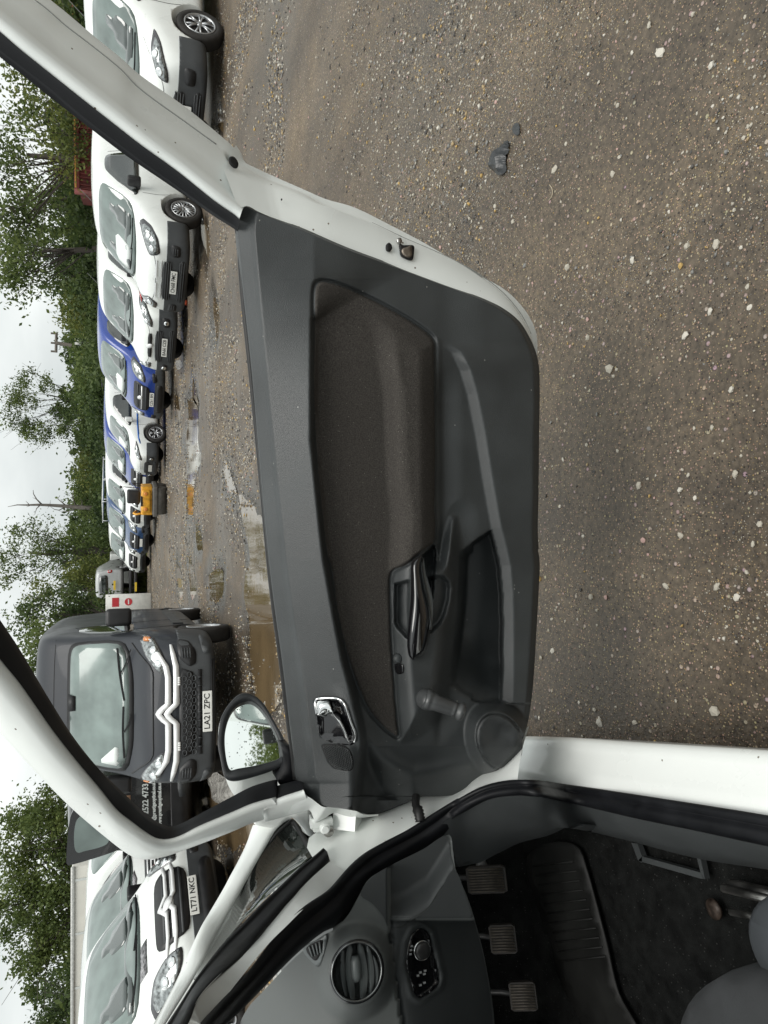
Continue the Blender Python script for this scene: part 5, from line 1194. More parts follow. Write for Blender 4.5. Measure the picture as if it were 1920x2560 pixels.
def paint(name, col, rough=.25): return speckle(mat(name, col, rough, coat=.7, noise=(2.5, .06, 6)), 40, .97, tuple(c * .4 for c in col), .3)
P_white = M_white; P_blue = paint('blue_paint', (.012, .045, .26)); P_blue2 = paint('grey_blue_paint', (.035, .075, .17)); P_grey = speckle(mat('dark_grey_paint', (.020, .023, .029), .45, coat=.15, spec=.35, noise=(2.5, .1, 6)), 40, .97, (.08, .08, .08), .3)
P_blk = paint('black_paint', (.008, .008, .009)); P_silver = paint('silver_paint', (.42, .43, .43), .3); P_off = paint('off_white_paint', (.58, .60, .58), .3); P_beige = paint('beige_white_paint', (.62, .60, .54), .4)

# body lines: (x, zbottom, zbelt, ztop, half width belt, half width top)
ST_SMALL = [(-2.16, .42, .80, 1.45, .72, .58), (-2.12, .30, .95, 1.72, .84, .66), (-1.95, .22, 1.0, 1.80, .89, .70), (-1.0, .22, 1.0, 1.84, .905, .72), (.20, .22, 1.0, 1.83, .905, .72), (.62, .22, .99, 1.74, .905, .75), (.98, .22, .98, 1.46, .905, .80), (1.32, .22, .96, 1.16, .90, .83), (1.62, .22, .90, 1.08, .895, .79), (1.95, .22, .80, 1.00, .87, .74), (2.12, .22, .68, .88, .80, .66), (2.19, .28, .60, .74, .70, .55)]
ST_MID = [(-2.48, .42, .9, 1.55, .80, .66), (-2.44, .30, 1.0, 1.84, .92, .76), (-2.2, .24, 1.05, 1.93, .97, .79), (-1.0, .24, 1.05, 1.97, .985, .81), (.55, .24, 1.05, 1.96, .985, .81), (.95, .24, 1.05, 1.86, .985, .79), (1.38, .24, 1.04, 1.54, .98, .82), (1.75, .24, 1.02, 1.24, .97, .85), (2.05, .24, .94, 1.12, .95, .82), (2.30, .24, .80, .98, .89, .72), (2.44, .26, .66, .82, .80, .62), (2.48, .32, .60, .72, .70, .5)]
ST_LARGE = [(-2.68, .45, 1.0, 2.2, .94, .84), (-2.64, .34, 1.15, 2.44, 1.0, .93), (-2.3, .30, 1.15, 2.50, 1.02, .96), (-.5, .30, 1.15, 2.52, 1.025, .96), (.70, .30, 1.15, 2.50, 1.02, .95), (1.05, .30, 1.15, 2.42, 1.02, .93), (1.28, .30, 1.15, 2.16, 1.02, .91), (1.62, .30, 1.14, 1.72, 1.02, .94), (1.98, .30, 1.10, 1.34, 1.015, .93), (2.28, .30, 1.02, 1.20, .99, .90), (2.50, .30, .90, 1.10, .93, .80), (2.62, .32, .74, .92, .86, .70), (2.66, .38, .62, .76, .78, .55)]
ST_ESTATE = [(-2.2, .42, .75, 1.10, .70, .55), (-2.15, .30, .86, 1.30, .82, .60), (-1.85, .22, .90, 1.44, .87, .64), (-.9, .22, .90, 1.50, .89, .66), (.1, .22, .90, 1.48, .89, .66), (.45, .22, .89, 1.38, .89, .66), (.85, .22, .88, 1.12, .89, .72), (1.15, .22, .84, .98, .88, .76), (1.7, .22, .76, .90, .86, .74), (2.05, .22, .66, .80, .80, .62), (2.18, .28, .56, .68, .68, .5)]

def cabin(s, w_, z0, z1):
    for sd in (-1, 1): s.patch('seat_silhouette', [(sd * .20, z0 + .10), (sd * .22, z1 - .13), (sd * .32, z1 - .10), (sd * .33, z1), (sd * .47, z1), (sd * .48, z1 - .10), (sd * .57, z1 - .13), (sd * .60, z0 + .10)], 'F', M_seatg, .0075, .07, .004, rnd=2)
    s.patch('dash_silhouette', [(-w_, z0 + .03), (-w_ * .95, z0 + .12), (0, z0 + .15), (w_ * .95, z0 + .12), (w_, z0 + .03)], 'F', M_seatg, .0085, .09, .004, rnd=1)
def small_van(name, label, loc, rz, pnt, plate, style, group='vehicles parked along the tree line', plain=False):
    r, s = mk(name, label, ST_SMALL, loc, rz, pnt, (1.36, -1.36), group)
    s.skin('bumper', (1.735, 3, -2, 2, 0, .60), M_bump, .012); s.skin('rear_bumper', (-3, -1.80, -2, 2, 0, .50), M_bump, .012)
    s.patch('windscreen', [(-.82, 1.14), (-.70, 1.64), (-.40, 1.70), (.40, 1.70), (.70, 1.64), (.82, 1.14), (.4, 1.08), (-.4, 1.08)], 'F', M_glass, .006, .09)
    s.patch('windscreen_sheet', [(-.66, 1.17), (-.60, 1.40), (-.02, 1.42), (-.06, 1.15)], 'F', M_paper, .010, .09, rnd=1) if style != 'connect' else None
    cabin(s, .62, 1.12, 1.52)
    for sd, S in ((1, 'L'), (-1, 'R')):
        s.patch('side_window', [(-.02, 1.08), (.02, 1.60), (.42, 1.60), (.78, 1.38), (1.16, 1.10), (1.05, 1.04), (.3, 1.04)], S, M_glassd, .006, .09)
        if style == 'windows' and not plain:
            s.patch('side_window', [(-1.15, 1.10), (-1.12, 1.58), (-.16, 1.60), (-.14, 1.08)], S, M_glassd, .006, .09)
            s.patch('window_pane', [(-.60, 1.14), (-.58, 1.54), (-.22, 1.55), (-.20, 1.13)], S, M_glass, .012, .09)
            s.patch('body_stripe', [(-2.0, .86), (-2.0, .89), (-.5, .89), (1.0, .89), (1.55, .86), (1.75, .80), (1.75, .77), (1.2, .83), (-.5, .855)], S, mat('blue_stripe', (.02, .12, .42), .35), .004, .12, rnd=0)
        s.line('door_seam', [(-.10, .34), (-.08, .9), (-.06, 1.55)], S, M_seam, .004); s.line('door_seam', [(1.02, .40), (1.10, .7), (1.08, .98)], S, M_seam, .004)
        mirror_v(r, (.98, sd * .90, 1.12), sd, .85, pnt if style == 'windows' else M_black)
        hl = {'berlingo': [(.46, .86), (.50, .90), (.74, 1.04), (.82, .98), (.84, .84), (.78, .74), (.56, .70)], 'windows': [(.50, .72), (.52, .86), (.74, .96), (.86, .92), (.84, .82), (.66, .74)], 'connect': [(.50, .72), (.52, .80), (.78, 1.0), (.86, .96), (.84, .84), (.66, .72)]}[style]
        L_ = s.patch('headlight', [(sd * a, b) for a, b in hl], 'F', M_lampdk, .008, .06)
        c = np.mean(hl, 0); s.patch('headlight_lens', [(sd * (c[0] + (a - c[0]) * .86), c[1] + (b - c[1]) * .82) for a, b in hl], 'F', M_lamp, .014, .06, parent=L_)
        for q in ((.60, .84), (.74, .90)):
            p, nn = s.cast(sd * q[0], q[1], 'F'); o = put('lamp_bulb', mesh(*disc_stack(p + nn * .008, nn, [(.055, 0), (.052, .012), (.03, .018), (.01, .02)], 16), True), L_, M_lampin)
        s.patch('fog_lamp_bay', [(sd * .54, .38), (sd * .54, .52), (sd * .76, .54), (sd * .74, .38)], 'F', M_black, .018, .08)
        for k in range(3 if style == 'berlingo' else 0): s.patch('vent_rib', [(sd * .58, .42 + k * .035), (sd * .58, .43 + k * .035), (sd * .70, .435 + k * .035), (sd * .70, .425 + k * .035)], 'F', M_bump, .026, .1, rnd=0)
        if style != 'berlingo' and not plain:
            p, nn = s.cast(sd * .64, .45, 'F'); put('fog_lamp', mesh(*disc_stack(p + nn * .014, nn, [(.055, 0), (.05, .014), (.02, .018)], 16), True), r, M_lampin)
    g = s.patch('grille', [(-.46, .50), (-.40, .66), (.40, .66), (.46, .50)], 'F', M_black, .020, .09)
    for k in range(4): s.patch('grille_slat', [(-.42, .52 + k * .035), (-.42, .532 + k * .035), (.42, .532 + k * .035), (.42, .52 + k * .035)], 'F', M_bump, .028, .2, parent=g, rnd=0)
    g = s.patch('lower_grille', [(-.48, .28), (-.44, .40), (.44, .40), (.48, .28)], 'F', M_black, .018, .09)
    for k in range(3): s.patch('grille_slat', [(-.44, .30 + k * .035), (-.44, .31 + k * .035), (.44, .31 + k * .035), (.44, .30 + k * .035)], 'F', M_bump, .026, .2, parent=g, rnd=0)
    if style == 'berlingo': chevron(r, 0, s, .79, .42, .13, .020, M_chromed)
    if style == 'connect':
        s.patch('grille', [(-.34, .72), (-.32, .80), (.32, .80), (.34, .72)], 'F', M_black, .014, .1, rnd=1)
        p, nn = s.cast(0, .76, 'F'); put('badge', mesh(*disc_stack(p + nn * .01, nn, [(.05, 0), (.05, .012), (.01, .016)], 20, sy=1.6), True), r, M_chromed)
        for sd in (1, -1): s.patch('indicator_lamp', [(sd * .80, .93), (sd * .86, .99), (sd * .885, 1.0), (sd * .88, .90)], 'F', M_red, .016, .05)
    s.line('bonnet_seam', [(-.72, 1.04), (-.64, .90), (-.48, .80), (0, .765), (.48, .80), (.64, .90), (.72, 1.04)], 'F', M_seam, .004)
    s.line('wiper', [(.62, 1.13), (.2, 1.13), (-.02, 1.15)], 'F', M_black, .011, .02); s.line('wiper', [(.05, 1.13), (-.3, 1.14), (-.55, 1.16)], 'F', M_black, .011, .02)
    p, nn = s.cast(0, .47, 'F'); number_plate(r, (p[0] + .035, 0, .465), (1, 0, .05), plate)
    for x in (1.36, -1.36):
        for sd in (1, -1): wheel(r, x, sd * .79, .315, .20, 'steel' if style == 'connect' else 'alloy', 9 if style == 'berlingo' else 6, sd)
    put('aerial', mesh(*tube([(.35, 0, 1.83), (.05, 0, 2.04)], .005, 5)), r, M_black)
    return r, s
def mid_van(name, label, loc, rz, pnt, plate, group='vehicles parked along the tree line', rack=False, bumper=None, grille=M_black, papers=True, cat='van'):
    r, s = mk(name, label, ST_MID, loc, rz, pnt, (1.62, -1.42), group, .98, .38)
    s.patch('windscreen', [(-.80, 1.24), (-.66, 1.80), (-.35, 1.86), (.35, 1.86), (.66, 1.80), (.80, 1.24), (.4, 1.19), (-.4, 1.19)], 'F', M_glass, .006, .1)
    if papers: s.patch('windscreen_sheet', [(-.62, 1.27), (-.58, 1.44), (.0, 1.47), (.0, 1.25)], 'F', M_paper, .010, .09, rnd=1)
    cabin(s, .70, 1.23, 1.66)
    for sd, S in ((1, 'L'), (-1, 'R')):
        s.patch('side_window', [(.30, 1.14), (.34, 1.70), (.80, 1.70), (1.20, 1.46), (1.52, 1.18), (1.40, 1.10), (.6, 1.10)], S, M_glassd, .006, .1)
        s.line('door_seam', [(.24, .36), (.25, 1.0), (.28, 1.68)], S, M_seam, .005); s.line('door_seam', [(1.28, .45), (1.36, .8), (1.34, 1.05)], S, M_seam, .005); s.line('door_seam', [(-1.0, .4), (-1.0, 1.0), (-.98, 1.7)], S, M_seam, .005)
        mirror_v(r, (1.36, sd * .98, 1.22), sd, .95)
        hl = [(.56, .74), (.58, .92), (.66, 1.06), (.84, 1.10), (.92, 1.04), (.90, .84), (.72, .74)]
        L_ = s.patch('headlight', [(sd * a, b) for a, b in hl], 'F', M_lampdk, .008, .06); c = np.mean(hl, 0)
        s.patch('headlight_lens', [(sd * (c[0] + (a - c[0]) * .88), c[1] + (b - c[1]) * .86) for a, b in hl], 'F', M_lamp, .014, .06, parent=L_)
        for q in ((.66, .86), (.78, .94)):
            p, nn = s.cast(sd * q[0], q[1], 'F'); put('lamp_bulb', mesh(*disc_stack(p + nn * .008, nn, [(.06, 0), (.055, .012), (.02, .02)], 14), True), L_, M_lampin)
        s.patch('fog_lamp_bay', [(sd * .62, .44), (sd * .60, .56), (sd * .84, .58), (sd * .82, .46)], 'F', M_black, .016, .08)
    g = s.patch('grille', [(-.42, .62), (-.50, .92), (-.42, 1.02), (.42, 1.02), (.50, .92), (.42, .62)], 'F', grille, .014, .08)
    for k in range(3): s.patch('grille_slat', [(-.42, .70 + k * .10), (-.43, .73 + k * .10), (.43, .73 + k * .10), (.42, .70 + k * .10)], 'F', M_chromed if k == 1 else M_bump, .026, .15, parent=g, rnd=0)
    p, nn = s.cast(0, .86, 'F'); put('badge', mesh(*disc_stack(p + nn * .02, nn, [(.055, 0), (.055, .012), (.01, .016)], 20, sy=1.6), True), r, M_chromed)
    s.skin('bumper', (2.0, 3, -2, 2, 0, .60 if bumper else .50), M_bump, .014); s.skin('rear_bumper', (-3, -2.2, -2, 2, 0, .50), M_bump, .014)
    s.patch('lower_grille', [(-.54, .30), (-.50, .48), (.50, .48), (.54, .30)], 'F', M_black, .022, .1)
    s.line('wiper', [(.70, 1.22), (.2, 1.22), (-.05, 1.25)], 'F', M_black, .012, .02); s.line('wiper', [(.1, 1.22), (-.4, 1.24), (-.62, 1.28)], 'F', M_black, .012, .02)
    p, nn = s.cast(0, .56, 'F'); number_plate(r, (p[0] + .03, 0, .57), (1, 0, .06), plate)
    for x in (1.62, -1.42):
        for sd in (1, -1): wheel(r, x, sd * .87, .335, .22, 'alloy', 5, sd)
    if rack:
        rr_ = []
        for k in range(12): rr_.append(tube([(-2.0 + k * .25, -.62, 2.12), (-2.0 + k * .25, .62, 2.12)], .02, 6))
        rr_ += [tube([(-2.05, y, 2.12), (.80, y, 2.12)], .02, 6) for y in (-.62, .62)] + [tube([(x, y, 1.9), (x, y, 2.12)], .018, 6) for x in (-1.9, -.6, .7) for y in (-.62, .62)]
        put('roof_rack', mesh(*merge(rr_), True), r, M_chromed)
    return r, s
def honeycomb(s, r, y0, y1, z0, z1, parent, size=.055, m=M_bump):
    parts_ = []
    nz = int((z1 - z0) / size); dy = size * 1.7
    for i in range(nz):
        z = z0 + (i + .5) * size; yy = y0 + (i % 2) * dy / 2
        while yy < y1:
            ring_ = []
            for k in range(7):
                a = math.pi / 3 * k
                p, nn = s.cast(yy + math.cos(a) * dy * .40, z + math.sin(a) * size * .46, 'F'); ring_.append(p + nn * .026)
            parts_.append(tube(ring_, .0055, 4, False)); yy += dy
    o = put('grille_mesh', mesh(*merge(parts_)), parent, m); o['kind'] = 'stuff'; return o
def large_van(name, label, loc, rz, pnt, plate, group=None, bump_dark=True, cat='van', chrome_bars=True):
    r, s = mk(name, label, ST_LARGE, loc, rz, pnt, (1.72, -1.95), group, 1.02, .40)
    # raised bonnet edge, windscreen and its black surround
    s.patch('windscreen_surround', [(-.90, 1.32), (-.84, 1.98), (-.70, 2.05), (.70, 2.05), (.84, 1.98), (.90, 1.32), (.45, 1.24), (-.45, 1.24)], 'F', M_black, .004, .1)
    s.patch('windscreen', [(-.86, 1.36), (-.80, 1.95), (-.68, 2.01), (.68, 2.01), (.80, 1.95), (.86, 1.36), (.45, 1.29), (-.45, 1.29)], 'F', M_glass, .009, .1)
    s.patch('sensor_pod', [(-.12, 2.03), (-.10, 1.94), (.10, 1.94), (.12, 2.03)], 'F', M_black, .014, .1, rnd=0)
    for sd, S in ((1, 'L'), (-1, 'R')):
        s.patch('side_window', [(.62, 1.28), (.66, 1.92), (1.04, 1.94), (1.36, 1.74), (1.72, 1.36), (1.66, 1.24), (.9, 1.22)], S, M_glassd, .006, .1)
        s.line('door_seam', [(.54, .4), (.55, 1.2), (.60, 2.0)], S, M_seam, .005); s.line('door_seam', [(1.44, .5), (1.60, .9), (1.56, 1.2)], S, M_seam, .005)
        s.skin('side_moulding', (-1.5, 1.28, *sorted((sd * .8, sd * 2)), .58, .72), M_bump, .016)
        m_ = mirror_v(r, (1.50, sd * 1.02, 1.42), sd, 1.25)
        hl = [(.47, .90), (.53, .98), (.72, 1.11), (.90, 1.17), (.965, 1.13), (.95, 1.01), (.72, .90)]
        L_ = s.patch('headlight', [(sd * a, b) for a, b in hl], 'F', M_lampdk, .010, .06); c = np.mean(hl, 0)
        s.patch('headlight_lens', [(sd * (c[0] + (a - c[0]) * .90), c[1] + (b - c[1]) * .88) for a, b in hl], 'F', M_lamp, .016, .06, parent=L_)
        for q in ((.64, .96), (.80, 1.02)):
            p, nn = s.cast(sd * q[0], q[1], 'F'); put('lamp_bulb', mesh(*disc_stack(p + nn * .010, nn, [(.055, 0), (.05, .012), (.02, .02)], 16), True), L_, M_lampin)
        s.patch('indicator_lamp', [(sd * .90, 1.06), (sd * .90, 1.13), (sd * .945, 1.12), (sd * .945, 1.04)], 'F', M_amber, .020, .06, rnd=1)
        fb_ = s.patch('fog_lamp_bay', [(sd * .62, .54), (sd * .58, .62), (sd * .70, .74), (sd * .92, .76), (sd * .90, .62), (sd * .78, .54)], 'F', M_black, .020, .08)
        for k in range(4): s.patch('vent_rib', [(sd * .70, .60 + k * .03), (sd * .70, .61 + k * .03), (sd * .82, .615 + k * .03), (sd * .82, .605 + k * .03)], 'F', M_bump, .028, .1, parent=fb_, rnd=0)
        s.patch('lower_pad', [(sd * .74, .36), (sd * .74, .46), (sd * .95, .50), (sd * .93, .38)], 'F', M_bump, .030, .08)
    s.skin('bumper', (2.13, 3, -2, 2, 0, .74), M_bump, .014); s.skin('rear_bumper', (-3, -2.3, -2, 2, 0, .62), M_bump, .014)
    g = s.patch('grille', [(-.50, .55), (-.58, .74), (.58, .74), (.50, .55)], 'F', M_black, .020, .07, rnd=1)
    honeycomb(s, r, -.50, .50, .54, .75, g)
    lg = s.patch('lower_grille', [(-.54, .475), (-.54, .525), (.54, .525), (.54, .475)], 'F', M_black, .020, .1, rnd=0)
    for k in range(9): s.patch('grille_slat', [(-.44 + k * .11, .48), (-.44 + k * .11, .52), (-.432 + k * .11, .52), (-.432 + k * .11, .48)], 'F', M_bump, .030, .1, parent=lg, rnd=0)
    for k in range(3): s.patch('lower_slat', [(-.66, .315 + k * .022), (-.66, .325 + k * .022), (.66, .325 + k * .022), (.66, .315 + k * .022)], 'F', M_black, .026, .2, rnd=0)
    if chrome_bars:
        for k in range(2):
            z = .885 - k * .090
            def bend(y, base): return base + np.interp(abs(y), [0, .045, .13, .46, .60, .92], [.078, .05, -.028, -.028, -.005 - k * .02, .17 - k * .13])
            ys_ = [-.92 + k * .06, -.75, -.60, -.46, -.30, -.13, -.09, -.045, 0, .045, .09, .13, .30, .46, .60, .75, .92 - k * .06]; th = [.014, .028, .034, .034, .034, .036, .046, .042, .036, .042, .046, .036, .034, .034, .034, .028, .014]
            pl = [(y, bend(y, z) + t_) for y, t_ in zip(ys_, th)] + [(y, bend(y, z) - t_ * .9) for y, t_ in list(zip(ys_, th))[::-1]]
            s.patch('badge_chevron', pl, 'F', M_chromed, .026, .06, .03, rnd=0)
        for sd in (1, -1):
            for k in range(4): s.patch('day_lamp', [(sd * (.36 + k * .028), .726), (sd * (.36 + k * .028), .748), (sd * (.378 + k * .028), .748), (sd * (.378 + k * .028), .726)], 'F', mat('day_lamp_white', (.9, .9, .88), .2), .034, .1, rnd=0)
    s.line('bonnet_seam', [(-.86, 1.26), (-.72, 1.16), (-.56, 1.04), (-.3, 1.03), (0, 1.03), (.3, 1.03), (.56, 1.04), (.72, 1.16), (.86, 1.26)], 'F', M_black, .012)
    s.line('roof_seam', [(-.86, 2.20), (-.5, 2.215), (0, 2.22), (.5, 2.215), (.86, 2.20)], 'F', M_seam, .005)
    for a, b in (((.10, 1.335), (.78, 1.42)), ((-.66, 1.335), (.02, 1.345))):
        s.line('wiper', [a, ((a[0] + b[0]) / 2, (a[1] + b[1]) / 2 + .012), b], 'F', M_black, .014, .022)
    s.line('wiper', [(.78, 1.25), (.62, 1.30), (.44, 1.375)], 'F', M_black, .010, .03); s.line('wiper', [(-.06, 1.25), (-.2, 1.28), (-.32, 1.335)], 'F', M_black, .010, .03)
    p, nn = s.cast(0, .42, 'F'); number_plate(r, (max(p[0], 2.6) + .035, 0, .415), (1, 0, .03), plate)
    for x in (1.72, -1.95):
        for sd in (1, -1): wheel(r, x, sd * .90, .345, .22, 'steel', 8, sd)
    return r, s
def Z0(x, y): return on_z(x, y, 0)
GRP = 'vehicles parked along the tree line'
# ---- the row along the trees, near to far
large = None
v1, s1v = small_van('parked_van', 'white small van with a dark bumper beyond the rear door frame', (7.5, 11.3, 0), R(205), P_white, None, 'windows', plain=True)
v2, s2v = small_van('parked_van', 'white van with double chevron badge and plate CN68 FMC', (5.95, 14.1, 0), R(210), P_white, 'CN68 FMC', 'berlingo')
v3, s3v = small_van('parked_van', 'white van with slanted lamps and plate BA66 CZB, beside the blue van', (5.35, 17.1, 0), R(214), P_white, 'BA66 CZB', 'connect')
v4, s4v = mid_van('parked_van', 'bright blue van with black grille, nose behind the BA66 CZB van', (5.05, 21.6, 0), R(216), P_blue, 'CZ61 BN')
v5, s5v = small_van('parked_van', 'white windowed van with a blue side stripe, seen from its side', (3.5, 25.0, 0), R(200), P_white, None, 'windows')
v6, s6v = mid_van('parked_van', 'dark blue van behind the striped white van, above the yellow machine', (3.2, 28.6, 0), R(214), P_blue, None)
v7, s7v = mid_van('parked_van', 'white van behind the yellow machine with black grille', (1.75, 31.5, 0), R(218), P_white, None)
v8, s8v = mid_van('parked_van', 'grey blue van with a slatted roof rack', (.55, 33.5, 0), R(222), P_blue2, None, rack=True)
v9, s9v = mid_van('parked_van', 'white van at the far end of the row beside the roof rack van', (-.75, 38.5, 0), R(226), P_white, None)
# ---- large dark van facing the camera
lv, slv = large_van('parked_van', 'large dark grey van facing the door window, plate LA21 ZPC', (-2.46, 10.98, 0), R(274), P_grey, 'LA21 ZPC')
lv.scale = (1, .88, .95)
ae, _n = slv.cast(-.30, 2.30, 'F'); put('aerial', mesh(*merge([disc_stack(ae, (.5, 0, 1), [(.04, 0), (.035, .02), (.015, .05)], 12), tube([ae + [.0, 0, .03], ae + [-.18, 0, .28]], .006, 6)])), lv, M_black)
slv.patch('windscreen_sheet', [(-.80, 1.40), (-.78, 1.66), (-.50, 1.42)], 'F', M_paper, .012, .09, rnd=1)
# ---- black van behind it with lettering on its rear doors
bk = thing('parked_van', 'black van with a white phone number and web address on its back', 'van', (-4.95, 13.9, 0), R(107))
me = body_mesh(ST_MID, 3, (1.62, -1.42), .38, .98); me.materials.clear(); put('body', me, bk, P_blk); sbk = Shell(me, bk); bk.scale = (1, 1, 1.08)
for sd in (1, -1):
    sbk.patch('rear_window', [(sd * .10, 1.15), (sd * .12, 1.66), (sd * .58, 1.64), (sd * .68, 1.15)], 'B', M_glassd, .008, .1)
    sbk.patch('tail_lamp', [(sd * .82, .80), (sd * .80, 1.20), (sd * .90, 1.18), (sd * .93, .80)], 'B', M_red, .016, .06)
    for x in (1.62, -1.42): wheel(bk, x, sd * .87, .335, .22, 'alloy', 5, sd)
sbk.line('door_seam', [(0, .5), (0, 1.1), (0, 1.8)], 'B', M_seam, .006)
sbk.skin('bumper', (-3, -2.2, -2, 2, 0, .56), M_black, .02)
sbk.patch('plate_recess', [(-.62, .34), (-.62, .46), (.22, .46), (.22, .34)], 'B', M_bump, .03, .1, rnd=1)
sbk.patch('window_sticker', [(.10, 1.10), (.10, 1.20), (.32, 1.20), (.32, 1.10)], 'B', mat('sticker_orange_white', (.55, .34, .22), .5, noise=(12, .7)), .03, .1, rnd=0)
def lettering(sh, root, s_, cy, z, wd, ht, side='B', m=M_paper, name='lettering'):
    t = put(name, text_mesh(s_, ht * 1.35, .002, bold=.003), root, m)
    xs_ = [v.co.x for v in t.data.vertices]; w0_ = max(xs_) - min(xs_); k = wd / w0_
    p, nn = sh.cast(cy, z, side); dx = -1 if side == 'B' else 1
    for v in t.data.vertices:     # lay the letters on the door skin
        u = cy + (-1 if side == 'B' else 1) * v.co.x * k; zz = z + v.co.y; q, n_ = sh.cast(u, zz, side)
        v.co = Vector((q[0] + dx * (.020 + v.co.z), u, zz))
    return t
lettering(sbk, bk, '018 2522 4733', .27, .90, .62, .082)
lettering(sbk, bk, 'info@prestigeoptical.co.uk', .27, .79, .66, .05)
lettering(sbk, bk, 'www.prestigeoptical.co.uk', .27, .71, .66, .05)
sbk.patch('side_window', [(-1.9, 1.2), (-1.85, 1.7), (-.6, 1.72), (-.6, 1.2)], 'L', M_glass, .008, .1)
hatch_o = catmull(px('E1', [(395, 320), (372, 560), (376, 590), (415, 584), (660, 505), (720, 470), (690, 400), (600, 300), (480, 240), (420, 270)]), 60, True)
hatch_g = catmull(px('E1', [(432, 335), (420, 500), (436, 520), (470, 512), (606, 462), (590, 370), (500, 300)]), 50, True)
def loc_bk(P): M_ = (Matrix.LocRotScale(Vector(bk.location), bk.rotation_euler, Vector(bk.scale))).inverted(); return [tuple(M_ @ Vector(p)) for p in P]
V, F = plate_px(hatch_o, lambda x, y: on_y(x, y, 11.0), (0, .06, 0), step=18); rd = put('rear_door', mesh(loc_bk(V), F), bk, P_blk)
V, F = plate_px(hatch_g, lambda x, y: on_y(x, y, 10.985), (0, .02, 0), step=18); put('door_glass', mesh(loc_bk(V), F), rd, M_glass)
# ---- left group of white vans
w1, s1 = mid_van('parked_van', 'white van with double chevron grille and a plate starting LT71', (-6.75, 9.55, 0), R(-24), P_white, 'LT71 NKC', None, bumper=True, papers=False)
w1.scale = (1, 1, .93)
for k in range(2):
    z = .93 - k * .09
    pl = [(-.82, z + .02), (-.4, z - .028), (-.13, z - .028), (0, z + .05), (.13, z - .028), (.4, z - .028), (.82, z + .02), (.82, z - .01), (.4, z - .068), (.10, z - .068), (0, z + .005), (-.10, z - .068), (-.4, z - .068), (-.82, z - .01)]
    s1.patch('badge_chevron', pl, 'F', M_chromed, .030, .06, .03, rnd=0)
s1.patch('bonnet_decal', [(-.50, 1.12), (-.50, 1.20), (-.12, 1.20), (-.12, 1.12)], 'F', mat('grey_decal', (.25, .25, .26), .5, noise=(30, .9)), .006, .08, rnd=0)
w2, s2 = mid_van('parked_van', 'white van with a bright slatted grille and bonnet sticker behind the left chevron van', (-7.35, 12.0, 0), R(-22), P_off, None, None, papers=False)
w2.scale = (1, 1, .97)
for k in range(7): s2.patch('grille_slat', [(-.44, .66 + k * .05), (-.44, .68 + k * .05), (.44, .68 + k * .05), (.44, .66 + k * .05)], 'F', M_chromed, .034, .2, rnd=0)
s2.patch('bonnet_decal', [(-.05, 1.13), (-.28, 1.16), (-.22, 1.22), (-.06, 1.19), (.12, 1.23), (.2, 1.17)], 'F', mat('grey_decal', (.25, .25, .26), .5), .006, .06, rnd=0)
w3, s3 = mid_van('parked_van', 'white van seen from its side under the white box trailer on the left', (-7.55, 15.0, 0), R(-12), P_white, None, None, papers=False)
# ---- white box trailer
def lorry_box():
    t = thing('box_trailer', 'long cream white box trailer standing behind the left vans under the big tree', 'trailer', (-13.2, 18.6, 0), R(2))
    V, F = box((0, 0, 1.62), (10.2, 2.45, 1.54)); put('box_body', bevel_mesh(V, F, .04, 2), t, P_beige)
    for z in (2.36, .87):
        put('edge_rail', bevel_mesh(*box((0, -1.235, z), (10.22, .04, .09)), .01, 1), t, mat('dull_aluminium', (.45, .45, .43), .4, metal=.5, noise=(20, .2)))
    for x in np.arange(-4.8, 5, 1.2): put('panel_joint', mesh(*box((x, -1.232, 1.62), (.05, .02, 1.44))), t, P_off)
    for x in (-3.6, -2.4, 3.6):
        for sd in (-1, 1): wheel(t, x, sd * 1.0, .45, .28, 'steel', 8, sd)
    put('chassis', mesh(*box((0, 0, .72), (9.8, .9, .2))), t, M_black)
lorry_box()
# ---- red container beyond the row
ct = thing('shipping_container', 'rusty red corrugated container with white lettering above the chevron van roof', 'container', (12.4, 22.6, 0), R(-14))
n_ = 60; xs_ = np.linspace(-3.0, 3.0, n_ * 4 + 1); dep = np.array([[0, 0, .05, .05][i % 4] for i in range(len(xs_))]) 
M_cont = mat('rusty_red_paint', (.17, .035, .030), .6, noise=(3, .5, 8))
V, F = loft([np.column_stack([xs_, -1.2 + dep, np.full_like(xs_, z)]) for z in (.16, 1.3, 2.46)], thick=(0, .03, 0)); put('corrugated_side', mesh(V, F), ct, M_cont)
put('container_shell', mesh(*box((0, .06, 1.3), (6.0, 2.36, 2.36))), ct, M_cont)
for z in (.08, 2.53): put('frame_rail', bevel_mesh(*box((0, -1.18, z), (6.1, .12, .14)), .01, 1), ct, M_cont)
for x in (-3.0, 3.0): put('corner_post', bevel_mesh(*box((x, -1.18, 1.3), (.14, .14, 2.6)), .01, 1), ct, M_cont)
put('ochre_edge', mesh(*box((0, -1.25, 2.565), (5.8, .03, .035))), ct, mat('ochre_paint', (.45, .25, .04), .6, noise=(8, .6)))
t = put('lettering', text_mesh('tex', .9, .006, bold=.02), ct, M_paper); t.rotation_euler = (R(90), 0, 0); t.location = (-2.25, -1.26, 1.72)
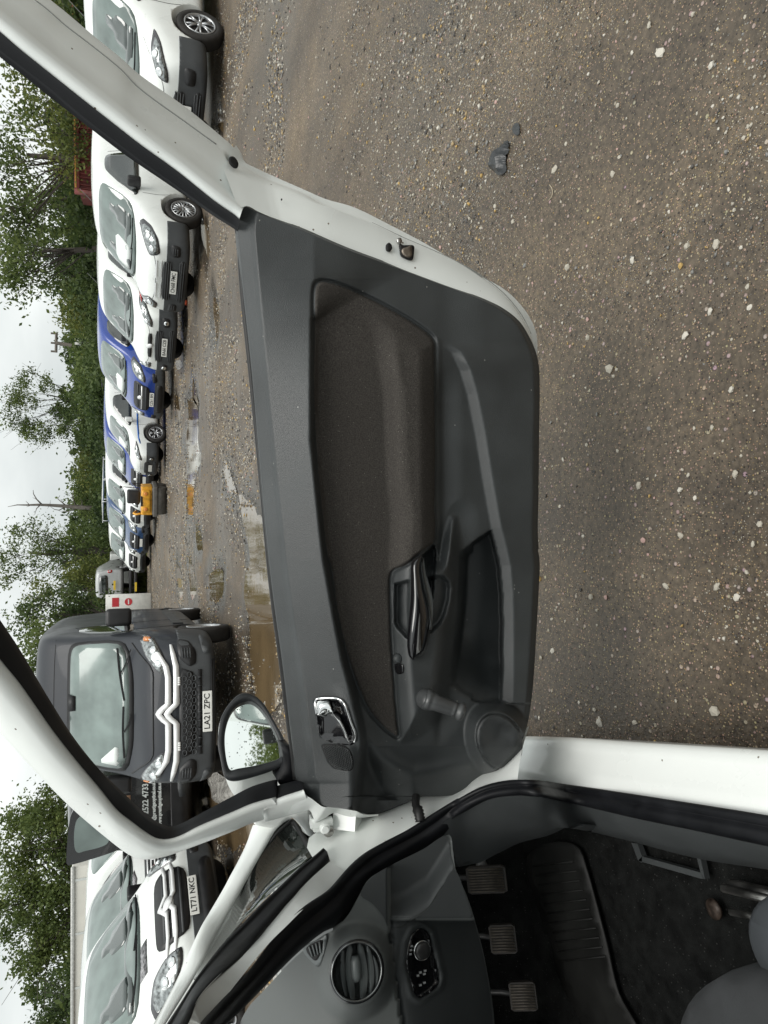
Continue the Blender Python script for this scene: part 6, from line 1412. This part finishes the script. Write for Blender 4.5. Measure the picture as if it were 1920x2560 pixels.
# ---- yellow compactor in front of the row
yel = mat('machine_yellow', (.62, .30, .02), .45, noise=(9, .35))
ym = thing('compactor', 'small yellow roller with a black cover standing in front of the blue vans', 'roller', (.42, 23.5, 0), R(-100))
put('drum', mesh(*disc_stack((.30, -.42, .27), (0, 1, 0), [(.24, 0), (.27, .02), (.27, .82), (.24, .84)], 28), True), ym, mat('dusty_drum', (.10, .095, .085), .7, noise=(10, .3)))
put('drum', mesh(*disc_stack((-.42, -.42, .27), (0, 1, 0), [(.24, 0), (.27, .02), (.27, .82), (.24, .84)], 28), True), ym, MATS['dusty_drum'])
put('drum_frame', bevel_mesh(*box((0, 0, .36), (1.2, .96, .14)), .03, 2), ym, MATS['dusty_drum'])
b_ = put('body', bevel_mesh(*box((.10, 0, .60), (.80, .88, .34)), .05, 3), ym, yel)
put('front_cowl', bevel_mesh(*box((.46, 0, .62), (.22, .70, .26)), .06, 3), ym, yel)
for sd in (-1, 1): put('work_lamp', mesh(*disc_stack((.57, sd * .24, .64), (1, 0, 0), [(.055, 0), (.055, .02), (.04, .025)], 16), True), ym, M_amber)
put('bonnet_vent', mesh(*box((.52, 0, .76), (.12, .30, .05))), ym, M_black)
put('engine_cover', bevel_mesh(*box((-.06, .06, .98), (.34, .42, .40)), .07, 3), ym, M_black)
put('seat', bevel_mesh(*box((-.42, 0, .86), (.30, .50, .12)), .04, 2), ym, M_black)
put('side_guard', mesh(*tube([(.1, -.46, .72), (.0, -.50, .92), (-.2, -.50, .98), (-.40, -.47, .90)], .035, 8), True), ym, yel)
put('control_lever', mesh(*merge([tube([(.10, .34, .8), (.12, .38, 1.25), (.12, .38, 1.32)], .012, 6), disc_stack((.12, .38, 1.32), (0, 0, 1), [(.02, 0), (.045, .02), (.045, .06), (.01, .08)], 12)]), True), ym, M_black)
put('handle_rail', mesh(*tube([(-.2, .44, .76), (-.2, .46, 1.10), (.14, .46, 1.12), (.2, .44, .76)], .012, 6), True), ym, M_black)
# ---- silver SUV on a recovery truck, far off
rt = thing('recovery_truck', 'low black recovery truck at the far end of the yard under the silver SUV', 'truck', (-3.75, 45.0, 0), R(84))
put('flat_bed', bevel_mesh(*box((-.5, 0, .88), (5.0, 2.0, .14)), .02, 1), rt, M_black)
put('rear_beam', bevel_mesh(*box((-3.0, 0, .62), (.14, 2.0, .16)), .02, 1), rt, M_black)
put('cab', bevel_mesh(*box((2.7, 0, 1.3), (1.4, 1.9, 1.5)), .12, 3), rt, P_white)
number_plate(rt, (-3.09, .1, .62), (-1, 0, 0), None, M_platey)
for sd in (-1, 1):
    put('tail_lamp', mesh(*box((-3.09, sd * .85, .62), (.04, .22, .10))), rt, M_red)
    for x in (-1.7, 2.6): wheel(rt, x, sd * .85, .36, .22, 'steel', 6, sd)
sv = thing('silver_suv', 'silver grey SUV seen from behind, loaded on the far recovery truck', 'car', (-3.85, 44.4, .95), R(84))
ST_SUV = [(a, b + .05, c * 1.12, d * 1.14, e, f + .06) for a, b, c, d, e, f in [(-2.1, .42, .85, 1.35, .78, .60), (-2.05, .30, .92, 1.50, .86, .66), (-1.8, .24, .95, 1.56, .88, .68), (-.5, .24, .95, 1.58, .89, .68), (.3, .24, .93, 1.48, .89, .66), (.9, .24, .92, 1.08, .89, .74), (1.8, .24, .82, .98, .84, .74), (2.1, .3, .62, .78, .72, .6)]]
me = body_mesh(ST_SUV, 2, (1.3, -1.3), .38, .89); put('body', me, sv, P_silver); ssv = Shell(me, sv)
ssv.patch('rear_window', [(-.60, 1.12), (-.50, 1.58), (.50, 1.58), (.60, 1.12)], 'B', M_glassd, .01, .15)
for sd in (1, -1):
    ssv.patch('tail_lamp', [(sd * .70, .9), (sd * .68, 1.14), (sd * .82, 1.14), (sd * .84, .9)], 'B', M_red, .02, .1)
    for x in (1.3, -1.3): wheel(sv, x, sd * .76, .34, .22, 'alloy', 5, sd)
number_plate(sv, (-2.2, 0, .78), (-1, 0, 0), None, M_platey)
# ---- sign boards by the far gate
sg = thing('warning_sign', 'tall white sign board with a red panel and red disc beyond the dark van mirror', 'sign', tuple(on_z(380, 1502, 0)), R(6))
put('board', bevel_mesh(*box((0, 0, 1.05), (.75, .05, 2.0)), .01, 1), sg, mat('white_board', (.72, .72, .68), .5, noise=(5, .1)))
put('red_panel', mesh(*box((0, -.03, 1.62), (.42, .012, .30))), sg, mat('sign_red', (.50, .03, .04), .5)); put('red_disc', mesh(*disc_stack((0, -.03, 1.05), (0, -1, 0), [(.17, 0), (.17, .012)], 28)), sg, MATS['sign_red'])
put('white_bar', mesh(*box((0, -.048, 1.05), (.22, .008, .05))), sg, M_paper)
for x in (-.3, .3): put('leg', mesh(*tube([(x, .05, 0), (x, .05, 1.9)], .03, 6)), sg, M_steel)
# ---- fence behind the row
fn_ = thing('yard_fence', 'grey metal fence with a top rail behind the far vehicles', 'fence', (6.0, 36.0, 0), R(118))
fm_ = mat('galvanised_grey', (.20, .205, .20), .55, metal=.4, noise=(6, .25))
put('top_rail', mesh(*box((4, 0, 2.22), (24, .06, .07))), fn_, fm_)
put('mid_rail', mesh(*box((4, 0, 1.1), (24, .05, .06))), fn_, fm_)
pm = mesh(*box((0, 0, 1.15), (.08, .08, 2.3)))
for k in range(9): o = put('post', pm, fn_, fm_); o.location = (-8 + 3 * k, 0, 0)
wm = mesh(*merge([box((-8 + .12 * k, .03, 1.15), (.012, .012, 2.15)) for k in range(200)])); o = put('wire_panel', wm, fn_, fm_); o['kind'] = 'stuff'
# ---- poles
wood = mat('weathered_pole', (.16, .14, .12), .8, noise=(6, .3))
def P3(x, y, dist): return hit(x, y, (0, 1, 0), dist)
tp = thing('telegraph_pole', 'wooden telegraph pole with a crossarm above the hedge', 'pole', tuple(P3(330, 893, 40) * [1, 1, 0]))
b0 = np.array(tp.location)
top = P3(138, 857, 40) - b0; put('pole_shaft', mesh(*tube([(0, 0, 0), top], [.13, .09], 10)), tp, wood)
put('crossarm', mesh(*tube([P3(141, 832, 40) - b0, P3(140, 881, 40) - b0], .07, 6)), tp, wood)
for y in (834, 858, 879):
    for xx in (135,): put('insulator', mesh(*tube([P3(141, y, 40) - b0, P3(127, y - 1, 40) - b0], .05, 6)), tp, wood)
lp = thing('lamp_post', 'slim grey lamp post with a square head in front of the hedge', 'lamp post', tuple(P3(340, 876, 36) * [1, 1, 0]))
b0 = np.array(lp.location); top = P3(202, 855, 36) - b0
put('post', mesh(*tube([(0, 0, 0), top], [.09, .06], 10)), lp, mat('pale_grey_post', (.36, .36, .35), .5))
put('lamp_head', bevel_mesh(*box(P3(196, 855, 36) - b0, (.30, .30, .30)), .03, 1), lp, mat('lamp_head_pale', (.6, .6, .56), .4))
# ---- off to the right and behind the camera, where the door mirror looks
rv, srv = large_van('parked_van', 'white high roofed van seen in the glass of the door mirror', (9.2, -6.8, 0), R(150), P_white, None)
rv2, s_ = mid_van('parked_van', 'white van beyond the high roofed van, seen in the door mirror', (13.5, -5.5, 0), R(165), P_white, None, None)

# ---- litter
bagm = mat('crumpled_black_plastic', (.022, .024, .026), .35, bump=(12, .02), noise=(8, .3))
def litter(name, label, poly, m, hgt, seed, cat, step=9):
    V2, F, lp_ = cdt_fill(catmull(px('S', poly), 46, True), step); w3 = on_z(V2[:, 0], V2[:, 1], 0.0); d = sdf(V2, catmull(px('S', poly), 46, True))
    w3[:, 2] = gnd(w3[:, 0], w3[:, 1]) + .004 + hgt * sm(d / 14.) * (.35 + vnoise(V2[:, 0], V2[:, 1], .09, seed)) + hgt * .6 * np.abs(vnoise(V2[:, 0], V2[:, 1], .2, seed + 1) - .5)
    c = w3.mean(0); c[2] = 0
    F = [f if np.cross(w3[f[1]] - w3[f[0]], w3[f[2]] - w3[f[0]])[2] > 0 else f[::-1] for f in F]
    o = put(name, mesh(w3 - c, F, False), None, m); o.location = tuple(c); tag(o, label, cat); return o
litter('plastic_scrap', 'crumpled black plastic scrap lying on the gravel right of the door', [(1225, 415), (1240, 385), (1262, 360), (1275, 352), (1280, 372), (1272, 400), (1275, 425), (1262, 440), (1250, 436), (1235, 425)], bagm, .03, 3, 'litter')
litter('plastic_scrap', 'small torn piece of black plastic beside the larger scrap', [(1285, 318), (1298, 308), (1305, 322), (1302, 340), (1288, 334)], bagm, .012, 5, 'litter')
clearm = mat('crumpled_clear_plastic', (.52, .50, .46), .2, coat=.6, noise=(10, .35), bump=(20, .01))
litter('plastic_sheet', 'crumpled clear plastic sheet in the puddle under the door mirror', [(520, 1925), (535, 1918), (550, 1935), (570, 1950), (588, 1975), (580, 2000), (560, 2010), (535, 2000), (528, 1970), (518, 1950)], clearm, .05, 7, 'litter')
litter('plastic_sheet', 'white plastic wrapper by the striped van wheel', [(440, 905), (452, 900), (458, 915), (448, 925)], clearm, .05, 9, 'litter', 5)
tw_ = on_z(*np.array([(1374, 462), (1381, 475), (1380, 490), (1372, 500)]).T, .012); tw_ = catmull(tw_, 20); c = tw_.mean(0); c[2] = 0
o = put('twig', mesh(*tube(tw_ - c, .0012, 5)), None, mat('straw', (.42, .36, .26), .7)); o.location = tuple(c); tag(o, 'thin curved straw lying on the gravel near the black plastic scrap', 'twig')
o = put('orange_cap', mesh(*disc_stack((0, 0, .02), (0, 0, 1), [(.06, 0), (.06, .05), (.03, .09), (.02, .1)], 12), True), None, mat('orange_plastic', (.6, .10, .04), .4)); o.location = tuple(on_z(470, 757, 0)); tag(o, 'small orange red bottle cap lying by the wheel of the BA66 CZB van', 'litter')
# ================================================================ vegetation
LEAFN = []
def leaf_mat(name, a, b, c):
    m = bpy.data.materials.new(name); m.use_nodes = True; t = m.node_tree; p = t.nodes['Principled BSDF']; lk = t.links.new
    g = t.nodes.new('ShaderNodeNewGeometry'); co = t.nodes.new('ShaderNodeTexCoord')
    n = t.nodes.new('ShaderNodeTexNoise'); n.inputs['Scale'].default_value = .55; n.inputs['Detail'].default_value = 4; lk(co.outputs['Object'], n.inputs['Vector'])
    ad = t.nodes.new('ShaderNodeMath'); ad.operation = 'MULTIPLY_ADD'; ad.inputs[1].default_value = .30; lk(g.outputs['Random Per Island'], ad.inputs[0]); lk(n.outputs[0], ad.inputs[2])
    r = t.nodes.new('ShaderNodeValToRGB'); r.color_ramp.elements[0].position = .42; r.color_ramp.elements[0].color = (*a, 1); r.color_ramp.elements[1].position = .92; r.color_ramp.elements[1].color = (*c, 1)
    e = r.color_ramp.elements.new(.66); e.color = (*b, 1); lk(ad.outputs[0], r.inputs[0]); lk(r.outputs[0], p.inputs['Base Color'])
    p.inputs['Roughness'].default_value = .6; p.inputs['Specular IOR Level'].default_value = .3
    tr = t.nodes.new('ShaderNodeBsdfTranslucent'); lk(r.outputs[0], tr.inputs['Color']); mixs = t.nodes.new('ShaderNodeMixShader'); mixs.inputs[0].default_value = .4
    out = t.nodes['Material Output']; lk(p.outputs[0], mixs.inputs[1]); lk(tr.outputs[0], mixs.inputs[2]); lk(mixs.outputs[0], out.inputs['Surface'])
    return m
LF = [leaf_mat('oak_leaf', (.046, .072, .022), (.112, .155, .045), (.185, .225, .066)), leaf_mat('light_leaf', (.060, .082, .020), (.135, .160, .038), (.21, .22, .06)), leaf_mat('dark_leaf', (.026, .045, .017), (.070, .105, .034), (.125, .165, .050))]
M_bark = mat('bark', (.075, .065, .055), .9, noise=(5, .4))
M_bark2 = mat('pale_bark', (.14, .125, .11), .9, noise=(5, .4))
def leaves(blobs, per, size, seed, cl=.30, spread=None):
    """blobs: (centre, (rx, ry, rz)); leaves gathered in clumps on and in each blob"""
    rg = np.random.default_rng(seed); C = []
    for c, rad, dens in blobs:
        vol = rad[0] * rad[1] + rad[1] * rad[2] + rad[0] * rad[2]; k = max(6, int(vol * dens * 2.6))
        d = rg.normal(size=(k, 3)); d /= np.linalg.norm(d, axis=1)[:, None]; r = rg.random(k) ** .45 * rg.uniform(.72, 1.10, k)
        C.append(np.array(c) + d * r[:, None] * np.array(rad))
    C = np.vstack(C); per = int(per * 2.3); n = len(C) * per; cs = cl * rg.uniform(.5, 1.35, len(C))
    P = np.repeat(C, per, 0) + rg.normal(size=(n, 3)) * np.repeat(cs, per)[:, None] * [1, 1, .8]
    u = rg.normal(size=(n, 3)); u /= np.linalg.norm(u, axis=1)[:, None]; w_ = rg.normal(size=(n, 3)); v = np.cross(u, w_); v /= np.linalg.norm(v, axis=1)[:, None]
    s = size * .82 * rg.uniform(.6, 1.35, n)[:, None]
    V = np.stack([P - u * s, P + v * s * .55, P + u * s, P - v * s * .55], 1).reshape(-1, 3)
    V[:, 2] = np.maximum(V[:, 2], .02)
    return V, np.arange(n * 4).reshape(n, 4), C
def limbs(base, top, targets, r0, seed, bend=.12):
    rg = random.Random(seed); base = Vector(base); top = Vector(top); parts_ = []
    H = (top - base).length; tr = [base + (top - base) * t + Vector((rg.uniform(-1, 1), rg.uniform(-1, 1), 0)) * H * .018 * (t > 0) for t in np.linspace(0, 1, 7)]
    trunk_ = tube(tr, [r0 * (1 - .72 * t) for t in np.linspace(0, 1, 7)], 9)
    for c in targets:
        c = Vector(c); t = min(.92, max(.25, (c.z - base.z) / max(.1, H) * .62)); i = t * 6; q = tr[int(i)].lerp(tr[min(6, int(i) + 1)], i % 1)
        mid_ = q.lerp(c, .5) + Vector((rg.uniform(-1, 1), rg.uniform(-1, 1), rg.uniform(-.6, .2))) * (c - q).length * bend
        rr = r0 * (1 - .7 * t) * .30; parts_.append(tube([q, q.lerp(mid_, .5), mid_, mid_.lerp(c, .55), c], [rr, rr * .8, rr * .55, rr * .35, rr * .12], 6))
        for _ in range(3):
            e = c + Vector((rg.uniform(-1, 1), rg.uniform(-1, 1), rg.uniform(-.5, 1))) * (c - q).length * .38; s0 = mid_.lerp(c, rg.uniform(.1, .8))
            parts_.append(tube([s0, s0.lerp(e, .5) + Vector((0, 0, rg.uniform(-.1, .15))), e], [rr * .35, rr * .22, .008], 4, False))
    return trunk_, parts_
def tree(label, base_y, dist, blobs_px, lm=0, size=.10, per=34, r0=.2, seed=1, cl=.34, top=None, group='trees behind the yard', depth=.9, bark=None, cat='tree', name='tree'):
    """blobs_px: (x, y, rx, ry[, dens]) ellipses on the picture at this distance"""
    b0 = P3(330, base_y, dist); b0[2] = 0; root = thing(name, label, cat, tuple(b0), 0, group); rg = random.Random(seed)
    bl = []
    for q in blobs_px:
        x, y, rx, ry = q[:4]; dn = q[4] if len(q) > 4 else 1.0; dd = dist + rg.uniform(-1, 1) * depth
        c = P3(x, y, dd) - b0; k = dist / FPX; bl.append((c, (ry * k * 1.02, max(.5, (rx + ry) * .5 * k), rx * k), dn))
    V, F, C = leaves(bl, per, size, seed, cl)
    tops = max(c[2] for c, r_, d_ in bl); cx = np.mean([c[0] for c, r_, d_ in bl])
    trunk_, lb = limbs((0, 0, -.1), top if top else (cx * .5, 0, tops * .8), [c for c, r_, d_ in bl] + [tuple(C[i]) for i in range(0, len(C), max(1, len(C) // 7))], r0, seed)
    tk = put('trunk', mesh(*merge([trunk_]), True), root, bark or M_bark)
    put('limb', mesh(*merge(lb), True), tk, bark or M_bark)
    put('crown', np_mesh(V, F), root, LF[lm]); LEAFN.append(len(F))
    return root
r_ = random.Random
# right side, near and partly bare at the top
tree('tall thinly leaved tree at the right edge with bare twigs against the sky', 420, 24, [(30, 480, 40, 70, 0.59), (70, 400, 45, 80, 0.78), (20, 600, 40, 60, 0.59), (5, 380, 40, 80, 0.52), (60, 560, 40, 60, 0.78), (-40, 480, 50, 130, 0.65), (100, 300, 50, 80, 1.17), (40, 240, 50, 80, 0.91), (60, 120, 70, 90, 1.17)], 0, .085, 30, .22, 3)
tree('yellow green bushy tree leaning over the red container', 380, 22, [(130, 250, 55, 80), (150, 340, 45, 70), (190, 300, 50, 80), (120, 180, 60, 80), (150, 80, 80, 90), (185, 390, 25, 40)], 1, .07, 36, .16, 4)
tree('dark round tree between the container and the chevron van roof', 520, 27, [(150, 480, 60, 70), (110, 540, 60, 70), (190, 560, 55, 80), (80, 500, 40, 60, .8), (200, 470, 45, 60)], 0, .085, 38, .22, 5)
tree('broad green tree above the two nearest white vans of the row', 640, 30, [(150, 640, 50, 60), (100, 610, 50, 60), (190, 680, 50, 60), (60, 640, 35, 45, .7), (215, 620, 40, 60), (130, 690, 30, 30)], 2, .09, 38, .22, 6)
tree('overhanging branch of a half bare tree poking into the sky', 600, 26, [(25, 700, 24, 32, .9), (15, 650, 30, 50, .8), (70, 690, 30, 36), (45, 610, 35, 50, .8)], 0, .085, 26, .18, 7)
tree('olive green tree right behind the BA66 CZB van', 760, 33, [(200, 760, 50, 50), (225, 800, 45, 50), (190, 720, 50, 45), (180, 790, 30, 40)], 1, .09, 36, .2, 8)
tree('round dark shrub left of the telegraph pole', 800, 42, [(200, 810, 45, 45), (185, 840, 35, 35), (230, 850, 40, 45)], 2, .10, 34, .2, 9)
tree('bushy green tree beside the lamp post', 930, 44, [(215, 905, 42, 50), (195, 935, 30, 35), (240, 960, 40, 50), (210, 980, 35, 40)], 0, .10, 34, .2, 10)
tree('tall oak with an open crown showing sky between its branches', 1005, 46, [(40, 985, 32, 38, 1.80), (25, 1030, 26, 34, 1.62), (65, 945, 26, 26, 1.44), (75, 1010, 36, 30, 1.08), (100, 1070, 34, 28, 1.62), (65, 1085, 26, 26, 1.44), (115, 960, 22, 24, 1.08), (130, 1095, 24, 26, 1.44), (140, 1040, 26, 30, 1.08), (60, 1055, 26, 26, 1.26), (160, 1075, 24, 26, 1.26), (165, 1000, 20, 24, 0.72)], 0, .085, 30, .26, 11, .24, top=(0, 0, 4.6))
tree('dense dark tree under the tall oak', 1030, 45, [(220, 1010, 46, 55), (205, 1080, 40, 45), (235, 1100, 35, 45), (215, 955, 35, 40), (195, 1035, 30, 40)], 2, .10, 36, .22, 12)
tree('yellow green bush behind the far blue vans', 1160, 46, [(225, 1150, 35, 45), (215, 1185, 35, 35), (240, 1200, 30, 40)], 1, .10, 34, .18, 13)
tree('green tree next to the dead leafless tree', 1230, 48, [(205, 1215, 35, 35), (235, 1240, 35, 45), (200, 1250, 22, 25, .7), (225, 1280, 30, 35)], 0, .10, 34, .2, 14)
tree('tall ragged tree with high branches left of the dead tree', 1380, 50, [(110, 1330, 34, 24, 1.12), (60, 1325, 34, 18, 0.96), (150, 1360, 40, 30, 1.44), (95, 1375, 30, 30, 1.12), (40, 1390, 32, 40, 0.80), (190, 1340, 40, 36, 1.60), (215, 1390, 40, 40, 1.60), (30, 1440, 34, 40, 0.72), (80, 1440, 36, 34, 0.72), (5, 1400, 30, 40, 0.80), (150, 1420, 36, 30, 0.64)], 0, .10, 30, .28, 15)
tree('mottled green tree above the far sign board', 1470, 47, [(200, 1450, 50, 40, 1.40), (240, 1430, 45, 40, 1.40), (150, 1490, 40, 36, 0.98), (255, 1480, 36, 40, 1.40), (95, 1480, 40, 34, 0.70)], 1, .10, 34, .22, 16)
tree('dark tree rising behind the mirror of the dark grey van', 1540, 36, [(150, 1530, 70, 50), (90, 1510, 50, 40, .8), (210, 1540, 60, 50), (70, 1550, 40, 40, .8), (190, 1500, 50, 40), (260, 1520, 40, 45)], 2, .10, 36, .24, 17)
tree('green tree above the roof of the dark grey van', 1640, 34, [(110, 1590, 55, 50, 1.40), (90, 1640, 45, 45, 1.40), (130, 1680, 45, 45, 1.40), (110, 1730, 35, 45, 1.12), (170, 1640, 60, 60, 1.40)], 0, .09, 36, .24, 18)
tree('large full green tree above the white box trailer', 2230, 27, [(60, 2060, 50, 60, 1.50), (90, 2120, 70, 70, 1.50), (30, 2140, 50, 60, 1.50), (50, 2220, 60, 70, 1.50), (100, 2240, 60, 70, 1.50), (80, 2330, 60, 70, 1.50), (40, 2300, 50, 60, 1.50), (120, 2060, 50, 60, 1.50), (110, 2010, 50, 45, 1.50), (100, 2400, 50, 60, 1.50), (140, 2170, 50, 90, 1.50), (140, 2320, 50, 90, 1.50), (70, 2400, 40, 40, 1.20)], 0, .074, 66, .35, 19, .26)
tree('lower tree at the left end of the white box trailer', 2520, 30, [(140, 2480, 40, 50, .9), (130, 2540, 45, 60), (110, 2600, 50, 60), (160, 2520, 30, 60)], 2, .076, 56, .22, 20)
# dead tree
b0 = P3(330, 1275, 47); b0[2] = 0; dt = thing('dead_tree', 'bare dead tree with a thin forked trunk against the sky', 'tree', tuple(b0), 0, None)
def q3(x, y): return Vector(P3(x, y, 47) - b0)
zz = (0, 700, .3888); Zp = lambda a, b: q3(a * .3888, 700 + b * .3888)
tk = put('trunk', mesh(*tube([Zp(800, 1475), Zp(520, 1462), Zp(430, 1455), Zp(320, 1448), Zp(250, 1445), Zp(180, 1447), Zp(110, 1446), Zp(50, 1458)], [.16, .13, .11, .085, .07, .05, .03, .012], 8), True), dt, M_bark2)
br_ = []
for pts, rr in (([(430, 1455), (400, 1430), (372, 1408), (385, 1385)], .05), ([(490, 1462), (475, 1420), (465, 1385), (478, 1358)], .05), ([(430, 1455), (380, 1480), (350, 1475), (325, 1458)], .04), ([(500, 1465), (440, 1490), (380, 1485)], .04), ([(270, 1445), (235, 1410), (215, 1375), (213, 1350)], .05), ([(235, 1410), (210, 1398)], .02), ([(260, 1446), (235, 1470), (222, 1512)], .04), ([(190, 1447), (165, 1420)], .03), ([(200, 1447), (170, 1460)], .025), ([(320, 1448), (325, 1415)], .02), ([(320, 1448), (305, 1470)], .02), ([(520, 1462), (530, 1420), (510, 1400)], .03)):
    br_.append(tube([Zp(*p) for p in pts], [rr * (1 - .75 * k / max(1, len(pts) - 1)) for k in range(len(pts))], 5))
put('limb', mesh(*merge(br_), True), tk, M_bark2)
# hedge and far wood that close the yard all round
def mass(name, path, h, wdt, dens, lm, seed, size=.13, per=30):
    rg = np.random.default_rng(seed); bl = []
    P_ = catmull(np.array(path, float), 60)
    for x, y in P_: bl.append(((x + rg.normal() * .6, y + rg.normal() * .6, h * .45 * rg.uniform(.8, 1.15)), (wdt * rg.uniform(.8, 1.2), wdt * rg.uniform(.8, 1.2), h * .5 * rg.uniform(.85, 1.2)), dens))
    V, F, C = leaves(bl, per, size, seed, .34); o = put(name, np_mesh(V, F), None, LF[lm]); o['kind'] = 'stuff'; return o
mass('hedge', [(16, 16), (13, 22), (9.5, 29), (6.5, 36), (3, 42), (-2, 50), (-9, 52)], 3.0, 1.5, 2.0, 2, 31)
mass('hedge', [(17, 20), (14, 27), (10, 36), (6, 46), (-2, 56), (-12, 54), (-20, 40)], 4.0, 2.2, 1.3, 0, 32)
mass('hedge', [(-6.8, 47), (-9, 40), (-13, 32), (-18, 26), (-24, 18)], 3.4, 1.8, 1.6, 2, 33)
mass('far_wood', [(-60, 40), (-30, 62), (0, 74), (30, 62), (55, 35), (62, 0)], 7.5, 5.0, .35, 2, 34, .26, 30)
mass('far_wood', [(30, -16), (20, -25), (6, -30), (-14, -26)], 3.2, 2.0, 1.6, 0, 35, .10, 30)
mass('far_wood', [(28, 12), (30, 0), (27, -14)], 3.6, 2.0, 1.2, 2, 36, .10, 30)
# rough grass strip at the foot of the hedge
rg = np.random.default_rng(40); n = 26000; t_ = rg.random(n); pth = catmull(np.array([(15.0, 14), (12, 21), (8.5, 28), (5.2, 35), (1, 41), (-5, 47)], float), 200)
pp = pth[(t_ * 199).astype(int)] + rg.normal(size=(n, 2)) * .8; hh = rg.uniform(.12, .5, n); a = rg.uniform(0, 6.28, n); dx = np.cos(a) * .02; dy = np.sin(a) * .02; lx = rg.normal(size=n) * .08; ly = rg.normal(size=n) * .08
V = np.stack([np.stack([pp[:, 0] - dx, pp[:, 1] - dy, np.zeros(n)], 1), np.stack([pp[:, 0] + dx, pp[:, 1] + dy, np.zeros(n)], 1), np.stack([pp[:, 0] + lx, pp[:, 1] + ly, hh], 1)], 1).reshape(-1, 3)
o = put('grass', np_mesh(V, np.arange(n * 3).reshape(n, 3)), None, LF[1]); o['kind'] = 'stuff'

print('leaves', sum(LEAFN), LEAFN)
